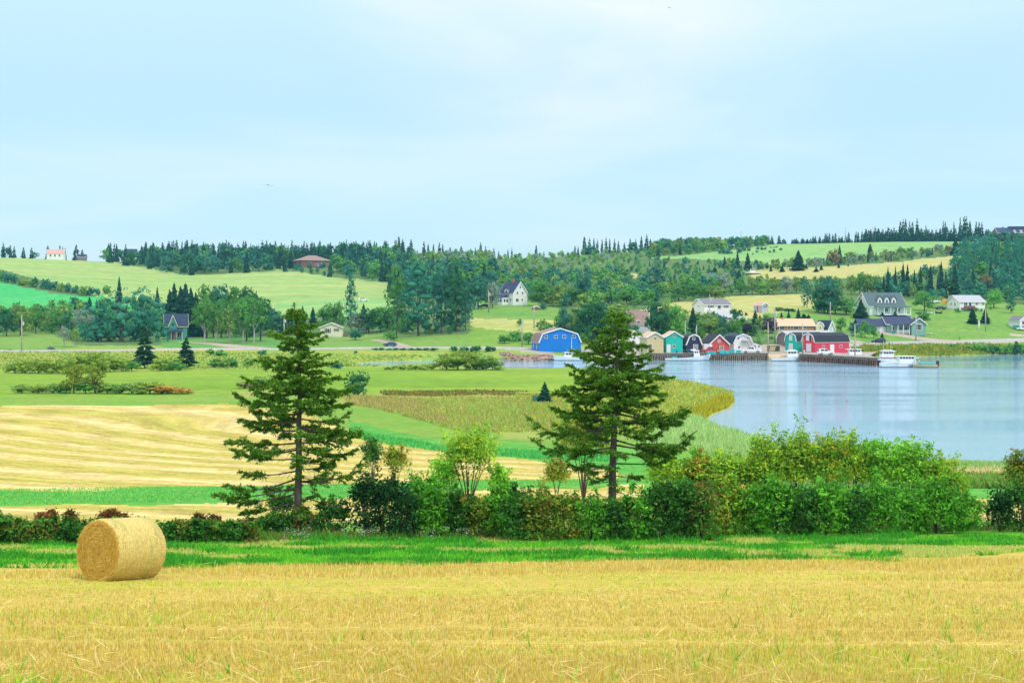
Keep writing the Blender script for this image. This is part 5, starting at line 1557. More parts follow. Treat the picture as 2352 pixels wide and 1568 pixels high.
# ---------------------------------------------------------------- hedge shrubs, each its own stems and leaves
HP = {
    'green': [(0.07, 0.24, 0.02), (0.10, 0.30, 0.025), (0.05, 0.17, 0.018)],
    'deep': [(0.035, 0.13, 0.02), (0.055, 0.18, 0.025), (0.025, 0.09, 0.016)],
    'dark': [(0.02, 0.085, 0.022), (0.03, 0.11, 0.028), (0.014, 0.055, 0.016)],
    'yg': [(0.16, 0.32, 0.025), (0.22, 0.36, 0.03), (0.11, 0.25, 0.025), (0.27, 0.36, 0.03)],
    'lime': [(0.15, 0.36, 0.03), (0.20, 0.42, 0.04), (0.10, 0.27, 0.025)],
    'orange': [(0.34, 0.19, 0.02), (0.22, 0.28, 0.03), (0.14, 0.27, 0.03), (0.10, 0.23, 0.025), (0.26, 0.28, 0.03)],
    'tinge': [(0.34, 0.26, 0.03), (0.16, 0.32, 0.025), (0.20, 0.35, 0.03), (0.12, 0.27, 0.025), (0.26, 0.33, 0.03), (0.14, 0.30, 0.03), (0.10, 0.24, 0.02)],
    'olive': [(0.12, 0.22, 0.025), (0.17, 0.26, 0.03), (0.08, 0.17, 0.02), (0.24, 0.20, 0.03)],
    'sumac': [(0.22, 0.06, 0.03), (0.26, 0.11, 0.03), (0.14, 0.05, 0.025), (0.12, 0.16, 0.03)],
    'rustgreen': [(0.07, 0.20, 0.025), (0.14, 0.16, 0.03), (0.05, 0.15, 0.02), (0.18, 0.11, 0.03), (0.07, 0.21, 0.02)],
}

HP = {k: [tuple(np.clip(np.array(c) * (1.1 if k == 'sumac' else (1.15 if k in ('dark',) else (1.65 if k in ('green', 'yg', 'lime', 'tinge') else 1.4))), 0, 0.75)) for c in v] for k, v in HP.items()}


def near_shrub(name, cat, x, Y, w, h, cols, label, group, seed, leaf=0.058, dens=1.0, foot=0.0, stems=6, depth=None, sparse=False, bare=0.0):
    """stems fanning from one foot; leaf clusters over an uneven dome, each cluster its own size and tone"""
    rs = rs_(seed)
    z0 = gz(x, Y) - 0.05
    root = empty(name, (x, Y, z0))
    d = depth or w * 0.8
    st = MB()
    tips = []
    for k in range(stems):
        a = 2 * math.pi * k / stems + rs.random()
        rr = rs.uniform(0.25, 0.75)
        e = np.array([math.cos(a) * w * 0.5 * rr, math.sin(a) * d * 0.5 * rr, h * rs.uniform(0.7, 0.92) * (1 - 0.25 * rr)])
        m = e * np.array([0.35, 0.35, 0.5])
        r = 0.012 + 0.007 * h
        st.tube([(0, 0, -0.1), m, e], [r, r * 0.6, 0.006], 5, cap=False)
        for j in range(4):
            t = rs.uniform(0.4, 0.9)
            q = m * (1 - t) + e * t
            f = q + np.array([rs.normal() * w * 0.12, rs.normal() * d * 0.12, abs(rs.normal()) * h * 0.14])
            st.tube([q, f], [r * 0.4, 0.004], 3, cap=False)
            tips.append(f)
    st.build('stem', M_BARK, root)
    # clusters on a dome broken into billows
    shoots = 0
    nc = int(dens * (14 + 34 * w * h))
    u = rand_dirs(nc * 2, rs)
    u = u[u[:, 2] > (-0.35 if foot else -0.93)][:nc]
    az = np.arctan2(u[:, 1], u[:, 0])
    bil = 0.72 + 0.46 * vnoise(az * 1.9 + seed, u[:, 2] * 3.6 + seed, seed) + rs.normal(size=len(u)) * 0.06
    rad = bil * (rs.uniform(0.35, 1.0, len(u)) if sparse else rs.uniform(0.4, 1.0, len(u)) ** 0.6)
    zc = foot + (1 - foot) * (0.48 + 0.50 * u[:, 2] * rad)
    if not foot:                     # skirts reach down to the grass
        lowm = u[:, 2] < 0
        k2 = np.where(lowm, (np.sqrt(1 / np.maximum(1e-3, 1 - np.minimum(0.8, u[:, 2] ** 2))) - 1) * 0.6 + 1, 1.0)
        u = np.stack([u[:, 0] * k2, u[:, 1] * k2, u[:, 2]], -1)
    c = np.stack([u[:, 0] * w * 0.5 * rad, u[:, 1] * d * 0.5 * rad, zc * h], -1)
    c = np.concatenate([c, np.array(tips)])
    u = np.concatenate([u, unit(np.array(tips) + 1e-3)])
    top = np.nonzero(u[:len(rad), 2] > 0.15)[0]
    ns_ = int(5 + 5 * w)
    if len(top):
        for i_ in rs.choice(top, min(ns_, len(top)), replace=False):   # shoots that stand out of the dome
            q = c[i_]; dr = unit(u[i_] * 0.5 + np.array([rs.normal() * 0.25, rs.normal() * 0.25, 0.9])); ll = rs.uniform(0.25, 0.7) * min(1.2, 0.4 + 0.25 * h) * min(1.0, h / 2.4)
            st_n = 4
            c = np.concatenate([c, q + dr * ll * (np.arange(1, st_n + 1) / st_n)[:, None]])
            u = np.concatenate([u, np.tile(dr, (st_n, 1))])
            shoots += st_n
    per = 16
    tone = pal(cols, len(c), rs, 0.28)
    spread = np.repeat(np.where(np.arange(len(c)) >= len(c) - shoots, 0.55, rs.uniform(0.7, 1.3, len(c))), per)[:, None]
    p = np.repeat(c, per, 0) + rs.normal(size=(len(c) * per, 3)) * np.array([0.12, 0.12, 0.07]) * (0.8 + 0.12 * h) * spread
    cr = np.clip(np.repeat(tone, per, 0) * (1 + (rs.random((len(p), 1)) - 0.5) * 0.24), 0, 1)
    keep = p[:, 2] > 0.02
    p, cr = p[keep], cr[keep]
    n = np.repeat(u, per, 0)[keep]
    V, Fq = leaf_quads(p, n, leaf * np.repeat(rs.uniform(0.75, 1.35, len(c)), per)[keep] * rs.uniform(0.55, 1.3, len(p)), rs, 0.55, 0.5)
    link('foliage', mesh_np('foliage', V, [Fq], M_LEAF, np.repeat(cr, 4, 0)), root)
    tag(root, label, cat, group)
    return len(p)


NLEAF = 0


def hedge(crop, items, group, fmt, dY=0.0, cat='shrub', name='shrub', **kw):
    """items (x, top, base, width, palette[, extras]) left to right"""
    global NLEAF
    its = sorted(items, key=lambda i: i[0])
    for i, it in enumerate(its):
        px, pt, pb, pw = DX(crop, it[0]), DY(crop, it[1]), DY(crop, it[2]), DW(crop, it[3])
        x, Y, z = hit(px, pb)
        if dY: Y = Y + dY; x = (px - CX) / F * Y; z = gz(x, Y)
        h = (H - (pt - YH) / F * Y - z) * (0.9 if pt < 1120 else 0.96)
        k = dict(kw)
        if len(it) > 5: k.update(it[5])
        lab = k.pop('label', fit(fmt.format(o=ordinal(i, len(its)))))
        NLEAF += near_shrub(name, cat, x, Y, pw / F * Y, h, HP[it[4]], lab, group, 700 + int(it[0]) + int(it[1]), **k)


# right cluster: leafy front rank, taller yellowing rank behind
hedge('F4', [(40, 640, 985, 250, 'deep'), (170, 540, 985, 250, 'rustgreen'), (330, 500, 985, 260, 'tinge'), (500, 600, 985, 280, 'green'), (650, 500, 985, 300, 'green'), (820, 610, 985, 290, 'deep'),
             (1000, 530, 982, 310, 'green'), (1180, 640, 980, 270, 'deep'), (1370, 560, 975, 320, 'green'), (1560, 630, 970, 300, 'green'), (1750, 540, 965, 340, 'green'), (1930, 670, 962, 280, 'green')],
      'leafy front shrubs of the right hedge', 'dense green shrub in the front rank of the right hedge, {o} of twelve', dens=1.55)
hedge('F4', [(120, 350, 900, 260, 'tinge'), (300, 340, 900, 230, 'yg'), (460, 390, 900, 200, 'tinge'), (590, 190, 900, 330, 'yg'), (800, 150, 900, 320, 'yg'), (1010, 165, 900, 320, 'tinge', {'label': 'tall shrub tinged orange at the top of the right hedge'}), (1170, 165, 900, 260, 'yg'), (1360, 215, 900, 330, 'lime'), (1570, 235, 900, 330, 'lime'), (1785, 380, 900, 300, 'yg'), (1860, 470, 900, 170, 'yg')],
      'tall back shrubs of the right hedge', 'tall yellow green shrub with dark stems behind the right hedge, {o} of eleven', dY=2.0, foot=0.16, stems=9, sparse=True, dens=1.25)
hedge('F4', [(2190, 600, 955, 230, 'dark'), (2330, 560, 950, 320, 'deep')], 'shrubs at the right edge', 'dark shrub at the right edge beyond the gap, {o} of two')
hedge('F4', [(2350, 320, 920, 260, 'olive')], None, 'taller thin tree with bare twigs at the right edge', dY=1.0, foot=0.35, stems=8, sparse=True, dens=0.8, cat='tree', name='small_tree')

# a second, darker rank fills the hedge behind
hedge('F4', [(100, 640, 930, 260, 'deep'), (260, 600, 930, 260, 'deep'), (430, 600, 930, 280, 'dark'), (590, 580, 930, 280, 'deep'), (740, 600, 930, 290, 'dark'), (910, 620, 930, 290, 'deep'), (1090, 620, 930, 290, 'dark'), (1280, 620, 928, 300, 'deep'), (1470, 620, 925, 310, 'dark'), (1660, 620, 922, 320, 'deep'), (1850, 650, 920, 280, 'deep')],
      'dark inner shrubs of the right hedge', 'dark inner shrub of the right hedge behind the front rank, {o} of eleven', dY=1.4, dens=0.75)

# middle of the hedge
hedge('F3', [(60, 700, 1425, 330, 'dark'), (230, 640, 1425, 330, 'dark'), (420, 730, 1432, 330, 'dark'), (560, 900, 1430, 220, 'deep')], 'dark bushes right of the left spruce', 'very dark dense bush right of the left spruce, {o} of four')
hedge('F3', [(610, 680, 1340, 240, 'green'), (730, 760, 1430, 260, 'green'), (880, 830, 1425, 300, 'green'), (1060, 850, 1428, 320, 'deep'), (1240, 900, 1430, 260, 'olive'), (1400, 880, 1430, 260, 'green'), (1530, 800, 1428, 240, 'green'), (1690, 930, 1428, 260, 'deep')], 'low green shrubs between the spruces', 'low green shrub in the hedge between the spruces, {o} of eight', dens=1.4)
hedge('F3', [(860, 1150, 1285, 110, 'sumac'), (1105, 1210, 1300, 90, 'sumac'), (1700, 1230, 1270, 60, 'sumac')], 'red bushes in the middle hedge', 'small dark red bush in the middle hedge, {o} of three', dY=-0.8, stems=4, dens=2.2)
hedge('F3', [(1180, 1090, 1235, 120, 'orange'), (990, 1030, 1100, 60, 'orange')], 'orange sprigs in the middle hedge', 'small orange tinted bush in the middle hedge, {o} of two', dY=-0.7, stems=4, dens=1.8)
hedge('F3', [(370, 420, 1000, 270, 'orange'), (130, 330, 1000, 170, 'deep')], 'thin saplings behind the dark bushes', 'thin sapling behind the dark bushes, {o} of two', dY=1.5, foot=0.45, stems=6, sparse=True, dens=0.8, cat='sapling', name='sapling')
hedge('F3', [(1120, 150, 1260, 620, 'yg'), (880, 470, 1260, 330, 'lime')], 'many stemmed saplings between the spruces', 'many stemmed yellow green sapling between the two spruces, {o} of two', dY=1.2, foot=0.42, stems=13, sparse=True, dens=0.62, cat='sapling', name='sapling')
hedge('F3', [(1440, 590, 1260, 210, 'lime')], None, 'narrow leafy sapling just right of the middle clearing', dY=1.0, foot=0.35, stems=5, sparse=True, dens=0.9, cat='sapling', name='sapling')
hedge('F2', [(540, 735, 1480, 440, 'olive')], None, 'tall slender sapling overlapping the left side of the broad spruce', dY=-1.0, foot=0.45, stems=8, sparse=True, dens=0.75, cat='sapling', name='sapling')
hedge('F2', [(335, 1120, 1500, 200, 'orange')], None, 'small sapling turning orange left of the broad spruce', foot=0.3, stems=4, sparse=True, dens=1.3, cat='sapling', name='sapling')
hedge('F2', [(60, 1400, 1785, 260, 'deep'), (200, 1340, 1785, 250, 'olive'), (400, 1370, 1785, 300, 'olive'), (600, 1370, 1788, 300, 'green'), (790, 1440, 1788, 260, 'deep'), (960, 1340, 1788, 280, 'green'), (1130, 1280, 1788, 330, 'deep'), (1300, 1260, 1788, 260, 'deep'), (1430, 1310, 1788, 260, 'rustgreen')], 'shrubs under the broad spruce', 'shrub in the hedge under the broad spruce, {o} of nine', dens=1.5)
hedge('F2', [(1160, 1060, 1650, 330, 'yg'), (1370, 1080, 1650, 300, 'orange')], 'thin yellowing shrubs right of the broad spruce', 'thin yellowing shrub right of the broad spruce, {o} of two', dY=1.6, foot=0.4, stems=8, sparse=True, dens=0.7)
hedge('F1', [(330, 1430, 1560, 260, 'rustgreen'), (500, 1400, 1570, 260, 'deep'), (690, 1370, 1570, 240, 'rustgreen'), (860, 1300, 1575, 240, 'deep'), (540, 1270, 1500, 160, 'deep')], 'bushes at the foot of the left spruce', 'low bush at the foot of the left spruce, {o} of five')
# low weedy hedge on the left
hedge('F5', [(-120, 150, 455, 260, 'deep'), (20, 190, 458, 200, 'deep'), (130, 215, 460, 180, 'rustgreen'), (250, 235, 458, 190, 'rustgreen'), (370, 225, 455, 180, 'rustgreen'), (490, 225, 452, 180, 'deep'), (600, 230, 450, 190, 'deep'), (720, 225, 448, 180, 'rustgreen'), (840, 225, 446, 190, 'rustgreen'), (960, 225, 446, 190, 'olive'), (1090, 215, 446, 180, 'olive'), (1220, 240, 446, 190, 'rustgreen'), (1350, 250, 444, 190, 'deep'), (1470, 240, 444, 190, 'rustgreen'), (1600, 225, 442, 190, 'deep'), (1730, 235, 440, 190, 'rustgreen'), (1850, 250, 440, 190, 'deep'), (1990, 250, 440, 220, 'rustgreen')], 'low bushes of the left hedge', 'low weedy bush of the left hedge behind the bale, {o} of its row', stems=5)
hedge('F5', [(330, 185, 330, 80, 'sumac'), (405, 165, 300, 50, 'sumac'), (568, 165, 300, 55, 'sumac'), (850, 170, 320, 90, 'sumac'), (915, 150, 320, 80, 'sumac'), (1000, 190, 310, 40, 'sumac'), (1600, 188, 330, 60, 'sumac'), (1725, 205, 330, 50, 'sumac')], 'red sumac tops in the left hedge', 'dark red bush showing above the left hedge, {o} of eight', dY=0.4, stems=4, dens=3.0, leaf=0.05)
# spruce partly out of frame at the left
plant('spruce', 'F5', -110, -40, 430, 420, (1.5, 1.9, 1.2), 'spruce cut off by the left edge of the frame')


# ---------------------------------------------------------------- blades: grass strip, stubble, weeds and asters
def blades(name, X, Y, h, w, cols, lean, label, seed, mat=M_GRASS, cat='grass', weights=None):
    rs = rs_(seed)
    n = len(X)
    z = ground(X, Y)
    a = rs.random(n) * 6.28
    tip = np.stack([X + rs.normal(size=n) * lean * h, Y + rs.normal(size=n) * lean * h, z + h], -1)
    wv = np.stack([np.cos(a) * w, np.sin(a) * w, np.zeros(n)], -1)
    b0 = np.stack([X, Y, z - 0.01], -1)
    V = np.stack([b0 - wv, b0 + wv, tip], 1).reshape(-1, 3)
    T = np.arange(3 * n).reshape(-1, 3)
    c = np.repeat(pal(cols, n, rs, 0.3, weights), 3, 0)
    return tag(link(name, mesh_np(name, V, [T], mat, c)), label, cat, kind='stuff')


def fan_points(n, Y0, Y1, half, rs, p=1.0):
    """scatter over the wedge of ground in view, with a margin; denser towards the viewer for p > 0"""
    Y = (Y0 ** -p + rs.random(n) * (Y1 ** -p - Y0 ** -p)) ** (-1 / p)
    x = rs.uniform(-1, 1, n) * (half * Y + 3.5)
    return x, Y


rs = rs_(801)
x, Y = fan_points(150000, 37.5, 52, 0.36, rs, 0.5)
px = CX + x * F / Y
py = YH + (H - ground(x, Y)) * F / Y
edge_lo = np.interp(px, [0, 400, 900, 1300, 2180, 2352], [1309, 1299, 1297, 1291, 1281, 1265]) + (fbm(x * 0.5, Y * 0.5, 31) - 0.5) * 22
edge_hi = np.interp(px, [0, 700, 1500, 2352], [1240, 1238, 1233, 1213]) - 4
k = (py < edge_lo) & (py > edge_hi)
x, Y = x[k], Y[k]
tuft = fbm(x * 0.6, Y * 0.9, 32)
dry = fbm(x * 0.25, Y * 0.5, 33)
g = dry < 0.60
dk_ = g & (fbm(x * 0.9, Y * 1.6, 39) > 0.56)
blades('grass', x[dk_], Y[dk_], (0.10 + 0.30 * np.clip(tuft[dk_] - 0.3, 0, 1)) * rs.uniform(0.6, 1.4, dk_.sum()), 0.026, [(0.06, 0.36, 0.03), (0.09, 0.44, 0.035), (0.05, 0.28, 0.03)], 0.7, 'darker taller tussocks in the grass strip before the hedge', 804)
g = g & ~dk_
blades('grass', x[g], Y[g], (0.05 + 0.20 * np.clip(tuft[g] - 0.3, 0, 1)) * rs.uniform(0.6, 1.3, g.sum()), 0.022, [(0.11, 0.50, 0.03), (0.18, 0.58, 0.035), (0.07, 0.38, 0.035), (0.28, 0.58, 0.045)], 0.6, 'lush green grass on the strip before the hedge', 802)
g = dry >= 0.60
blades('dry_grass', x[g], Y[g], (0.05 + 0.16 * np.clip(tuft[g] - 0.3, 0, 1)) * rs.uniform(0.6, 1.3, g.sum()), 0.018, [(0.62, 0.58, 0.14), (0.44, 0.56, 0.11), (0.74, 0.58, 0.22)], 0.6, 'yellowed patches of grass on the strip before the hedge', 803)

rs = rs_(811)
x, Y = fan_points(330000, 14.0, 41, 0.37, rs, 1.1)
# drilled rows run across the view, a little askew
rowd = 0.24
v = Y + 0.10 * x
v = np.round(v / rowd) * rowd + rs.normal(size=len(v)) * 0.03
Y = np.clip(v - 0.10 * x, 13.5, 41.5)
px = CX + x * F / Y
py = YH + (H - ground(x, Y)) * F / Y
edge_lo = np.interp(px, [0, 400, 900, 1300, 2180, 2352], [1309, 1299, 1297, 1291, 1281, 1265]) + (fbm(x * 0.5, Y * 0.5, 31) - 0.5) * 22
k = py > edge_lo
x, Y, px, py, edge_lo = x[k], Y[k], px[k], py[k], edge_lo[k]
den = fbm(x * 0.12, Y * 0.35, 35)
tall = fbm(x * 0.3, Y * 0.6, 36)
greenish = fbm(x * 0.16, Y * 0.55, 37)
edge2 = np.interp(px, [0, 500, 1060, 1700, 2352], [1392, 1384, 1367, 1343, 1309]) + (fbm(x * 0.4, Y * 0.4, 38) - 0.5) * 8
band = (py < edge2) & (py > edge_lo + 26)
u = rs.random(len(x))
gm = u < np.where(band, np.clip((greenish - 0.34) * 2.4, 0.05, 0.7), np.clip((greenish - 0.52) * 1.6, 0.01, 0.22) + 0.10 * (Y < 20) * (greenish > 0.45))
sh = (0.03 + 0.075 * tall) * rs.uniform(0.5, 1.25, len(x)) * np.where(band, 0.7, np.where(Y > 33, 1.7, 1.0))
ww = (0.0042 + 0.00016 * Y)


def blades_w(name, x, Y, h, w, *a, **k):
    return blades(name, x, Y, h, w, *a, **k)


for y_t in (21.0, 22.9, 31.2, 33.1):                       # wheel tracks press the straw flat
    w_t = np.abs(Y - (y_t - 0.07 * x + 0.35 * np.sin(x * 0.12)))
    sh = np.where(w_t < 0.26, sh * 0.4, sh)
blades('stubble', x[~gm], Y[~gm], sh[~gm], ww[~gm], [(0.64, 0.50, 0.115), (0.71, 0.58, 0.18), (0.54, 0.40, 0.075), (0.80, 0.70, 0.34)], 0.2, 'cut golden straw stems standing in rows', 812, cat='stubble', weights=[0.4, 0.28, 0.2, 0.12])
blades('grass', x[gm], Y[gm], sh[gm] * 0.9, ww[gm] * 1.3, [(0.48, 0.66, 0.05), (0.36, 0.60, 0.05), (0.62, 0.68, 0.08)], 0.5, 'green shoots growing among the stubble', 813)
# loose fallen straws and a few taller stalks
rs = rs_(821)
n = 2200
x, Y = fan_points(n, 14.0, 38, 0.36, rs, 1.3)
z = ground(x, Y) + rs.uniform(0.06, 0.16, n)
a = rs.random(n) * 6.28
L = rs.uniform(0.08, 0.24, n)
e = rs.normal(size=n) * 0.5
u = np.stack([np.cos(a) * np.cos(e), np.sin(a) * np.cos(e), np.sin(e)], -1) * L[:, None]
v = np.cross(unit(u), np.array([0.2, -0.6, 0.75])) * 0.006
V, Fq = diamonds(np.stack([x, Y, z], -1), u, v)
tag(link('straw', mesh_np('straw', V, [Fq], M_GRASS, np.repeat(pal([(0.78, 0.62, 0.30), (0.68, 0.50, 0.20)], n, rs), 4, 0))), 'loose pale straws lying over the stubble', 'straw', kind='stuff')
n = 200
x, Y = fan_points(n, 14.2, 30, 0.34, rs, 1.3)
V, Fq = [], []
cs = []
wv = []
for i in range(n):
    for j in range(int(rs.integers(2, 5))):
        a = rs.random() * 6.28
        V.append((x[i] + rs.normal() * 0.03, Y[i] + rs.normal() * 0.03)); wv.append(rs.uniform(0.16, 0.32))
V = np.array(V)
blades('weed', V[:, 0], V[:, 1], np.array(wv), 0.011, [(0.16, 0.44, 0.04), (0.22, 0.52, 0.05), (0.36, 0.54, 0.07)], 0.45, 'scattered green weeds poking out of the stubble', 822, cat='weeds')

# asters and weeds along the foot of the hedge
rs = rs_(831)
n = 2600
px = rs.uniform(-40, 2392, n); 
yb = np.interp(px, [0, 400, 700, 1500, 2352], [1246, 1244, 1238, 1232, 1213])
Yb = np.array([hit(round(p / 40) * 40, y)[1] for p, y in zip(px, yb)]) + rs.uniform(-0.9, 0.9, n)
x = (px - CX) / F * Yb
hh = rs.uniform(0.08, 0.42, n)
blades('weed', np.repeat(x, 7) + rs.normal(size=7 * n) * 0.12, np.repeat(Yb, 7) + rs.normal(size=7 * n) * 0.12, np.repeat(hh, 7) * rs.uniform(0.5, 1.1, 7 * n), 0.03, [(0.09, 0.28, 0.04), (0.14, 0.36, 0.05), (0.22, 0.32, 0.06), (0.26, 0.18, 0.05)], 0.35, 'tangled weeds along the foot of the hedge', 832, cat='weeds')
cl = np.nonzero(vnoise(px * 0.012, px * 0 + 3.3, 34) > 0.5)[0][:420]
c = np.stack([x[cl], Yb[cl] - 0.35, ground(x[cl], Yb[cl]) + hh[cl] * 1.0], -1)
c = np.repeat(c, 4, 0) + rs.normal(size=(len(cl) * 4, 3)) * 0.06
V, Fq = leaf_quads(c, np.tile(np.array([[0, -0.6, 0.6]]), (len(c), 1)), 0.024, rs, 0.9)
tag(link('aster', mesh_np('aster', V, [Fq], M_GRASS, np.repeat(pal([(0.62, 0.62, 0.78), (0.70, 0.70, 0.76)], len(c), rs, 0.1), 4, 0))), 'small pale lilac asters along the foot of the hedge', 'wildflowers', kind='stuff')


# ---------------------------------------------------------------- round bale
def bale():
    x, Y, z = hit(DX('F5', 985), DY('F5', 775))
    Y = 34.0; x = (DX('F5', 985) - CX) / F * Y; z = gz(x, Y)
    Rr, L = 0.735, 1.42
    root = empty('hay_bale', (x, Y, z + 0.66))
    # local x along the axis towards the end that faces the viewer
    root.rotation_euler = (0, -R(5.5), math.atan2(-0.831, -0.556))
    rs = rs_(900)
    m, t, b = mat_base('straw roll side')
    tc = N(t, 'ShaderNodeTexCoord')
    mp = N(t, 'ShaderNodeMapping'); mp.inputs['Scale'].default_value = (16, 2.2, 2.2)
    t.links.new(tc.outputs['Object'], mp.inputs[0])
    n1 = N(t, 'ShaderNodeTexNoise'); n1.inputs['Scale'].default_value = 3.0; n1.inputs['Detail'].default_value = 6; n1.inputs['Roughness'].default_value = 0.7
    t.links.new(mp.outputs[0], n1.inputs[0])
    mp2 = N(t, 'ShaderNodeMapping'); mp2.inputs['Scale'].default_value = (2.6, 0.5, 0.5)
    t.links.new(tc.outputs['Object'], mp2.inputs[0])
    n2 = N(t, 'ShaderNodeTexNoise'); n2.inputs['Scale'].default_value = 1.6; n2.inputs['Detail'].default_value = 2
    t.links.new(mp2.outputs[0], n2.inputs[0])
    n3 = N(t, 'ShaderNodeTexNoise'); n3.inputs['Scale'].default_value = 45; n3.inputs['Detail'].default_value = 3
    t.links.new(tc.outputs['Object'], n3.inputs[0])
    c = ramp(t, [(0.28, (0.42, 0.30, 0.07)), (0.5, (0.62, 0.48, 0.14)), (0.75, (0.78, 0.64, 0.28))], n1.outputs[0]).outputs[0]
    g = ramp(t, [(0.52, 0.0), (0.68, 0.55)], n2.outputs[0]).outputs[0]
    c = mixc(t, g, c, (0.36, 0.38, 0.10))
    c = mixc(t, 1.0, c, ramp(t, [(0.35, 0.7), (0.65, 1.2)], n3.outputs[0]).outputs[0], 'MULTIPLY')
    t.links.new(c, b.inputs['Base Color'])
    b.inputs['Roughness'].default_value = 0.75
    bp = N(t, 'ShaderNodeBump'); bp.inputs['Strength'].default_value = 0.8; bp.inputs['Distance'].default_value = 0.02
    t.links.new(n3.outputs[0], bp.inputs['Height']); t.links.new(bp.outputs[0], b.inputs['Normal'])
    me_ = paint('straw roll end', (0.62, 0.42, 0.09), 0.9, 0.35, 30)
    # rolled body with softly rounded shoulders and slightly uneven girth
    na, prof = 72, [(-L / 2, 0.0), (-L / 2, 0.62), (-L / 2 + 0.02, 0.695), (-L / 2 + 0.07, 0.728), (-0.35, 0.737), (0, 0.742), (0.35, 0.737), (L / 2 - 0.07, 0.728), (L / 2 - 0.02, 0.70), (L / 2, 0.66)]
    V = []
    for k, (px_, r) in enumerate(prof):
        for a in range(na):
            th = 2 * math.pi * a / na
            rr = r * (1 + 0.008 * math.sin(3 * th + k) + 0.006 * rs.normal()) if r else 0
            zz_ = math.sin(th) * rr
            zz_ = max(zz_, -0.672)
            V.append((px_, math.cos(th) * rr, zz_))
    idx = np.arange(len(prof) * na).reshape(len(prof), na)
    q = np.stack([idx[:-1], np.roll(idx[:-1], -1, 1), np.roll(idx[1:], -1, 1), idx[1:]], -1).reshape(-1, 4)
    link('rolled_side', mesh_np('rolled_side', np.array(V), [q], m, smooth=True), root)
    # end: shallow spiral swirl of packed straw
    V, nr = [], 16
    for k in range(nr + 1):
        r = 0.665 * k / nr
        for a in range(na):
            th = 2 * math.pi * a / na
            d = 0.010 * math.sin(2 * math.pi * (r / 0.085) - th) - 0.035 * math.exp(-(r / 0.09) ** 2) + 0.012 * (1 - (r / 0.665) ** 4) + 0.006 * rs.normal()
            V.append((L / 2 + 0.004 + (d if k < nr else 0), math.cos(th) * r, max(math.sin(th) * r, -0.665)))
    idx = np.arange((nr + 1) * na).reshape(nr + 1, na)
    q = np.stack([idx[:-1], np.roll(idx[:-1], -1, 1), np.roll(idx[1:], -1, 1), idx[1:]], -1).reshape(-1, 4)
    link('rolled_end', mesh_np('rolled_end', np.array(V), [q], me_, smooth=True), root)
    # straws laid along the swirl
    n = 5200
    r = 0.70 * np.sqrt(rs.random(n)); th = rs.random(n) * 6.28
    tang = np.stack([rs.normal(size=n) * 0.28, -np.sin(th), np.cos(th)], -1)
    radv = np.stack([np.zeros(n), np.cos(th), np.sin(th)], -1)
    d = unit(tang + radv * rs.normal(size=(n, 1)) * 0.45)
    c = np.stack([np.full(n, L / 2 + 0.012) + rs.random(n) * 0.018, np.cos(th) * r, np.sin(th) * r], -1)
    u = d * rs.uniform(0.035, 0.085, (n, 1))
    v = np.cross(d, np.array([1.0, 0, 0])) * 0.0042
    V, Fq = diamonds(c, u, v)
    s = (0.8 + 0.25 * np.sin(2 * math.pi * r / 0.085 - th))[:, None]
    col = np.clip(pal([(0.72, 0.48, 0.08), (0.84, 0.60, 0.14), (0.56, 0.35, 0.05), (0.90, 0.70, 0.24)], n, rs, 0.25), 0, 1)
    o = link('straw_end', mesh_np('straw_end', V, [Fq], M_GRASS, np.repeat(col, 4, 0)), root)
    o['kind'] = 'stuff'
    # frayed straws on the side
    n = 1800
    th = rs.random(n) * 6.28; xx = rs.uniform(-L / 2, L / 2, n)
    nv = np.stack([np.zeros(n), np.cos(th), np.sin(th)], -1)
    tv = np.stack([rs.normal(size=n) * 0.5, -np.sin(th), np.cos(th)], -1)
    d = unit(tv + nv * rs.uniform(0.0, 0.35, (n, 1)))
    c = nv * 0.742; c[:, 0] = xx
    V, Fq = diamonds(c, d * rs.uniform(0.02, 0.06, (n, 1)), np.cross(d, nv) * 0.003)
    k = np.repeat(c[:, 2] > -0.6, 1)
    V = V.reshape(-1, 4, 3)[k].reshape(-1, 3); Fq = np.arange(len(V)).reshape(-1, 4)
    o = link('straw_side', mesh_np('straw_side', V, [Fq], M_GRASS, np.repeat(pal([(0.62, 0.48, 0.18), (0.50, 0.38, 0.11), (0.72, 0.60, 0.28)], len(Fq), rs, 0.25), 4, 0)), root)
    o['kind'] = 'stuff'
    tag(root, 'round golden straw bale lying on the stubble at the left', 'hay bale')


bale()
# ---------------------------------------------------------------- paints
def sd(name, c): return siding(name, c)


P_WHITE = paint('white trim paint', (0.80, 0.82, 0.84), 0.5, 0.05)
P_WALLW = siding('white clapboard', (0.82, 0.83, 0.81))
P_CREAM = siding('cream siding', (0.74, 0.70, 0.52))
P_BLUE = siding('strong blue siding', (0.006, 0.19, 0.66))
P_TAN = siding('sand yellow siding', (0.60, 0.50, 0.27))
P_TEAL = siding('turquoise siding', (0.02, 0.50, 0.40))
P_NAVY = siding('blue black siding', (0.025, 0.033, 0.075))
P_RED = siding('faded red siding', (0.56, 0.085, 0.075))
P_PINKRED = siding('bright red siding', (0.68, 0.055, 0.105))
P_MAUVE = siding('grey mauve shingles', (0.24, 0.17, 0.19))
P_GREY = siding('light grey siding', (0.46, 0.48, 0.54))
P_MINT = siding('pale mint siding', (0.62, 0.78, 0.70))
P_SAGE = siding('sage green siding', (0.20, 0.40, 0.36))
P_GHOUSE = siding('deep teal siding', (0.06, 0.30, 0.27))
P_BRICK = paint('orange brick', (0.50, 0.25, 0.12), 0.85, 0.3, 6)
P_BROWNH = siding('red brown siding', (0.22, 0.10, 0.085))
P_YBARN = siding('pale yellow siding', (0.72, 0.68, 0.40))
P_LGREY = siding('pale grey boards', (0.55, 0.57, 0.60))
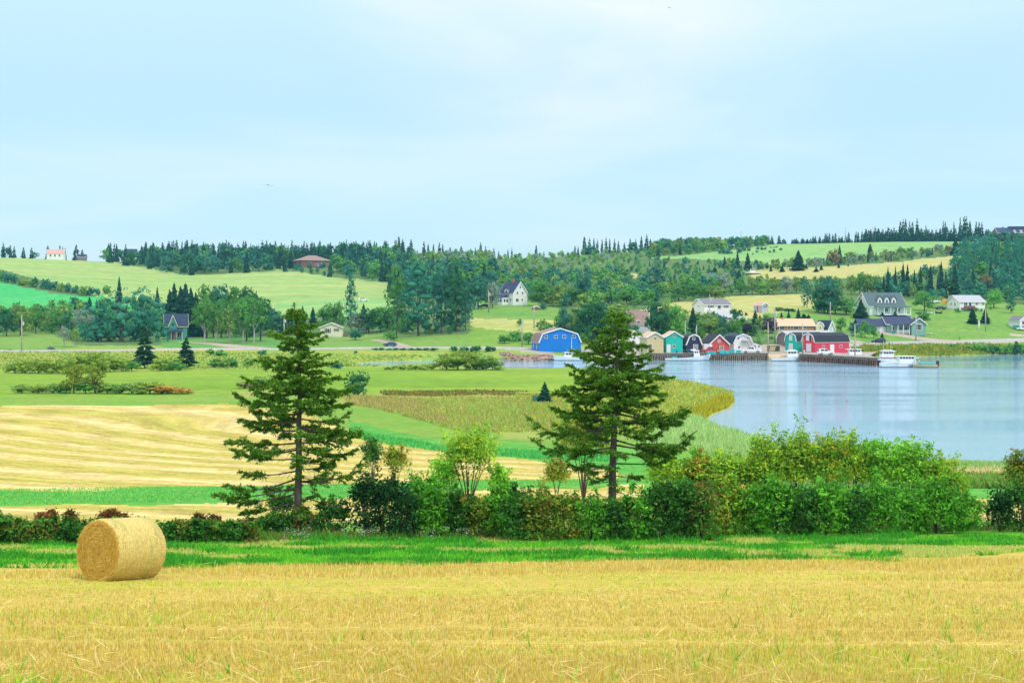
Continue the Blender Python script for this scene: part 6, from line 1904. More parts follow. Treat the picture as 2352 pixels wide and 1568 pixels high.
R_BROWN = paint('brown shingle roof', (0.30, 0.20, 0.175), 0.9, 0.25, 7)
R_PEACH = paint('peach tan roof', (0.62, 0.44, 0.30), 0.9, 0.15, 7)
R_DARK = paint('charcoal roof', (0.032, 0.037, 0.052), 0.85, 0.3, 7)
R_NAVY = paint('slate navy roof', (0.03, 0.05, 0.095), 0.85, 0.25, 7)
R_GREY = paint('grey shingle roof', (0.20, 0.20, 0.225), 0.9, 0.2, 7)
R_LGREY = paint('pale grey roof', (0.42, 0.43, 0.48), 0.9, 0.15, 7)
R_SLATE = paint('blue slate roof', (0.045, 0.06, 0.125), 0.9, 0.2, 7)
R_GREEN = paint('grey green roof', (0.10, 0.15, 0.165), 0.9, 0.2, 7)
R_PINK = paint('pink weathered roof', (0.60, 0.34, 0.30), 0.9, 0.2, 7)
P_GLASS, _t, _b = mat_base('window glass')
_b.inputs['Base Color'].default_value = (0.035, 0.05, 0.065, 1); _b.inputs['Roughness'].default_value = 0.12
P_DOORW = paint('white door', (0.74, 0.77, 0.80), 0.5, 0.06)
P_DOORB = paint('brown door', (0.20, 0.12, 0.17), 0.7, 0.15)
P_DOORR = paint('red door', (0.45, 0.05, 0.06), 0.6, 0.1)
P_DOORG = paint('grey door', (0.32, 0.29, 0.33), 0.7, 0.15)
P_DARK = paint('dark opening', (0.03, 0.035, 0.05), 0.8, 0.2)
P_SHUT = paint('dark shutters', (0.10, 0.06, 0.09), 0.7, 0.1)
P_SHUTY = paint('cream shutters', (0.74, 0.62, 0.35), 0.7, 0.1)
P_WOOD = paint('weathered wharf timber', (0.21, 0.17, 0.14), 0.95, 0.35, 4, streak=True)
P_PILE = paint('dark wet piles', (0.30, 0.23, 0.17), 0.9, 0.4, 3, streak=True)
P_PILER = paint('rusty brown piles', (0.32, 0.17, 0.115), 0.9, 0.4, 3, streak=True)
P_DECK = paint('grey deck boards', (0.34, 0.31, 0.29), 0.95, 0.25, 2)
P_RAIL = paint('grey railing', (0.40, 0.38, 0.38), 0.8, 0.15)
P_STONE = paint('chimney brick', (0.42, 0.18, 0.13), 0.9, 0.3, 8)
P_HULL = paint('white hull paint', (0.88, 0.89, 0.88), 0.35, 0.06, 2, spec=0.5)
P_AQUA = paint('aqua paint', (0.05, 0.50, 0.52), 0.5, 0.12)
P_ORANGE = paint('orange yellow paint', (0.75, 0.38, 0.03), 0.5, 0.1)
P_CARRED = paint('red car paint', (0.55, 0.03, 0.05), 0.3, 0.05, spec=0.5)
P_CARBLUE = paint('blue car paint', (0.012, 0.07, 0.30), 0.25, 0.05, spec=0.6)
P_CARTEAL = paint('light blue car paint', (0.16, 0.36, 0.45), 0.25, 0.05, spec=0.6)
P_CARWHITE = paint('white car paint', (0.80, 0.82, 0.84), 0.25, 0.04, spec=0.6)
P_CARDARK = paint('dark navy car paint', (0.02, 0.03, 0.06), 0.25, 0.05, spec=0.6)
P_TYRE = paint('tyre rubber', (0.02, 0.02, 0.022), 0.9, 0.2)
P_RIM = paint('wheel rim', (0.45, 0.46, 0.48), 0.35, 0.1, metal=0.6)
P_POLE = paint('grey utility pole wood', (0.42, 0.40, 0.37), 0.9, 0.2, 3, streak=True)
P_STEEL = paint('grey steel', (0.38, 0.40, 0.43), 0.5, 0.1, metal=0.3)
P_ROCK = paint('red sandstone blocks', (0.40, 0.27, 0.21), 0.95, 0.35, 1.6)
P_TAIL = paint('tail lamp red', (0.6, 0.08, 0.02), 0.3, 0.05)
P_LAMPG = paint('headlamp glass', (0.75, 0.78, 0.80), 0.15, 0.03)
P_BOOT = paint('dark blue bottom paint', (0.02, 0.06, 0.10), 0.5, 0.15)


# ---------------------------------------------------------------- houses and sheds
def opening(root, kind, face, u, v, w, h, W, D, mat=None, inset=0.0, shutters=None, dy=0.0):
    """a window or door set on one wall of a house; u from the middle of that wall, v from the ground"""
    if face == 'front': loc, rz = (u, -dy, v), 0
    elif face == 'left': loc, rz = (-W / 2 - dy, D / 2 - u, v), -math.pi / 2
    elif face == 'right': loc, rz = (W / 2 + dy, D / 2 + u, v), math.pi / 2
    t = 0.09
    if kind == 'window':
        fr = MB()
        fr.box(-w / 2, w / 2, -0.07, 0.02, 0, t).box(-w / 2, w / 2, -0.07, 0.02, h - t, h).box(-w / 2, -w / 2 + t, -0.068, 0.02, t, h - t).box(w / 2 - t, w / 2, -0.068, 0.02, t, h - t)
        if w > 0.8: fr.box(-0.03, 0.03, -0.06, 0.02, t, h - t)
        f = fr.build('window', P_WHITE, root, loc=loc)
        f.rotation_euler = (0, 0, rz)
        MB().box(-w / 2 + t, w / 2 - t, -0.03, 0.02, t, h - t).build('pane', mat or P_GLASS, f)
        if shutters:
            for s in (-1, 1):
                MB().box(s * (w / 2 + 0.22) - 0.17, s * (w / 2 + 0.22) + 0.17, -0.05, 0.02, 0, h).build('shutter', shutters, f)
    else:
        fr = MB().box(-w / 2 - t, -w / 2, -0.06, 0.02, 0, h + t).box(w / 2, w / 2 + t, -0.06, 0.02, 0, h + t).box(-w / 2, w / 2, -0.06, 0.02, h, h + t)
        d = MB().box(-w / 2, w / 2, -0.045, 0.02, 0.0, h).build('door', mat or P_DOORW, root, loc=loc)
        d.rotation_euler = (0, 0, rz)
        fr.build('door_frame', P_WHITE, d)
        MB().box(w * 0.32, w * 0.38, -0.09, -0.045, h * 0.48, h * 0.53).build('handle', P_STEEL, d)


def house(name, label, anchor, W, D, prof, ridge='depth', yaw=0.0, wall=None, roof=None, trim=None, ov=0.35, ops=(), cat='house', group=None, base=0.0, lift=0.0, foot=0.0, gable_faces=True):
    """anchor = foot of the middle of the front wall. prof = outline of the gable from eave to eave as (t, z), with t across the gable"""
    x, Y, z = anchor
    root = empty(name, (x, Y, z + lift), yaw)
    tag(root, label, cat, group)
    trim = trim or P_WHITE
    if ridge == 'depth':
        a, b = 0.0, D
        fn = lambda u, v, t: (u, t, v)
    else:
        a, b = -W / 2, W / 2
        fn = lambda u, v, t: (t, u, v)
    t0, t1 = prof[0][0], prof[-1][0]
    wl = MB()
    wl.prism([(t0, base - 1.6), *prof, (t1, base - 1.6)], a, b, fn)
    wl.build('wall', wall, root)
    # roof as a shell with overhang, one slab per pitch butted along the ridge
    pr = [np.array(p, float) for p in prof]
    d0 = unit(pr[0] - pr[1]); d1 = unit(pr[-1] - pr[-2])
    ext = [pr[0] + d0 * ov, *pr[1:-1], pr[-1] + d1 * ov]
    th = 0.14

    def normal(p, q):
        d = unit(q - p)
        return np.array([-d[1], d[0]])
    segn = [normal(ext[i], ext[i + 1]) for i in range(len(ext) - 1)]
    pn = [segn[0]] + [unit(segn[i] + segn[i + 1]) / max(0.5, np.dot(unit(segn[i] + segn[i + 1]), segn[i])) for i in range(len(segn) - 1)] + [segn[-1]]
    lo = [p + n * 0.012 for p, n in zip(ext, pn)]
    hi = [p + n * (0.012 + th) for p, n in zip(ext, pn)]
    rf = MB()
    rf.prism([tuple(p) for p in lo] + [tuple(p) for p in reversed(hi)], a - ov, b + ov, fn)
    r_o = rf.build('roof', roof, root)
    if trim is not False:
        tr = MB()
        l2 = [p - n * 0.16 for p, n in zip(ext, pn)]
        h2 = [p + n * (th + 0.035) for p, n in zip(ext, pn)]
        pol = [tuple(p) for p in l2] + [tuple(p) for p in reversed(h2)]
        tr.prism(pol, a - ov - 0.07, a - ov - 0.004, fn)
        tr.build('trim', trim, root)
        MB().prism(pol, b + ov + 0.004, b + ov + 0.07, fn).build('trim', trim, root)
        if ridge == 'width':
            e = ext[0]
            MB().box(a - ov, b + ov, e[0] - 0.06, e[0] - 0.004, e[1] - 0.12, e[1] + 0.14).build('fascia', trim, root)
        else:
            ea, eb = ext[0], ext[-1]
            MB().box(ea[0] - 0.06, ea[0] - 0.004, a - ov, b + ov, ea[1] - 0.12, ea[1] + 0.12).build('fascia', trim, root)
    for o in ops:
        k = dict(o[6]) if len(o) > 6 else {}
        opening(root, o[0], o[1], o[2], o[3], o[4], o[5], W, D, **k)
    return root


def anchor(crop, x, ybase, Y):
    px, py = DX(crop, x), DY(crop, ybase)
    return at(px, py, Y)


def ground_Y(crop, x, ybase):
    return hit(DX(crop, x), DY(crop, ybase))[1]


def mpp(crop, Y):
    """metres per crop pixel at that distance"""
    return 1 / _CROP[crop][2] / 1.0884 * Y / F


def gable(w, e, p):
    return [(-w / 2, e), (0, p), (w / 2, e)]


def gambrel(w, e, b, bw, p):
    return [(-w / 2, e), (-bw / 2, b), (0, p), (bw / 2, b), (w / 2, e)]


WN, DR = 'window', 'door'
# --- blue barn
Yb = 446.0
k = mpp('C3', Yb)
house('barn', 'big blue gambrel barn with brown roof at the water', anchor('C3', 808, 1250, Yb), 395 * k, 10.0, gambrel(395 * k, 95 * k, 168 * k, 330 * k, 218 * k), yaw=R(12), wall=P_BLUE, roof=R_BROWN, ov=0.3, cat='barn',
      ops=[(WN, 'front', (675 - 808) * k, (1250 - 1124) * k, 34 * k, 30 * k), (WN, 'front', (768 - 808) * k, (1250 - 1124) * k, 34 * k, 30 * k), (WN, 'front', (848 - 808) * k, (1250 - 1122) * k, 34 * k, 30 * k), (WN, 'front', (938 - 808) * k, (1250 - 1120) * k, 34 * k, 30 * k),
           (WN, 'left', -2.5, 1.1, 1.0, 1.3), (WN, 'left', 2.0, 1.0, 1.0, 1.4)])
# --- wharf sheds
Ys = 440.0
k = mpp('C7', Ys)
house('shed', 'sand yellow wharf shed with peach roof and brown door', anchor('C7', 342, 893, 437.5), 247 * k, 9.0, gable(247 * k, 232 * k, 300 * k), yaw=R(9), wall=P_TAN, roof=R_PEACH, cat='shed',
      ops=[(WN, 'front', 0, 190 * k, 44 * k, 40 * k), (DR, 'front', (264 - 342) * k, 34 * k, 56 * k, 92 * k, {'mat': P_DOORB})], group='sheds on the wharf')
house('shed', 'turquoise wharf shed with peach roof and white door', anchor('C7', 621, 887, Ys), 248 * k, 8.0, gable(248 * k, 234 * k, 308 * k), yaw=R(3), wall=P_TEAL, roof=R_PEACH, cat='shed',
      ops=[(WN, 'front', 2 * k, 225 * k, 46 * k, 40 * k), (WN, 'front', (612 - 621) * k, 67 * k, 44 * k, 50 * k), (DR, 'front', (538 - 621) * k, 2 * k, 48 * k, 112 * k)], group='sheds on the wharf')
house('shed', 'blue black gambrel wharf shed with white edged roof', anchor('C7', 913, 887, Ys), 232 * k, 9.0, gambrel(232 * k, 122 * k, 232 * k, 140 * k, 262 * k), yaw=R(5), wall=P_NAVY, roof=R_DARK, ov=0.25, cat='shed',
      ops=[(WN, 'front', -5 * k, 184 * k, 42 * k, 44 * k), (DR, 'front', 22 * k, 6 * k, 62 * k, 108 * k, {'mat': P_DOORG})], group='sheds on the wharf')
house('shed', 'faded red gabled wharf shed with dark roof', anchor('C7', 1283, 880, Ys + 3), 295 * k, 11.0, gable(295 * k, 120 * k, 254 * k), yaw=R(8), wall=P_RED, roof=R_DARK, cat='shed',
      ops=[(WN, 'front', -3 * k, 140 * k, 42 * k, 46 * k, {'mat': P_DOORG}), (DR, 'front', 30 * k, 8 * k, 52 * k, 82 * k, {'mat': P_DOORG})], group='sheds on the wharf')
wh = house('shed', 'white gambrel wharf shed with outside stairs and lean-to', anchor('C7', 1632, 872, Ys + 6), 285 * k, 11.0, gambrel(285 * k, 130 * k, 220 * k, 205 * k, 258 * k), yaw=R(8), wall=P_WALLW, roof=R_NAVY, cat='shed',
           ops=[(WN, 'front', (1564 - 1632) * k, 178 * k, 32 * k, 34 * k), (WN, 'front', (1700 - 1632) * k, 182 * k, 28 * k, 30 * k), (WN, 'front', (1570 - 1632) * k, 45 * k, 34 * k, 34 * k), (DR, 'front', (1640 - 1632) * k, 165 * k, 40 * k, 72 * k)], group='sheds on the wharf')
# its lean-to, landing and stairs
m_ = MB()
x0, x1 = 142 * k, 285 * k
m_.prism([(x0 + 0.01, -0.5), (x0 + 0.01, 150 * k), (x1, 100 * k), (x1, -0.5)], 0.3, 7.0, lambda u, v, t: (u, t, v))
m_.build('lean_to', P_WALLW, wh)
MB().prism([(x0 + 0.01, 152 * k), (x0 + 0.01, 160 * k), (x1 + 0.3, 104 * k), (x1 + 0.3, 96 * k)], 0.0, 7.3, lambda u, v, t: (u, t, v)).build('lean_to_roof', R_NAVY, wh)
opening(wh, DR, 'front', (1818 - 1632) * k, 4 * k, 40 * k, 90 * k, 10, 10, mat=P_DOORG, dy=-0.3)
opening(wh, WN, 'front', (1880 - 1632) * k, 54 * k, 30 * k, 38 * k, 10, 10, dy=-0.3)
st = MB()
st.box(-30 * k, 78 * k, -1.3, -0.02, 158 * k, 163 * k)
for i in range(9):
    f = i / 9
    st.box((78 + 92 * f) * k, (78 + 92 * f + 14) * k, -1.2, -0.25, (156 - 140 * f) * k, (160 - 140 * f) * k)
st.bar((-28 * k, -1.2, 0), (-28 * k, -1.2, 160 * k), 0.06).bar((70 * k, -1.2, 0), (70 * k, -1.2, 160 * k), 0.06)
st.build('stairs', P_RAIL, wh)
rl = MB()
for u in (-28, 8, 42, 76):
    rl.bar((u * k, -1.26, 162 * k), (u * k, -1.26, 206 * k), 0.035)
rl.bar((-28 * k, -1.26, 206 * k), (76 * k, -1.26, 206 * k), 0.04).bar((-28 * k, -1.26, 184 * k), (76 * k, -1.26, 184 * k), 0.03)
rl.bar((76 * k, -1.26, 206 * k), (172 * k, -1.26, 52 * k), 0.04)
rl.build('railing', P_RAIL, wh)

# --- red barn, turned so the long wall faces the bay
Yr = 441.0
k = mpp('C8', Yr)
Lr = 12.4
rb_a = R(-24)
c0 = np.array(at(DX('C8', 702), DY('C8', 718), Yr))
wr = 6.6
mid = c0 + np.array([math.cos(-rb_a), math.sin(-rb_a), 0]) * 0
yaw_r = R(24)
cx_, cy_ = c0[0] + math.cos(yaw_r) * Lr / 2, c0[1] + math.sin(yaw_r) * Lr / 2
rb = house('barn', 'long bright red gambrel barn with dark roof and white doors', (cx_, cy_, c0[2]), Lr, wr, [(0, 135 * k), (0.12 * wr, 208 * k), (0.5 * wr, 244 * k), (0.88 * wr, 208 * k), (wr, 135 * k)], ridge='width', yaw=yaw_r, wall=P_PINKRED, roof=R_DARK, ov=0.22, cat='barn',
           ops=[(WN, 'front', -Lr / 2 + 118 * k / 0.91, 48 * k, 42 * k, 40 * k), (DR, 'front', -Lr / 2 + 242 * k / 0.91, 2 * k, 54 * k, 92 * k), (WN, 'front', -Lr / 2 + 366 * k / 0.91, 52 * k, 40 * k, 40 * k),
                (DR, 'left', 0.2, 2 * k, 2.3, 104 * k), (DR, 'left', -0.35, 146 * k, 1.3, 74 * k), (DR, 'left', 1.05, 146 * k, 1.1, 74 * k, {'mat': P_DARK})])  # dark panel paints the unlit inside of the open hatch half
# --- turquoise gambrel beside it
k = mpp('C8', 449)
c0 = np.array(at(DX('C8', 470), DY('C8', 709), 449))
yaw_t = R(28)
Lt = 11.0
house('shed', 'turquoise gambrel shed left of the long red barn', (c0[0] + math.cos(yaw_t) * Lt / 2, c0[1] + math.sin(yaw_t) * Lt / 2, c0[2]), Lt, 5.6, [(0, 138 * k), (0.1 * 5.6, 205 * k), (2.8, 240 * k), (0.9 * 5.6, 205 * k), (5.6, 138 * k)], ridge='width', yaw=yaw_t, wall=P_TEAL, roof=R_DARK, ov=0.22, cat='shed',
      ops=[(DR, 'left', 0.0, 2 * k, 1.7, 98 * k), (DR, 'left', -0.1, 140 * k, 1.3, 70 * k)])
k = mpp('C8', 462)
c0 = np.array(at(DX('C8', 372), DY('C8', 700), 462))
house('shed', 'grey mauve shingled shed behind the turquoise gambrel', (c0[0] + math.cos(yaw_t) * 9, c0[1] + math.sin(yaw_t) * 9, c0[2]), 18, 6.0, [(0, 150 * k), (0.15 * 6, 215 * k), (3.0, 250 * k), (0.85 * 6, 215 * k), (6.0, 150 * k)], ridge='width', yaw=yaw_t, wall=P_MAUVE, roof=R_LGREY, ov=0.25, cat='shed')

# --- houses behind
Yh = 606.0
k = mpp('C3', Yh)
yw = R(38)
c0 = np.array(at(DX('C3', 443), DY('C3', 812), Yh))
fh = house('house', 'white farmhouse with steep navy roof and brick chimney', tuple(c0), 7.4, 9.5, gable(7.4, 105 * k, 207 * k), yaw=yw, wall=P_WALLW, roof=R_SLATE, ov=0.3,
           ops=[(WN, 'front', 0, 145 * k, 0.7, 26 * k), (WN, 'front', -1.5, 92 * k, 0.8, 26 * k), (WN, 'front', 1.2, 92 * k, 0.8, 26 * k), (WN, 'front', -1.6, 25 * k, 1.5, 30 * k), (WN, 'front', 1.0, 32 * k, 0.8, 22 * k),
                (WN, 'left', 3.2, 30 * k, 0.9, 26 * k)])
MB().box(-0.5, 0.4, 4.2, 5.1, 195 * k, 238 * k).build('chimney', P_STONE, fh)
dm = MB().prism([(3.4, 100 * k), (3.4, 138 * k), (4.6, 150 * k), (5.8, 138 * k), (5.8, 100 * k)], -3.65, -1.6, lambda u, v, t: (t, u, v)).build('dormer', P_WALLW, fh)
MB().prism([(3.1, 136 * k), (4.6, 152 * k), (6.1, 136 * k), (6.1, 141 * k), (4.6, 158 * k), (3.1, 141 * k)], -3.9, -1.4, lambda u, v, t: (t, u, v)).build('dormer_roof', R_SLATE, dm)
MB().box(-3.69, -3.65, 4.1, 5.1, 112 * k, 134 * k).build('pane', P_GLASS, dm)
pc = MB().box(-6.9, -3.72, 3.0, 8.0, -0.5, 62 * k).build('porch', P_WALLW, fh)
MB().prism([(-7.2, 62 * k), (-7.2, 66 * k), (-3.72, 96 * k), (-3.72, 92 * k)], 2.7, 8.3, lambda u, v, t: (u, t, v)).build('porch_roof', R_SLATE, pc)
for yy in (3.6, 5.0, 6.4):
    MB().box(-6.95, -6.9, yy, yy + 0.9, 22 * k, 50 * k).build('pane', P_GLASS, pc)
for xx in (-6.2, -4.9):
    MB().box(xx, xx + 0.8, 2.95, 3.0, 22 * k, 50 * k).build('pane', P_GLASS, pc)

Yh = 541.0
k = mpp('C2', Yh)
house('house', 'cream cottage with grey hipped gable and dark shutters', anchor('C2', 838, 1112, Yh), 205 * k, 7.5, gable(205 * k, 90 * k, 132 * k), yaw=R(4), wall=P_CREAM, roof=R_BROWN, ov=0.45,
      ops=[(WN, 'front', -32 * k, 38 * k, 36 * k, 42 * k, {'shutters': P_SHUT}), (WN, 'front', 48 * k, 52 * k, 28 * k, 28 * k, {'shutters': P_SHUT})])
tag(MB().box(945 * k, 995 * k, -1, 1, 0, 30 * k).build('deck', P_WOOD, None, loc=(anchor('C2', 838, 1112, Yh)[0] - 838 * k, Yh + 1.5, anchor('C2', 838, 1112, Yh)[2])), 'small brown wooden deck beside the cream cottage', 'deck')

Yh = 533.0
k = mpp('C1', Yh)
gh = house('house', 'teal gabled house with navy roof among the trees', anchor('C1', 1618, 1135, Yh), 200 * k, 8.5, [(0, 125 * k), (4.2, 232 * k), (8.4, 125 * k)], ridge='width', yaw=R(14), wall=P_GHOUSE, roof=R_NAVY, trim=P_CREAM, ov=0.4,
           ops=[(WN, 'left', 0, 115 * k, 1.2, 60 * k), (WN, 'left', 0.4, 10 * k, 2.0, 70 * k), (DR, 'front', -30 * k, 4 * k, 26 * k, 62 * k, {'mat': P_DOORR}), (WN, 'front', 30 * k, 20 * k, 40 * k, 45 * k)])
dm = MB().prism([(-62 * k, 95 * k), (-62 * k, 125 * k), (-28 * k, 212 * k), (6 * k, 125 * k), (6 * k, 95 * k)], -0.5, 3.5, lambda u, v, t: (u, t, v)).build('dormer', P_GHOUSE, gh)
MB().prism([(-68 * k, 118 * k), (-28 * k, 215 * k), (12 * k, 118 * k), (16 * k, 124 * k), (-28 * k, 228 * k), (-72 * k, 124 * k)], -0.9, 3.5, lambda u, v, t: (u, t, v)).build('dormer_trim', P_CREAM, dm)
MB().box(-38 * k, -18 * k, -0.55, -0.5, 128 * k, 152 * k).build('pane', P_GLASS, dm)
pr = MB().prism([(-2.2, 74 * k), (-2.2, 80 * k), (-0.02, 104 * k), (-0.02, 98 * k)], -95 * k, 60 * k, lambda u, v, t: (t, u, v)).build('porch_roof', R_NAVY, gh)
for xx in (-92, -45, 0, 56):
    MB().box(xx * k - 0.07, xx * k + 0.07, -2.1, -1.96, 0, 76 * k).build('post', P_CREAM, pr)
tag(gh, gh['label'])

Yh = 966.0
k = mpp('C2', Yh)


def hip(name, label, anc, W, D, e, p, yaw, wall, roof, rl=0.5, ov=0.6, ops=(), cat='house'):
    root = empty(name, anc, yaw)
    tag(root, label, cat)
    MB().box(-W / 2, W / 2, 0, D, -1.5, e).build('wall', wall, root)
    r = MB()
    a = [(-W / 2 - ov, -ov, e), (W / 2 + ov, -ov, e), (W / 2 + ov, D + ov, e), (-W / 2 - ov, D + ov, e)]
    h = [(-W / 2 * rl, D / 2, p), (W / 2 * rl, D / 2, p)]
    b_ = [(x, y, z - 0.2) for x, y, z in a]
    r.poly([a[0], a[1], h[1], h[0]]); r.poly([a[1], a[2], h[1]]); r.poly([a[2], a[3], h[0], h[1]]); r.poly([a[3], a[0], h[0]])
    for i in range(4): r.poly([b_[i], b_[(i + 1) % 4], a[(i + 1) % 4], a[i]])
    r.poly(b_[::-1])
    r.build('roof', roof, root)
    for o in ops:
        kk = dict(o[6]) if len(o) > 6 else {}
        opening(root, o[0], o[1], o[2], o[3], o[4], o[5], W, D, **kk)
    return root


bh = hip('house', 'large brown house with spreading hip roof in the wood', anchor('C2', 700, 470, Yh), 20.5, 16, 62 * k, 112 * k, R(28), P_BROWNH, R_BROWN, 0.25,
         ops=[(WN, 'front', 2.0, 1.2, 1.4, 3.0), (WN, 'front', 4.4, 1.2, 1.4, 3.0), (WN, 'front', -4.4, 1.2, 1.6, 2.2), (WN, 'left', 0, 1.5, 1.6, 1.6)])
rl = MB()
for i in range(13): rl.bar((-2 + i, -2.4, 0.6), (-2 + i, -2.4, 2.0), 0.07)
rl.bar((-2, -2.4, 2.0), (10, -2.4, 2.0), 0.09).box(-2, 10, -2.5, -0.02, 0.3, 0.6)
rl.build('balcony', P_RAIL, bh)

Yh = 1026.0
k = mpp('C1', Yh)
house('house', 'pink roofed white house alone on the left ridge', anchor('C1', 505, 388, Yh), 150 * k, 8, [(0, 45 * k), (4, 82 * k), (8, 45 * k)], ridge='width', yaw=R(6), wall=P_WALLW, roof=R_PINK, trim=False, ov=0.3,
      ops=[(WN, 'front', -40 * k, 14 * k, 1.2, 1.7), (WN, 'front', 0, 14 * k, 1.2, 1.7), (WN, 'front', 40 * k, 14 * k, 1.2, 1.7)])
house('shed', 'small dark grey shed right of the pink roofed house', anchor('C1', 750, 398, 1034), 80 * k, 6, [(0, 22 * k), (3, 46 * k), (6, 22 * k)], ridge='width', yaw=R(10), wall=P_MAUVE, roof=R_NAVY, trim=False, ov=0.3, cat='shed')
h2 = house('house', 'white house with navy roof half hidden in the ridge wood', anchor('C1', 1195, 402, 1062), 120 * k, 8, [(0, 42 * k), (4, 102 * k), (8, 42 * k)], ridge='width', yaw=R(8), wall=P_WALLW, roof=R_SLATE, trim=P_WHITE, ov=0.3,
           ops=[(WN, 'front', -30 * k, 10 * k, 1.4, 1.6), (WN, 'front', 30 * k, 10 * k, 1.4, 1.6)])
MB().prism([(8 * k, 30 * k), (8 * k, 58 * k), (22 * k, 80 * k), (36 * k, 58 * k), (36 * k, 30 * k)], -0.4, 3.5, lambda u, v, t: (u, t, v)).build('dormer', P_WALLW, h2)

# village on the slope
Yh = 545.0
k = mpp('C7', Yh)
rc = house('house', 'pale ranch house with grey roof and dark patio door on the slope', anchor('C7', 1260, 290, Yh), 445 * k, 9.0, [(0, 105 * k), (4.5, 192 * k), (9, 105 * k)], ridge='width', yaw=R(22), wall=P_WALLW, roof=R_GREY, ov=0.4,
           ops=[(WN, 'front', -115 * k, 60 * k, 60 * k, 42 * k, {'shutters': P_SHUT}), (WN, 'front', 140 * k, 60 * k, 44 * k, 42 * k, {'shutters': P_SHUT}), (DR, 'front', 25 * k, 45 * k, 50 * k, 55 * k, {'mat': P_GLASS}), (WN, 'left', 0, 75 * k, 1.2, 0.5)])
rl = MB()
for i in range(15): rl.bar((-40 * k + i * 18 * k, -1.6, 10 * k), (-40 * k + i * 18 * k, -1.6, 58 * k), 0.03)
rl.bar((-40 * k, -1.6, 58 * k), (212 * k, -1.6, 58 * k), 0.05).box(-40 * k, 212 * k, -1.7, -0.02, 4 * k, 10 * k)
rl.build('balcony', P_RAIL, rc)
Yh = 516.0
k = mpp('C7', Yh)
house('house', 'low house with pale grey roof below the ranch house', anchor('C7', 1420, 425, Yh), 440 * k, 8.5, [(0, 60 * k), (4.2, 138 * k), (8.5, 60 * k)], ridge='width', yaw=R(20), wall=P_WALLW, roof=R_LGREY, ov=0.4,
      ops=[(WN, 'front', 20 * k, 20 * k, 60 * k, 30 * k), (WN, 'left', 0, 30 * k, 1.4, 1.0)])
tag(MB().prism([(-95 * k, 0), (-92 * k, 24 * k), (-60 * k, 36 * k), (60 * k, 36 * k), (92 * k, 24 * k), (95 * k, 0)], -1.2, 1.2, lambda u, v, t: (u, t, v)).build('camper', P_CARWHITE, None, loc=anchor('C7', 1592, 412, 511)), 'white camper parked before the pale grey roofed house', 'camper')
k = mpp('C7', 545)
ls = house('shed', 'little grey shed with pink roof and red door on the slope', anchor('C7', 1955, 298, 538), 120 * k, 4.6, gable(120 * k, 105 * k, 140 * k), yaw=R(30), wall=P_GREY, roof=R_PINK, ov=0.25, cat='shed',
           ops=[(WN, 'front', 0, 68 * k, 22 * k, 26 * k, {'shutters': P_SHUT}), (DR, 'left', 0.0, 4 * k, 0.9, 88 * k, {'mat': P_DOORR})])
Yh = 497.0
k = mpp('C8', Yh)
bb = house('house', 'long brick bungalow with tan roof behind the barns', anchor('C8', 460, 450, Yh), 470 * k, 9, [(0, 78 * k), (4.5, 155 * k), (9, 78 * k)], ridge='width', yaw=R(5), wall=P_BRICK, roof=R_PEACH, ov=0.5,
           ops=[(WN, 'front', -185 * k, 18 * k, 60 * k, 52 * k), (WN, 'front', -90 * k, 18 * k, 34 * k, 50 * k), (WN, 'front', 0, 20 * k, 60 * k, 44 * k), (WN, 'front', 120 * k, 30 * k, 36 * k, 36 * k)])
MB().box(-146 * k, -120 * k, 4, 4.8, 140 * k, 178 * k).build('chimney', P_BRICK, bb)
dk = MB().box(-330 * k, -235 * k, -2.5, 3, -6 * k, 4 * k).build('porch', P_WHITE, bb)
for u in (-328, -300, -270, -240):
    MB().box(u * k, (u + 5) * k, -2.5, -2.4, 4 * k, 60 * k).build('post', P_WHITE, dk)
k = mpp('C8', 500)
house('shed', 'pale yellow gambrel mini barn with a single window', anchor('C8', 765, 448, 501), 110 * k, 6, gambrel(110 * k, 60 * k, 98 * k, 76 * k, 118 * k), yaw=R(14), wall=P_YBARN, roof=R_BROWN, trim=False, ov=0.15, cat='shed', ops=[(WN, 'front', 6 * k, 25 * k, 22 * k, 40 * k)])
house('shed', 'steep dark roofed grey A frame shed behind the red barn', anchor('C8', 915, 462, 501), 120 * k, 7, gable(120 * k, 30 * k, 142 * k), yaw=R(28), wall=P_LGREY, roof=R_NAVY, trim=False, ov=0.2, cat='shed', ops=[(DR, 'front', 12 * k, 5 * k, 22 * k, 62 * k)])
# mint Cape house with dormers and porch
Yh = 551.0
k = mpp('C8', Yh)
mh = house('house', 'pale mint house with three dormers and a long porch', anchor('C8', 1640, 242, Yh), 560 * k, 10.0, [(0, 108 * k), (0.8, 118 * k), (4.6, 282 * k), (10.0, 118 * k)], ridge='width', yaw=R(20), wall=P_MINT, roof=R_GREEN, ov=0.35,
           ops=[(WN, 'left', -0.6, 168 * k, 1.0, 46 * k, {'shutters': P_SHUT}), (WN, 'left', -2.4, 52 * k, 1.0, 46 * k, {'shutters': P_SHUT}), (WN, 'left', 2.2, 52 * k, 1.0, 46 * k, {'shutters': P_SHUT}),
                (WN, 'front', -40 * k, 38 * k, 36 * k, 50 * k, {'shutters': P_SHUT}), (DR, 'front', 32 * k, 8 * k, 32 * k, 78 * k), (WN, 'front', 140 * k, 38 * k, 40 * k, 50 * k, {'shutters': P_SHUT}), (WN, 'front', -160 * k, 38 * k, 36 * k, 50 * k)])
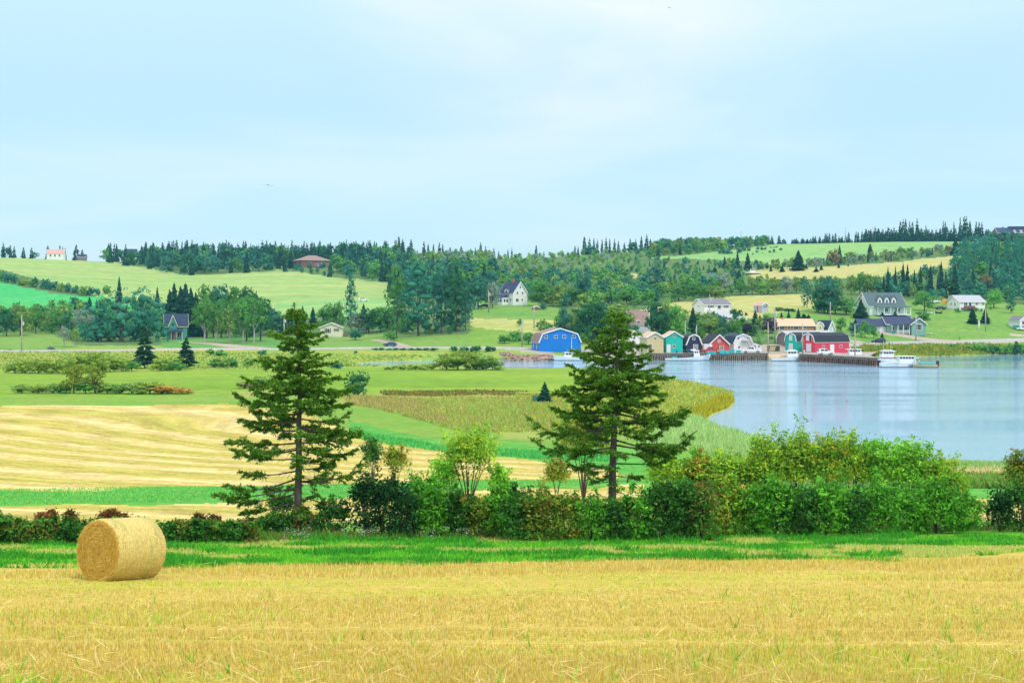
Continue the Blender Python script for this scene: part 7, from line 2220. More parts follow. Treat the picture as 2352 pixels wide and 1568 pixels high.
for u in (-92, 12, 116):
    dm = MB().prism([((u - 34) * k, 150 * k), ((u - 34) * k, 200 * k), (u * k, 238 * k), ((u + 34) * k, 200 * k), ((u + 34) * k, 150 * k)], 1.5, 5.2, lambda a, v, t: (a, t, v)).build('dormer', P_WALLW, mh)
    MB().prism([((u - 46) * k, 192 * k), (u * k, 242 * k), ((u + 46) * k, 192 * k), ((u + 46) * k, 200 * k), (u * k, 252 * k), ((u - 46) * k, 200 * k)], 1.2, 5.2, lambda a, v, t: (a, t, v)).build('dormer_roof', R_GREEN, dm)
    MB().box((u - 13) * k, (u + 13) * k, 1.44, 1.5, 158 * k, 194 * k).build('pane', P_GLASS, dm)
pr = MB().prism([(-2.6, 100 * k), (-2.6, 108 * k), (-0.02, 124 * k), (-0.02, 114 * k)], -215 * k, 285 * k, lambda u, v, t: (t, u, v)).build('porch_roof', R_GREEN, mh)
for u in (-212, -118, -20, 82, 182, 278):
    MB().box((u - 4) * k, (u + 4) * k, -2.5, -2.3, 12 * k, 101 * k).build('post', P_WHITE, pr)
MB().box(-215 * k, 285 * k, -2.6, -0.02, 0, 12 * k).build('porch_floor', P_WHITE, pr)
MB().box(-100 * k, -80 * k, 4.3, 5.1, 270 * k, 312 * k).build('chimney', P_STONE, mh)
# green bungalow
Yh = 512.0
k = mpp('C8', Yh)
gb = house('house', 'sage green bungalow with slate roof and covered porch', anchor('C8', 1790, 486, Yh), 340 * k, 9, [(0, 132 * k), (4.5, 220 * k), (9, 132 * k)], ridge='width', yaw=R(3), wall=P_SAGE, roof=R_SLATE, ov=0.5,
           ops=[(WN, 'front', -100 * k, 45 * k, 60 * k, 56 * k), (WN, 'front', 10 * k, 45 * k, 50 * k, 56 * k), (WN, 'front', 72 * k, 45 * k, 50 * k, 56 * k)])
w_ = MB().prism([(128 * k, -0.5), (128 * k, 128 * k), (222 * k, 190 * k), (312 * k, 128 * k), (312 * k, -0.5)], -2.0, -0.02, lambda u, v, t: (u, t, v)).build('wing', P_SAGE, gb)
MB().prism([(108 * k, 118 * k), (222 * k, 196 * k), (330 * k, 118 * k), (330 * k, 132 * k), (222 * k, 212 * k), (108 * k, 132 * k)], -2.5, 3.5, lambda u, v, t: (u, t, v)).build('wing_roof', R_SLATE, w_)
MB().prism([(104 * k, 112 * k), (222 * k, 194 * k), (334 * k, 112 * k), (334 * k, 126 * k), (222 * k, 208 * k), (104 * k, 126 * k)], -2.58, -2.51, lambda u, v, t: (u, t, v)).build('wing_trim', P_WHITE, w_)
fr = MB().box(178 * k, 262 * k, -2.09, -2.0, 52 * k, 132 * k).build('window', P_WHITE, w_)
for u in (184, 204, 238): MB().box(u * k, (u + (30 if u == 204 else 16)) * k, -2.13, -2.09, 58 * k, 126 * k).build('pane', P_GLASS, fr)
ga = MB().box(-310 * k, -172 * k, 0.8, 7, -0.5, 112 * k).build('garage', P_LGREY, gb)
MB().prism([(0.2, 106 * k), (3.9, 186 * k), (7.6, 106 * k), (7.6, 114 * k), (3.9, 196 * k), (0.2, 114 * k)], -540 * k, -160 * k, lambda u, v, t: (t, u, v)).build('garage_roof', R_SLATE, ga)
opening(gb, DR, 'front', -228 * k, 4 * k, 34 * k, 88 * k, 10, 10, dy=-0.8)
MB().box(-540 * k, -310 * k, 1.2, 6.6, -0.5, 106 * k).build('garage_wall', P_SAGE, ga)
pp = MB().prism([(-1.6, 120 * k), (-1.6, 128 * k), (-0.02, 140 * k), (-0.02, 132 * k)], -130 * k, 110 * k, lambda u, v, t: (t, u, v)).build('porch_roof', R_SLATE, gb)
for u in (-126, -48, 24, 100): MB().box(u * k, (u + 7) * k, -1.55, -1.42, 0, 121 * k).build('post', P_WHITE, pp)
rl = MB().box(-60 * k, 106 * k, -1.54, -1.44, 44 * k, 50 * k)
for i in range(16): rl.box((-60 + i * 11) * k, (-57 + i * 11) * k, -1.52, -1.46, 8 * k, 44 * k)
rl.build('railing', P_WHITE, pp)
# white ranch at the right
Yh = 578.0
k = mpp('C8', Yh) * 5.113 / 6.031
wr_ = house('house', 'white ranch house with pale roof on the right hill lawn', anchor('E1', 1150, 448, Yh), 460 * k, 8.5, [(0, 122 * k), (4.2, 216 * k), (8.5, 122 * k)], ridge='width', yaw=R(20), wall=P_WALLW, roof=R_LGREY, ov=0.4,
            ops=[(WN, 'front', 80 * k, 68 * k, 30 * k, 50 * k, {'shutters': P_SHUTY}), (WN, 'front', 195 * k, 68 * k, 26 * k, 50 * k, {'shutters': P_SHUTY}), (WN, 'front', -120 * k, 62 * k, 60 * k, 58 * k), (DR, 'front', -40 * k, 40 * k, 36 * k, 74 * k, {'mat': P_DARK}),
                 (WN, 'left', -1.0, 70 * k, 0.8, 40 * k), (WN, 'left', 1.4, 60 * k, 0.8, 50 * k)])
MB().box(-205 * k, -5 * k, -1.8, -0.02, 18 * k, 30 * k).box(-205 * k, -5 * k, -1.86, -1.8, 30 * k, 62 * k).build('balcony', P_BROWNH, wr_)
Yh = 539.0
k = mpp('E1', Yh)
house('house', 'white gabled house cut off by the right edge', anchor('E1', 1935, 745, Yh), 150 * k, 8, gable(150 * k, 140 * k, 196 * k), yaw=R(10), wall=P_WALLW, roof=R_GREY, ov=0.4, ops=[(WN, 'front', -10 * k, 72 * k, 60 * k, 60 * k)])
Yh = 1040.0
k = mpp('C5', Yh)
hh = house('house', 'big dark roofed building on the skyline at the right', anchor('C5', 2230, 548, Yh), 520 * k, 12, [(0, 70 * k), (6, 145 * k), (12, 70 * k)], ridge='width', yaw=R(0), wall=P_MAUVE, roof=R_SLATE, trim=False, ov=0.4, cat='building')
for u in (-12, 82):
    MB().prism([((u - 18) * k, 60 * k), ((u - 18) * k, 88 * k), (u * k, 112 * k), ((u + 18) * k, 88 * k), ((u + 18) * k, 60 * k)], -0.4, 4, lambda a, v, t: (a, t, v)).build('dormer', P_LGREY, hh)
MB().box(-60 * k, 270 * k, 4, 9, 120 * k, 166 * k).build('upper_roof', R_SLATE, hh)
# house with brown roof behind the maples, low white sheds behind the broad spruce
k = mpp('C3', 500)
oh = house('house', 'old pale house with steep brown roof beside the maples', anchor('C3', 1550, 1068, 502), 190 * k, 9, [(0, 78 * k), (4.5, 196 * k), (9, 78 * k)], ridge='width', yaw=R(10), wall=P_LGREY, roof=R_BROWN, trim=False, ov=0.3, ops=[(WN, 'front', -28 * k, 22 * k, 24 * k, 30 * k)])
dm = MB().prism([(-40 * k, 60 * k), (-40 * k, 105 * k), (-18 * k, 120 * k), (4 * k, 105 * k), (4 * k, 60 * k)], 0.3, 3.5, lambda u, v, t: (u, t, v)).build('dormer', P_LGREY, oh)
MB().box(-28 * k, -8 * k, 0.24, 0.3, 76 * k, 102 * k).build('pane', P_GLASS, dm)
k = mpp('C6', 466)
house('shed', 'low white shed seen through the broad spruce', anchor('C6', 1260, 590, 466), 260 * k, 7, [(0, 95 * k), (3.5, 140 * k), (7, 95 * k)], ridge='width', yaw=R(4), wall=P_WALLW, roof=R_GREY, trim=False, ov=0.3, cat='shed', ops=[(DR, 'front', -60 * k, 3 * k, 60 * k, 80 * k, {'mat': P_DARK})])
house('shed', 'white gabled shed left of the sand yellow shed', anchor('C6', 1600, 612, 462), 170 * k, 8, gable(170 * k, 150 * k, 235 * k), yaw=R(6), wall=P_WALLW, roof=R_PEACH, ov=0.3, cat='shed', ops=[(WN, 'front', 0, 120 * k, 34 * k, 40 * k)])
house('shed', 'small brown field hut below the white farmhouse', anchor('C3', 592, 862, 571), 60 * mpp('C3', 571), 3, gable(60 * mpp('C3', 571), 24 * mpp('C3', 571), 36 * mpp('C3', 571)), yaw=R(10), wall=P_BROWNH, roof=R_BROWN, trim=False, ov=0.1, cat='hut')
# ---------------------------------------------------------------- wharves
DZ = 1.85


def deck_Y(py):
    return (H - DZ) * F / (py - YH)


def dk(crop, x, y):
    px, py = DX(crop, x), DY(crop, y)
    Y = deck_Y(py)
    return ((px - CX) / F * Y, Y, DZ)


def wharf(label, front, back, n_piles, pm, seed):
    """front, back: world (x, y) corners; a timber deck on a fence of round piles"""
    (ax, ay), (bx, by) = front
    (cx, cy), (dx, dy) = back
    root = empty('wharf', (ax, ay, 0))
    tag(root, label, 'wharf')
    r = random.Random(seed)
    d = MB()
    P = [(0, 0), (bx - ax, by - ay), (cx - ax, cy - ay), (dx - ax, dy - ay)]
    d.poly([(x, y, DZ) for x, y in P]); d.poly([(x, y, DZ - 0.45) for x, y in reversed(P)])
    for i in range(4):
        (x0, y0), (x1, y1) = P[i], P[(i + 1) % 4]
        d.poly([(x0, y0, DZ - 0.45), (x1, y1, DZ - 0.45), (x1, y1, DZ), (x0, y0, DZ)])
    d.build('deck', P_DECK, root)
    L = math.hypot(bx - ax, by - ay)
    ux, uy = (bx - ax) / L, (by - ay) / L
    nx, ny = uy, -ux
    if ny > 0: nx, ny = -nx, -ny
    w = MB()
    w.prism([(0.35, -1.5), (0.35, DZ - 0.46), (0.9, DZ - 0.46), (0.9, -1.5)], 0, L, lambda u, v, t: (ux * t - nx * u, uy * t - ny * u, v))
    w.build('dark_backing', P_DARK, root)  # near black sheet paints the shade in the gaps between the piles
    cp = MB().prism([(-0.22, DZ + 0.002), (-0.22, DZ + 0.24), (0.1, DZ + 0.24), (0.1, DZ + 0.002)], 0, L, lambda u, v, t: (ux * t - nx * u, uy * t - ny * u, v))
    cp.build('kerb', P_WOOD, root)
    mb = MB().tube([(0, 0, -1.2), (0.02, 0, 0.6), (0.0, 0.02, DZ + 0.1)], [0.2, 0.185, 0.17], 7)
    me = mb.mesh('pile', pm)
    for i in range(n_piles):
        t = (i + 0.5 + r.uniform(-0.12, 0.12)) / n_piles * L
        o = link('pile', me, root, (ux * t + nx * 0.02, uy * t + ny * 0.02, r.uniform(-0.15, 0.08)))
        o.rotation_euler = (r.uniform(-0.03, 0.03), r.uniform(-0.03, 0.03), r.random() * 6)
    return root


def w2(px, Y): return ((px - CX) / F * Y, Y)


YW1 = sea(1500, 827.5)[1]
wharf('long timber wharf on dark piles in front of the coloured sheds', (w2(1492, YW1), w2(1764, YW1 + 1)), (w2(1764, 478), w2(1470, 478)), 58, P_PILE, 1)
YA, YB_ = sea(1838, 829)[1], sea(2016, 840)[1]
wharf('short timber wharf on rusty piles before the long red barn', (w2(1836, YA), w2(2016, YB_)), (w2(2002, 412), w2(1836, 474)), 40, P_PILER, 2)
yd = MB()
yd.poly([(*w2(1764, 434), 1.6), (*w2(1836, 434), 1.6), (*w2(2010, 470), 1.7), (*w2(1960, 482), 1.8), (*w2(1764, 482), 1.7)])
yd.poly([(*w2(1836, 430), 1.6), (*w2(1995, 414), 1.6), (*w2(2020, 468), 1.55), (*w2(1836, 474), 1.7)])
tag(yd.build('yard', G['yard'], None), 'gravel yard joining the two wharves', 'yard', kind='structure')
sb = MB()
sb.prism([(0, -1.0), (0.4, 0.9), (1.2, 1.55), (9, 1.6), (9, -1)], w2(1762, 428)[0], w2(1838, 428)[0], lambda u, v, t: (t, 424 + u, v))
tag(sb.build('shore', G['sandbar'], None), 'sandy shore between the two wharves', 'shore', kind='structure')

# rock bank left of the first boat
rb_root = empty('rock_bank', sea(1210, 827) + (0,))
tag(rb_root, 'low bank of reddish stone blocks left of the blue barn', 'rock bank')
rs = rs_(950)
rmesh = []
for v in range(6):
    bm = bmesh.new()
    bmesh.ops.create_icosphere(bm, subdivisions=1, radius=0.5)
    for q in bm.verts:
        q.co = Vector((q.co.x * 1.0, q.co.y * 0.8, q.co.z * 0.55)) * float(rs.uniform(0.8, 1.2))
        q.co.z = max(min(q.co.z, 0.24), -0.26)
    me = bpy.data.meshes.new('rock'); bm.to_mesh(me); bm.free(); me.materials.append(P_ROCK); rmesh.append(me)
for i in range(120):
    f = rs.random()
    px = 1150 + 122 * f
    tier = int(rs.integers(0, 5))
    yw = np.interp(px, [1150, 1200, 1272], [827.0, 828.5, 827.2])
    Y = sea(px, yw)[1] + tier * 1.0 - 0.6
    x = (px - CX) / F * Y
    o = link('rock', rmesh[i % 6], rb_root, (x - rb_root.location.x, Y - rb_root.location.y, 0.05 + tier * 0.33 * np.interp(f, [0, 0.15, 0.3, 0.5, 1], [1.5, 1.5, 0.9, 0.9, 1.1]) + rs.uniform(-0.1, 0.1)))
    s_ = rs.uniform(0.9, 2.0)
    o.scale = (s_ * 1.25, s_, s_ * 0.95)
    o.rotation_euler = (rs.uniform(-.15, .15), rs.uniform(-.15, .15), rs.random() * 6)


# ---------------------------------------------------------------- boats
def boat(label, x, Y, L, B, f0, f1, bow=1, cabin=None, mast=None, mat=None, yaw=0.0, extras=(), name='fishing_boat'):
    """hull along local x, bow at +x; cabin = (x0, x1, height, roof overhang back)"""
    root = empty(name, (x, Y, 0.0), yaw + (0 if bow > 0 else math.pi))
    tag(root, label, 'boat')
    n = 14
    S = []
    for i in range(n + 1):
        t = i / n
        b = B / 2 * (0.86 + 0.14 * min(1, t / 0.35)) * (1 - max(0, (t - 0.5) / 0.5) ** 2.3 * 0.985)
        z = f0 + (f1 - f0) * max(0, (t - 0.15) / 0.85) ** 1.9
        xk = -L / 2 + L * t * 0.93
        xs = -L / 2 + L * t
        S.append([(xk, 0, -0.5), (xk + (xs - xk) * 0.25, b * 0.78 * (1 - 0.25 * t), -0.12), (xk + (xs - xk) * 0.45, b * 0.88 * (1 - 0.12 * t), 0.13), (xs, b, z), (xs, b - 0.09, z), (xs, b - 0.1, max(z - 0.35, 0.35))])

    def shell(i0, i1, nm, mt):
        m = MB()
        for sgn in (1, -1):
            for i in range(n):
                for j in range(i0, i1):
                    q = [S[i][j], S[i + 1][j], S[i + 1][j + 1], S[i][j + 1]]
                    m.poly([(a, b_ * sgn, c) for a, b_, c in (q if sgn > 0 else q[::-1])])
        if nm == 'hull':
            m.poly([(S[0][3][0], -S[0][3][1], S[0][3][2]), (S[0][2][0], -S[0][2][1], S[0][2][2]), (S[0][2][0], S[0][2][1], S[0][2][2]), (S[0][3][0], S[0][3][1], S[0][3][2])])
        return m.build(nm, mt, root)
    shell(2, 5, 'hull', mat or P_HULL)
    shell(0, 2, 'bottom', P_BOOT)
    d = MB()
    for i in range(n):
        a, b_ = S[i][5], S[i + 1][5]
        d.poly([(a[0], -a[1], a[2]), (b_[0], -b_[1], b_[2]), (b_[0], b_[1], b_[2]), (a[0], a[1], a[2])])
    d.build('deck', P_LGREY, root)
    if cabin:
        x0, x1, zb, zt, wd = cabin
        c = MB().prism([(x0, zb - 0.4), (x0, zt), (x1 - 0.25, zt), (x1 + 0.1, (zb + zt) / 2), (x1 + 0.25, zb - 0.4)], -wd / 2, wd / 2, lambda u, v, t: (u, t, v))
        cb = c.build('wheelhouse', P_HULL, root)
        MB().box(x0 - 0.7, x1 + 0.15, -wd / 2 - 0.15, wd / 2 + 0.15, zt + 0.004, zt + 0.13).build('wheelhouse_roof', P_HULL, root)
        nw = max(2, int((x1 - x0) / 0.8))
        for s in (-1, 1):
            for i in range(nw):
                u0 = x0 + 0.15 + (x1 - x0 - 0.4) * i / nw
                MB().box(u0, u0 + (x1 - x0 - 0.4) / nw - 0.14, s * wd / 2 - 0.02, s * wd / 2 + 0.03, zt - 0.62, zt - 0.14).build('pane', P_GLASS, cb)
        MB().box(x1 - 0.02, x1 + 0.16, -wd / 2 + 0.15, wd / 2 - 0.15, zt - 0.7, zt - 0.2).build('pane', P_GLASS, cb)
    for (mx, z0, z1, r) in (mast or ()):
        MB().tube([(mx, 0, z0), (mx + 0.03, 0, z1)], [r, r * 0.5], 5).build('mast', P_WHITE, root)
    for (nm, fn, mt) in extras:
        m = MB(); fn(m); m.build(nm, mt, root)
    return root


k = mpp('C6', 428)
px0 = DX('C6', 690); Y0 = sea(px0, DY('C6', 790))[1]
boat('white fishing boat with a tall pale mast moored at the blue barn', (px0 - CX) / F * Y0, Y0 + 1.4, 450 * k, 3.6, 0.85, 1.65, -1, (-0.6, 1.4, 1.1, 2.25, 2.0), [(-0.75, 1.0, 6.4, 0.1), (0.6, 2.3, 3.3, 0.03)], yaw=0.03,
     extras=[('canopy', lambda m: m.box(-4.2, -1.35, -1.0, 1.0, 1.98, 2.1).bar((-4.1, 0.9, 0.6), (-4.1, 0.9, 2.0), 0.05).bar((-4.1, -0.9, 0.6), (-4.1, -0.9, 2.0), 0.05), P_HULL), ('stripe', lambda m: m.box(-4.4, -1.6, 1.52, 1.6, 0.5, 0.8).box(-4.4, -1.6, -1.6, -1.52, 0.5, 0.8), P_BLUE)])
k = mpp('C7', 428)
px0 = DX('C7', 808); Y0 = sea(px0, DY('C7', 1000))[1]
boat('long white boat with an open stern and small wheelhouse along the wharf', (px0 - CX) / F * Y0, Y0 - 2.0, 672 * k, 3.8, 0.72, 1.85, 1, (1.7, 3.2, 1.25, 2.75, 2.2), [(1.9, 2.8, 3.6, 0.03)],
     extras=[('radar_bar', lambda m: m.box(0.9, 2.2, -0.9, 0.9, 2.95, 3.22), P_WHITE), ('fish_crate', lambda m: m.box(-4.6, -3.2, -1.2, 0.6, 0.4, 1.05), P_AQUA), ('tarpaulin', lambda m: m.box(-2.6, -1.6, -1.3, 0.2, 0.4, 0.8), P_BLUE)])
px0 = DX('C8', 325); Y0 = sea(px0, DY('C8', 824))[1]
k = mpp('C8', 422)
boat('white fishing boat with a windowed wheelhouse between the two wharves', (px0 - CX) / F * Y0, Y0 - 1.6, 385 * k, 3.4, 0.85, 1.75, 1, (0.2, 3.0, 1.3, 2.75, 2.4), [(0.5, 2.8, 4.4, 0.04)], yaw=-0.05,
     extras=[('rail', lambda m: m.bar((0.4, -1.0, 2.9), (2.6, -1.0, 3.15), 0.05).bar((0.4, 1.0, 2.9), (2.6, 1.0, 3.15), 0.05), P_WHITE)])
px0 = DX('C8', 1738); Y0 = sea(px0, DY('C8', 903))[1]
k = mpp('C8', 388)
boat('white passenger boat with a long windowed cabin beyond the rusty wharf', (px0 - CX) / F * Y0, Y0 - 1.6, 425 * k, 3.5, 1.05, 1.35, 1, (0.1, 4.2, 1.2, 2.75, 2.6), None, yaw=0.0,
     extras=[('gangway', lambda m: m.prism([(-5.2, 2.0), (-5.2, 2.2), (0.0, 1.35), (0.0, 1.15)], -2.1, -1.85, lambda u, v, t: (u, t, v)), P_WHITE), ('gangway_rail', lambda m: [m.bar((-5.2 + i * 0.65, -2.0, 2.1 - i * 0.1), (-5.2 + i * 0.65, -2.0, 2.9 - i * 0.1), 0.04) for i in range(9)], P_STEEL)])
px0 = DX('C8', 1640); Y0 = sea(px0, DY('C8', 880))[1] + 8
boat('grey and white boat with twin aerials behind the passenger boat', (px0 - CX) / F * Y0, Y0 + 3, 260 * k, 3.4, 1.3, 1.9, -1, (-2.0, 1.2, 1.9, 3.3, 2.6), [(-1.3, 3.4, 6.6, 0.035), (0.5, 3.4, 6.2, 0.035)],
     extras=[('upper_rail', lambda m: m.box(-1.6, 0.9, -1.0, 1.0, 3.45, 3.75), P_LGREY), ('stripe', lambda m: m.box(-3.0, 2.4, 1.62, 1.72, 1.5, 1.7).box(-3.0, 2.4, -1.72, -1.62, 1.5, 1.7), P_CARRED)])
px0 = DX('C8', 1278); Y0 = 413
boat('small white cabin boat with a thin mast behind the rusty wharf', (px0 - CX) / F * Y0, Y0 + 6, 7.4, 2.6, 1.5, 2.0, 1, (-1.8, 1.6, 2.0, 3.4, 2.0), [(-1.4, 3.4, 8.0, 0.05), (0.2, 3.4, 5.0, 0.03)])
# work skiff with hauler and outboard
px0 = DX('C8', 2090); Y0 = sea(px0, DY('C8', 908))[1]
boat('flat pale work skiff with an outboard motor behind the passenger boat', (px0 - CX) / F * Y0, Y0 - 1.2, 290 * k, 2.4, 0.75, 0.85, -1, None, None, mat=P_TAN, name='skiff',
     extras=[('tarpaulin', lambda m: m.box(-1.9, 1.2, -0.8, 0.8, 0.5, 1.15), P_AQUA), ('outboard_motor', lambda m: m.box(-3.55, -2.9, -0.3, 0.3, 0.35, 1.7).box(-3.4, -3.05, -0.12, 0.12, -0.4, 0.35), P_CARDARK),
             ('hauler', lambda m: m.tube([(2.7, 0, 0.7), (2.6, 0, 1.9), (2.2, 0, 2.45), (1.6, 0, 2.3), (1.4, 0, 1.6)], [0.2, 0.2, 0.22, 0.22, 0.25], 6), P_LGREY), ('buoy', lambda m: m.tube([(-3.9, 0.3, 0.4), (-3.9, 0.3, 1.0)], [0.22, 0.22], 7), P_ORANGE)])


# ---------------------------------------------------------------- cars
def car(label, x, Y, z, yaw, paint_, kind='sedan', name=None, cat=None):
    root = empty(name or ('pickup' if kind == 'pickup' else 'car'), (x, Y, z + 0.0), yaw)
    tag(root, label, cat or ('pickup' if kind == 'pickup' else 'car'))
    if kind == 'suv':
        L, Wd, body = 4.6, 1.85, [(-2.3, 0.4), (-2.3, 0.95), (-2.22, 1.08), (1.0, 1.05), (2.15, 0.92), (2.3, 0.7), (2.3, 0.4)]
        cab = [(-2.2, 1.06), (-1.95, 1.68), (-1.7, 1.76), (0.15, 1.74), (0.95, 1.05)]
    elif kind == 'pickup':
        L, Wd, body = 5.8, 1.95, [(-2.9, 0.5), (-2.9, 1.12), (-0.9, 1.12), (-0.85, 1.08), (1.35, 1.1), (2.7, 1.0), (2.9, 0.8), (2.9, 0.5)]
        cab = [(-0.9, 1.09), (-0.8, 1.75), (-0.6, 1.84), (0.75, 1.82), (1.45, 1.09)]
    else:
        L, Wd, body = 4.4, 1.75, [(-2.2, 0.35), (-2.2, 0.85), (-1.9, 0.95), (1.0, 0.93), (2.05, 0.78), (2.2, 0.6), (2.2, 0.35)]
        cab = [(-2.0, 0.94), (-1.3, 1.38), (-0.9, 1.44), (0.1, 1.43), (1.05, 0.93)]
    wx = L * 0.31
    m = MB().prism(body, -Wd / 2, Wd / 2, lambda u, v, t: (u, t, v))
    me = m.mesh('body', paint_)
    bm = bmesh.new(); bm.from_mesh(me)
    bmesh.ops.bevel(bm, geom=[e for e in bm.edges], offset=0.06, segments=2, affect='EDGES', clamp_overlap=True)
    bm.to_mesh(me); bm.free()
    b = link('body', me, root)
    iw = Wd / 2 - 0.06
    c = MB()
    n = len(cab)
    tz = max(v for u, v in cab)
    sh = lambda v: iw - 0.22 * (v - cab[0][1]) / (tz - cab[0][1])
    i0 = len(c.v)
    c.v += [(u, -sh(v), v) for u, v in cab] + [(u, sh(v), v) for u, v in cab]
    c.f += [tuple(range(n)), tuple(range(2 * n - 1, n - 1, -1))] + [((j + 1) % n, j, n + j, n + (j + 1) % n) for j in range(n)]
    cb = c.build('cabin', paint_, root)
    base_v, top_v = cab[0][1], tz
    for s in (-1, 1):
        for (a, e) in ((0.12, 0.5), (0.53, 0.88)):
            u0 = cab[0][0] + (cab[-1][0] - cab[0][0]) * a; u1 = cab[0][0] + (cab[-1][0] - cab[0][0]) * e
            q = lambda u, v, off: (u, s * (sh(v) + off), v)
            zl, zh = base_v + 0.06, base_v + (top_v - base_v) * 0.82
            ua, ub = u0 + (0.18 if a < 0.2 else 0), u1 - (0.28 if e > 0.8 else 0)
            g = MB()
            F4 = [q(u0, zl, 0.012), q(u1, zl, 0.012), q(ub, zh, 0.012), q(ua, zh, 0.012)]
            g.poly(F4); g.poly([q(u0, zl, -0.02), q(ua, zh, -0.02), q(ub, zh, -0.02), q(u1, zl, -0.02)])
            g.build('side_window', P_GLASS, cb)
    (ua, va), (ub, vb) = cab[-1], cab[-2]
    g = MB(); g.poly([(ua - 0.02, -sh(va) * 0.9, va + 0.05), (ua - 0.02, sh(va) * 0.9, va + 0.05), (ub + 0.04, sh(vb) * 0.9, vb - 0.03), (ub + 0.04, -sh(vb) * 0.9, vb - 0.03)])
    g.poly([(ua - 0.06, -sh(va) * 0.9, va + 0.04), (ub, -sh(vb) * 0.9, vb - 0.04), (ub, sh(vb) * 0.9, vb - 0.04), (ua - 0.06, sh(va) * 0.9, va + 0.04)])
    g.build('windscreen', P_GLASS, cb, loc=(0.02, 0, 0.01))
    (ua, va), (ub, vb) = cab[0], cab[1]
    g = MB(); g.poly([(ua - 0.01, sh(va) * 0.88, va + 0.06), (ua - 0.01, -sh(va) * 0.88, va + 0.06), (ub - 0.03, -sh(vb) * 0.88, vb - 0.05), (ub - 0.03, sh(vb) * 0.88, vb - 0.05)])
    g.build('rear_window', P_GLASS, cb)
    wt = MB().tube([(0, -0.1, 0), (0, 0.1, 0)], 0.34, 14).mesh('tyre', P_TYRE)
    wr = MB().tube([(0, -0.115, 0), (0, 0.115, 0)], 0.2, 10).mesh('rim', P_RIM)
    for sx in (-1, 1):
        for sy in (-1, 1):
            w = empty('wheel', (sx * wx, sy * (Wd / 2 - 0.07), 0.34), 0, root)
            link('tyre', wt, w); link('rim', wr, w)
    for sy in (-1, 1):
        MB().box(L / 2 - 0.09, L / 2 + 0.01, sy * (Wd / 2 - 0.35) - 0.17, sy * (Wd / 2 - 0.35) + 0.17, 0.62, 0.76).build('headlight', P_LAMPG, root)
        MB().box(-L / 2 - 0.01, -L / 2 + 0.09, sy * (Wd / 2 - 0.22) - 0.1, sy * (Wd / 2 - 0.22) + 0.1, 0.68, 0.92).build('tail_light', P_TAIL, root)
    if kind == 'pickup':
        MB().box(-2.78, -1.0, -Wd / 2 + 0.14, Wd / 2 - 0.14, 1.06, 1.135).build('cargo_bed', P_DARK, root)
    return root


def car_at(label, crop, x, y, yaw, pm, kind, deck=False, **kw):
    if deck: p = dk(crop, x, y)
    else: p = hit(DX(crop, x), DY(crop, y))
    return car(label, p[0], p[1], p[2], yaw, pm, kind, **kw)


car_at('small blue car parked on the grass by the roadside drive', 'C2', 1378, 1196, R(160), P_CARBLUE, 'sedan')
car_at('light blue car parked left of the white farmhouse', 'C3', 45, 838, R(20), P_CARTEAL, 'sedan')
car_at('dark car parked beside the light blue car near the farmhouse', 'C3', 110, 840, R(170), P_CARDARK, 'sedan')
car_at('white pickup parked on the wharf before the white shed', 'C7', 1760, 892, R(180), P_CARWHITE, 'pickup', True)
car_at('red pickup parked before the faded red shed', 'C7', 1165, 893, R(180), P_CARRED, 'pickup', True)
car_at('white hatchback parked before the long red barn', 'C8', 838, 752, R(8), P_CARWHITE, 'suv', True)
car_at('dark blue sports utility vehicle on the drive of the green bungalow', 'C8', 1512, 606, R(176), P_CARDARK, 'suv')
car_at('dark car parked left of the white ranch house', 'E1', 675, 446, R(10), P_CARDARK, 'sedan')
car_at('white car half hidden behind the round tree near the white ranch', 'E1', 582, 346, R(15), P_CARWHITE, 'sedan')
car_at('white car at the house cut off by the right edge', 'E1', 1915, 762, R(170), P_CARWHITE, 'suv')
car_at('pale blue car among bushes on the middle hillside', 'C3', 2218, 552, R(5), P_CARTEAL, 'suv')
car_at('small white van on the hill field behind the cream cottage', 'C2', 1136, 784, R(5), P_CARWHITE, 'suv', name='van', cat='van')
x, Y, z = hit(DX('C4', 595), DY('C4', 1095))
boat('small white boat laid up in the dry meadow on the hillside', x, Y, 8.5, 2.8, 0.7, 1.2, -1, (-1.2, 1.2, 1.0, 2.4, 1.8), [(0, 2.4, 4.6, 0.05)]).location.z = z + 0.4


# ---------------------------------------------------------------- things on the wharf
def box_thing(name, label, cat, loc, w, d, h, mt, lid=None, group=None, yaw=0.0, taper=0.06):
    root = empty(name, loc, yaw)
    tag(root, label, cat, group)
    m = MB()
    t = taper * w
    m.v = [(-w / 2 + t, -d / 2 + t, 0), (w / 2 - t, -d / 2 + t, 0), (w / 2 - t, d / 2 - t, 0), (-w / 2 + t, d / 2 - t, 0), (-w / 2, -d / 2, h), (w / 2, -d / 2, h), (w / 2, d / 2, h), (-w / 2, d / 2, h)]
    m.f = [(0, 3, 2, 1), (4, 5, 6, 7), (0, 1, 5, 4), (1, 2, 6, 5), (2, 3, 7, 6), (3, 0, 4, 7)]
    m.build('body', mt, root)
    MB().box(-w / 2 - 0.05, w / 2 + 0.05, -d / 2 - 0.05, d / 2 + 0.05, h - 0.1, h + 0.04).build('rim', lid or mt, root)
    for u in (-0.25, 0.25):
        MB().box(u * w - 0.06, u * w + 0.06, -d / 2 - 0.03, -d / 2 + 0.1, 0.1 * h, h * 0.86).build('rib', mt, root)
    return root


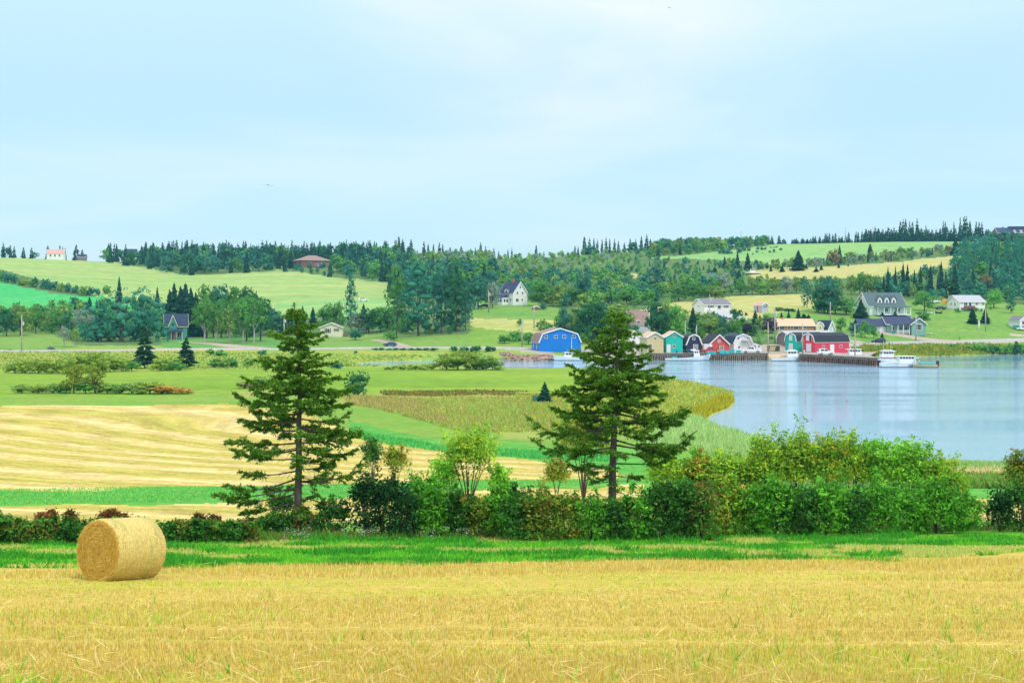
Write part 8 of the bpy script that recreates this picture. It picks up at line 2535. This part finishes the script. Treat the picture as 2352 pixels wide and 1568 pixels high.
k = mpp('C7', 430)
for i, (a, b_, t_, bt) in enumerate([(1102, 1166, 872, 912), (1168, 1235, 872, 912), (1280, 1366, 862, 908), (1368, 1438, 866, 908), (1440, 1506, 842, 906), (1526, 1602, 856, 902)]):
    p = dk('C7', (a + b_) / 2, bt)
    box_thing('fish_bin', f'aqua plastic fish bin on the wharf edge, {ordinal(i, 6)} of six', 'bin', p, (b_ - a) * k * 0.96, 1.1, (bt - t_) * k, P_AQUA, group='aqua fish bins on the wharf')
p = dk('C7', 1130, 888)
tk = empty('tank_trailer', (p[0], p[1] + 2.6, p[2]))
tag(tk, 'white box trailer behind the red pickup', 'trailer')
MB().box(-125 * k / 2, 125 * k / 2, -1, 1, 0.7, 125 * k).build('box', P_WHITE, tk)
MB().box(-165 * k / 2, -125 * k / 2 - 0.01, -1, 1, 0.5, 122 * k).build('end_panel', P_TAN, tk)
for sx in (-0.7, 0.7):
    for sy in (-0.95, 0.95): MB().tube([(sx, sy - 0.1, 0.35), (sx, sy + 0.1, 0.35)], 0.35, 12).build('wheel', P_TYRE, tk)
p = dk('C7', 1318, 905)
fk = empty('forklift', (p[0], p[1] + 0.6, p[2]))
tag(fk, 'small orange forklift between the aqua bins', 'forklift')
MB().box(-1.1, 0.5, -0.55, 0.55, 0.35, 1.15).build('body', P_ORANGE, fk)
MB().box(0.62, 0.72, -0.45, -0.3, 0.1, 2.4).box(0.62, 0.72, 0.3, 0.45, 0.1, 2.4).box(0.6, 0.74, -0.45, 0.45, 2.3, 2.42).build('mast', P_ORANGE, fk)
g = MB()
for sx in (-0.9, 0.35):
    for sy in (-0.5, 0.5): g.bar((sx, sy, 1.1), (sx, sy, 2.1), 0.05)
g.box(-1.0, 0.45, -0.55, 0.55, 2.1, 2.2)
g.build('overhead_guard', P_CARDARK, fk)
MB().box(0.75, 1.7, -0.4, -0.28, 0.1, 0.18).box(0.75, 1.7, 0.28, 0.4, 0.1, 0.18).build('fork', P_STEEL, fk)
for sx in (-0.8, 0.3):
    for sy in (-0.55, 0.55): MB().tube([(sx, sy - 0.1, 0.3), (sx, sy + 0.1, 0.3)], 0.3, 12).build('wheel', P_TYRE, fk)
# barrels, table and clutter by the dark shed
for i, (xx, yy, mt) in enumerate([(660, 892, P_BLUE), (760, 893, P_CARDARK), (805, 895, P_CARDARK), (838, 893, P_CARBLUE)]):
    p = dk('C7', xx, yy)
    br = empty('barrel', p)
    tag(br, f'dark drum standing on the wharf near the dark shed, {ordinal(i, 4)} of four', 'barrel', 'drums on the wharf')
    MB().tube([(0, 0, 0), (0, 0, 0.15), (0, 0, 0.75), (0, 0, 0.9)], [0.27, 0.31, 0.31, 0.27], 12).build('body', mt, br)
    MB().tube([(0, 0, 0.9), (0, 0, 0.94)], 0.29, 12).build('lid', P_STEEL, br)
p = dk('C7', 783, 880)
fl = empty('float_buoy', (p[0], p[1] - 0.4, 3.05))
tag(fl, 'pink red float hung on the pole by the dark shed', 'float')
MB().tube([(0, 0, -0.35), (0, 0, -0.2), (0, 0, 0.2), (0, 0, 0.35)], [0.05, 0.24, 0.24, 0.05], 10).build('body', P_CARRED, fl)
MB().bar((0, 0, 0.3), (0, 0.12, 0.7), 0.02).build('rope', P_WHITE, fl)
# lobster traps
tm = MB()
for (y0, z0) in ((-0.25, 0.0), (0.25, 0.0), (-0.25, 0.38), (0.25, 0.38)): tm.box(-0.45, 0.45, y0 - 0.02, y0 + 0.02, z0, z0 + 0.04)
for xx in (-0.45, -0.15, 0.15, 0.45):
    for y0 in (-0.25, 0.25): tm.box(xx - 0.02, xx + 0.02, y0 - 0.018, y0 + 0.018, 0.04, 0.38)
    tm.box(xx - 0.018, xx + 0.018, -0.23, 0.23, 0.385, 0.415)
for zz_ in (0.12, 0.2, 0.28): tm.box(-0.45, 0.45, -0.262, -0.252, zz_ - 0.02, zz_ + 0.02)
tme = tm.mesh('trap_frame', P_WOOD)
nme = MB().box(-0.43, 0.43, -0.22, 0.22, 0.05, 0.37).mesh('net', P_DARK)
p = dk('C7', 2020, 868)
for c_ in range(4):
    for r_ in range(4):
        o = empty('lobster_trap', (p[0] + c_ * 0.97 + 0.3, p[1] + 3.0 + rng.uniform(-.05, .05), p[2] - 0.1 + r_ * 0.43))
        tag(o, 'slatted wooden lobster trap in the stack left of the mauve shed', 'lobster trap', 'stacked lobster traps')
        link('frame', tme, o); link('net', nme, o)
for i in range(5):
    sk = tag(MB().box(-0.12, 0.12, -0.02, 0.02, 0, 1.5).build('plank', P_TAN, None, loc=(p[0] + 0.45 + i * 0.36, p[1] + 2.35, p[2])), f'pale plank leaning on the lobster traps, {ordinal(i, 5)} of five', 'plank', 'planks leaning on the traps')
    sk.rotation_euler = (R(-14), R(16), 0)
# orange round sign by the white ranch, green bin, posts
x, Y, z = hit(DX('E1', 735), DY('E1', 420))
rt = empty('orange_disc', (x, Y, z))
tag(rt, 'round orange disc propped up beside the white ranch', 'disc')
MB().tube([(0, 0, 2.6), (0, 0.12, 2.6)], 1.15, 18).build('disc', P_ORANGE, rt)
MB().bar((-0.6, 0.2, -0.5), (-0.6, 0.2, 2.2), 0.06).bar((0.6, 0.2, -0.5), (0.6, 0.2, 2.2), 0.06).build('leg', P_BROWNH, rt)
rt.name = 'orange_disc'
x, Y, z = hit(DX('E1', 1808), DY('E1', 744))
box_thing('waste_bin', 'dark green bin beside the house at the right edge', 'bin', (x, Y, z), 1.7, 1.2, 1.5, P_GHOUSE)
x, Y, z = hit(DX('C8', 1705), DY('C8', 490))
box_thing('waste_bin', 'dark green bin on the drive of the green bungalow', 'bin', (x, Y, z), 0.9, 0.8, 1.2, P_GHOUSE)
x, Y, z = hit(DX('E1', 957), DY('E1', 920))
mbx = empty('mailbox', (x, Y, z))
tag(mbx, 'dark mailbox by the shore road at the right', 'mailbox')
MB().box(-0.05, 0.05, -0.05, 0.05, -0.3, 0.9).build('post', P_WOOD, mbx)
MB().prism([(-0.18, 0.9), (-0.18, 1.12), (0, 1.25), (0.18, 1.12), (0.18, 0.9)], -0.3, 0.3, lambda u, v, t: (u, t, v)).build('box', P_CARDARK, mbx)
x, Y, z = hit(DX('E1', 478), DY('E1', 815))
bn = empty('garden_bench', (x, Y, z))
tag(bn, 'long low white bench on the lawn by the green bungalow', 'bench')
MB().box(-1.6, 1.6, -0.25, 0.25, 0.3, 0.42).build('seat', P_WHITE, bn)
for u in (-1.3, 1.3): MB().box(u - 0.1, u + 0.1, -0.2, 0.2, -0.2, 0.3).build('leg', P_WHITE, bn)
x, Y, z = hit(DX('E1', 480), DY('E1', 520))
fn_ = empty('fence', (x, Y, z))
tag(fn_, 'short white fence on the lawn below the mint house', 'fence')
for u in (-1.3, 0, 1.3): MB().box(u * 2 - 0.08, u * 2 + 0.08, -0.06, 0.06, -0.3, 1.1).build('post', P_WHITE, fn_)
for v in (0.45, 0.85): MB().box(-2.6, 2.6, -0.1, -0.06, v, v + 0.14).build('rail', P_WHITE, fn_)


# ---------------------------------------------------------------- poles
def pole(crop, x, top, base, label, r=0.14, arm=False, transformer=False, lamp=0, Y=None, mat=None, lean=0.0, name='utility_pole', deck=False):
    px, pt, pb = DX(crop, x), DY(crop, top), DY(crop, base)
    if deck: X, Yp, z = dk(crop, x, base)
    elif Y: Yp = Y; X = (px - CX) / F * Y; z = gz(X, Y)
    else: X, Yp, z = hit(px, pb)
    h = H - (pt - YH) / F * Yp - z
    root = empty(name, (X, Yp, z))
    tag(root, label, 'street lamp' if lamp else 'pole')
    MB().tube([(0, 0, -0.5), (0, 0, h * 0.5), (lean, 0, h)], [r * 1.2, r, r * 0.75], 7).build('pole', mat or P_POLE, root, smooth=True)
    if arm:
        MB().box(-0.9, 0.9, -0.06 - r, 0.04 - r, h * 0.5, h * 0.5 + 0.14).build('crossarm', P_POLE, root) if arm == 'low' else MB().box(-0.7, 0.7, -0.06 - r, 0.04 - r, h - 0.9, h - 0.76).build('crossarm', P_POLE, root)
    if transformer:
        MB().tube([(r + 0.25, 0, h * transformer - 0.5), (r + 0.25, 0, h * transformer + 0.45)], 0.26, 10).build('transformer', P_LGREY, root)
        MB().box(0, r + 0.1, -0.05, 0.05, h * transformer - 0.1, h * transformer).build('bracket', P_STEEL, root)
    if lamp:
        MB().tube([(0, 0, h - 0.1), (lamp * 0.5, 0, h + 0.15), (lamp, 0, h + 0.1)], 0.05, 5).build('lamp_arm', P_STEEL, root)
        MB().box(min(lamp, lamp * 1.35), max(lamp, lamp * 1.35), -0.13, 0.13, h + 0.02, h + 0.15).build('lamp_head', P_LGREY, root)
    return root


pole('C1', 200, 912, 1246, 'grey utility pole on the left lawn with a yellow foot', 0.2, transformer=0.78)
pole('C2', 405, 928, 1180, 'pale utility pole left of the first tall spruce', 0.2, transformer=0.86)
pole('C2', 2285, 686, 885, 'pale utility pole left of the white farmhouse', 0.22, transformer=0.85)
pole('C3', 460, 932, 1202, 'pale utility pole left of the blue barn', 0.2, transformer=0.84)
pole('C3', 570, 820, 1034, 'faint utility pole on the slope above the blue barn', 0.2)
pole('C3', 985, 824, 926, 'short utility pole among the trees above the blue barn', 0.18)
pole('C7', 783, 420, 872, 'utility pole in front of the dark shed', 0.16, deck=True)
pole('C7', 948, 490, 640, 'pale post top showing behind the dark shed', 0.18, Y=462)
pole('C7', 2000, 438, 890, 'lamp post with an arm to the left on the yard', 0.17, lamp=-1.5, deck=True)
pole('C7', 2100, 220, 752, 'tall brown utility pole behind the yard', 0.2, transformer=0.8)
pole('C7', 1143, 30, 300, 'thin mast before the grey roofed ranch house', 0.13, transformer=0.78, Y=530)
pole('C8', 898, 78, 318, 'pale utility pole above the yellow mini barn', 0.2)
pole('C8', 545, 350, 738, 'utility pole at the left corner of the long red barn', 0.17, transformer=0.08, deck=True)
pole('C8', 1310, 0, 292, 'tall utility pole left of the mint house', 0.18)
pole('C8', 1213, 362, 764, 'curved lamp post at the end of the rusty wharf', 0.15, lamp=0.6, deck=True)
pole('C8', 1993, 226, 582, 'utility pole with a low crossarm before the green bungalow', 0.2, arm='low')
pole('E1', 1350, 444, 782, 'utility pole on the right lawn by the neat conifers', 0.2)
pole('E1', 1250, 610, 758, 'short stout white post on the right lawn', 0.24, mat=P_WHITE, name='post')
pole('C4', 428, 448, 530, 'thin mast rising from the scrub on the ridge', 0.3, Y=1095, mat=P_STEEL)
pole('C4', 1958, 408, 600, 'thin mast among the hilltop spruces', 0.3, Y=1078, mat=P_STEEL)
pole('C5', 130, 398, 600, 'thin dark mast at the left end of the right hilltop belt', 0.25, Y=1072, mat=P_STEEL)
# stake and buoy on the bay
X_, Y_ = sea(1849, 923.5)
st_ = empty('mooring_stake', (X_, Y_, 0))
tag(st_, 'thin grey stake standing in the bay', 'stake')
MB().tube([(0, 0, -1), (0.03, 0, 1.35)], [0.05, 0.035], 6).build('pole', M_DEAD, st_)
MB().box(-0.12, 0.12, -0.05, 0.05, 0.1, 0.2).build('cleat', M_DEAD, st_)
X_, Y_ = sea(1945.5, 922.5)
by_ = empty('mooring_buoy', (X_, Y_, 0.05))
tag(by_, 'small dark pink buoy floating on the bay', 'buoy')
MB().tube([(0, 0, -0.1), (0, 0, -0.04), (0, 0, 0.06), (0, 0, 0.13)], [0.04, 0.12, 0.12, 0.03], 10).build('float', paint('dark pink buoy', (0.35, 0.03, 0.12), 0.4, 0.05), by_)
MB().bar((0, 0, 0.12), (0, 0, 0.2), 0.015).build('ring', P_STEEL, by_)


# ---------------------------------------------------------------- birds
P_BIRD = paint('grey bird feathers', (0.16, 0.22, 0.27), 0.8, 0.2, 6)


def bird(label, px, py, Y, span, roll, yaw, flap):
    o = empty('bird', at(px, py, Y))
    n = 8
    V, Fq = [], []
    # body and wings in one surface
    prof = [(-0.5, 0.0, 0.02), (-0.38, 0.05, 0.0), (-0.15, 0.085, 0.0), (0.1, 0.075, 0.0), (0.28, 0.05, 0.01), (0.4, 0.04, 0.03), (0.5, 0.008, 0.02)]
    m = MB()
    m.tube([(x * span * 0.55, 0, z * span) for x, r, z in prof], [max(0.004, r * span * 0.6) for x, r, z in prof], 8)
    for s in (-1, 1):
        for (a, b_) in ((0, 1), (1, 2)):
            st = [(0.06, 0.16, 0.03, 0.0), (0.26, 0.14, 0.03, flap * 0.5), (0.5, 0.02, 0.008, flap * 0.35)]
            (y0, c0, t0, z0), (y1, c1, t1, z1) = st[a], st[b_]
            p = lambda yy, c, t, z, u, w: ((u * c + (0.0 if yy < 0.4 else -0.08)) * span, s * yy * span, (z + w * t * 0.3) * span)
            A = [p(y0, c0, t0, z0, -0.5, 0), p(y0, c0, t0, z0, 0.2, 1), p(y0, c0, t0, z0, 0.5, 0), p(y0, c0, t0, z0, 0.2, -1)]
            B = [p(y1, c1, t1, z1, -0.5, 0), p(y1, c1, t1, z1, 0.2, 1), p(y1, c1, t1, z1, 0.5, 0), p(y1, c1, t1, z1, 0.2, -1)]
            for i in range(4): m.poly([A[i], A[(i + 1) % 4], B[(i + 1) % 4], B[i]])
            if b_ == 2: m.poly(B)
    m.poly([(-0.27 * span, 0.05 * span, 0.01), (-0.42 * span, 0.07 * span, 0.01), (-0.42 * span, -0.07 * span, 0.01), (-0.27 * span, -0.05 * span, 0.01)])
    m.build('body', P_BIRD, o)
    MB().tube([(0.27 * span, 0, 0.02 * span), (0.33 * span, 0, 0.012 * span)], [0.012 * span, 0.002], 5).build('beak', P_ORANGE, o)
    o.rotation_euler = (roll, 0, yaw)
    tag(o, label, 'bird')


bird('small dark bird high at the top edge of the sky', 1537, 18, 150, 0.55, R(25), R(35), 0.25)
bird('tiny bird gliding in the upper right sky', 1680, 223.5, 190, 0.55, R(8), R(80), 0.1)
bird('long winged bird gliding edge on in the left sky', 616, 425, 120, 0.95, R(5), R(97), -0.08)

# ---------------------------------------------------------------- air
hz = bpy.data.materials.new('thin haze')
hz.use_nodes = True
t = hz.node_tree
t.nodes.clear()
o_ = N(t, 'ShaderNodeOutputMaterial')
pv = N(t, 'ShaderNodeVolumePrincipled')
pv.inputs['Color'].default_value = (0.25, 0.68, 1.0, 1)
pv.inputs['Density'].default_value = 0.0001
pv.inputs['Anisotropy'].default_value = 0.2
t.links.new(pv.outputs[0], o_.inputs['Volume'])
tag(MB().box(-2600, 2600, -150, 2700, -4, 92).build('haze', hz, None), 'thin blue summer haze over the whole valley', 'haze', kind='stuff')
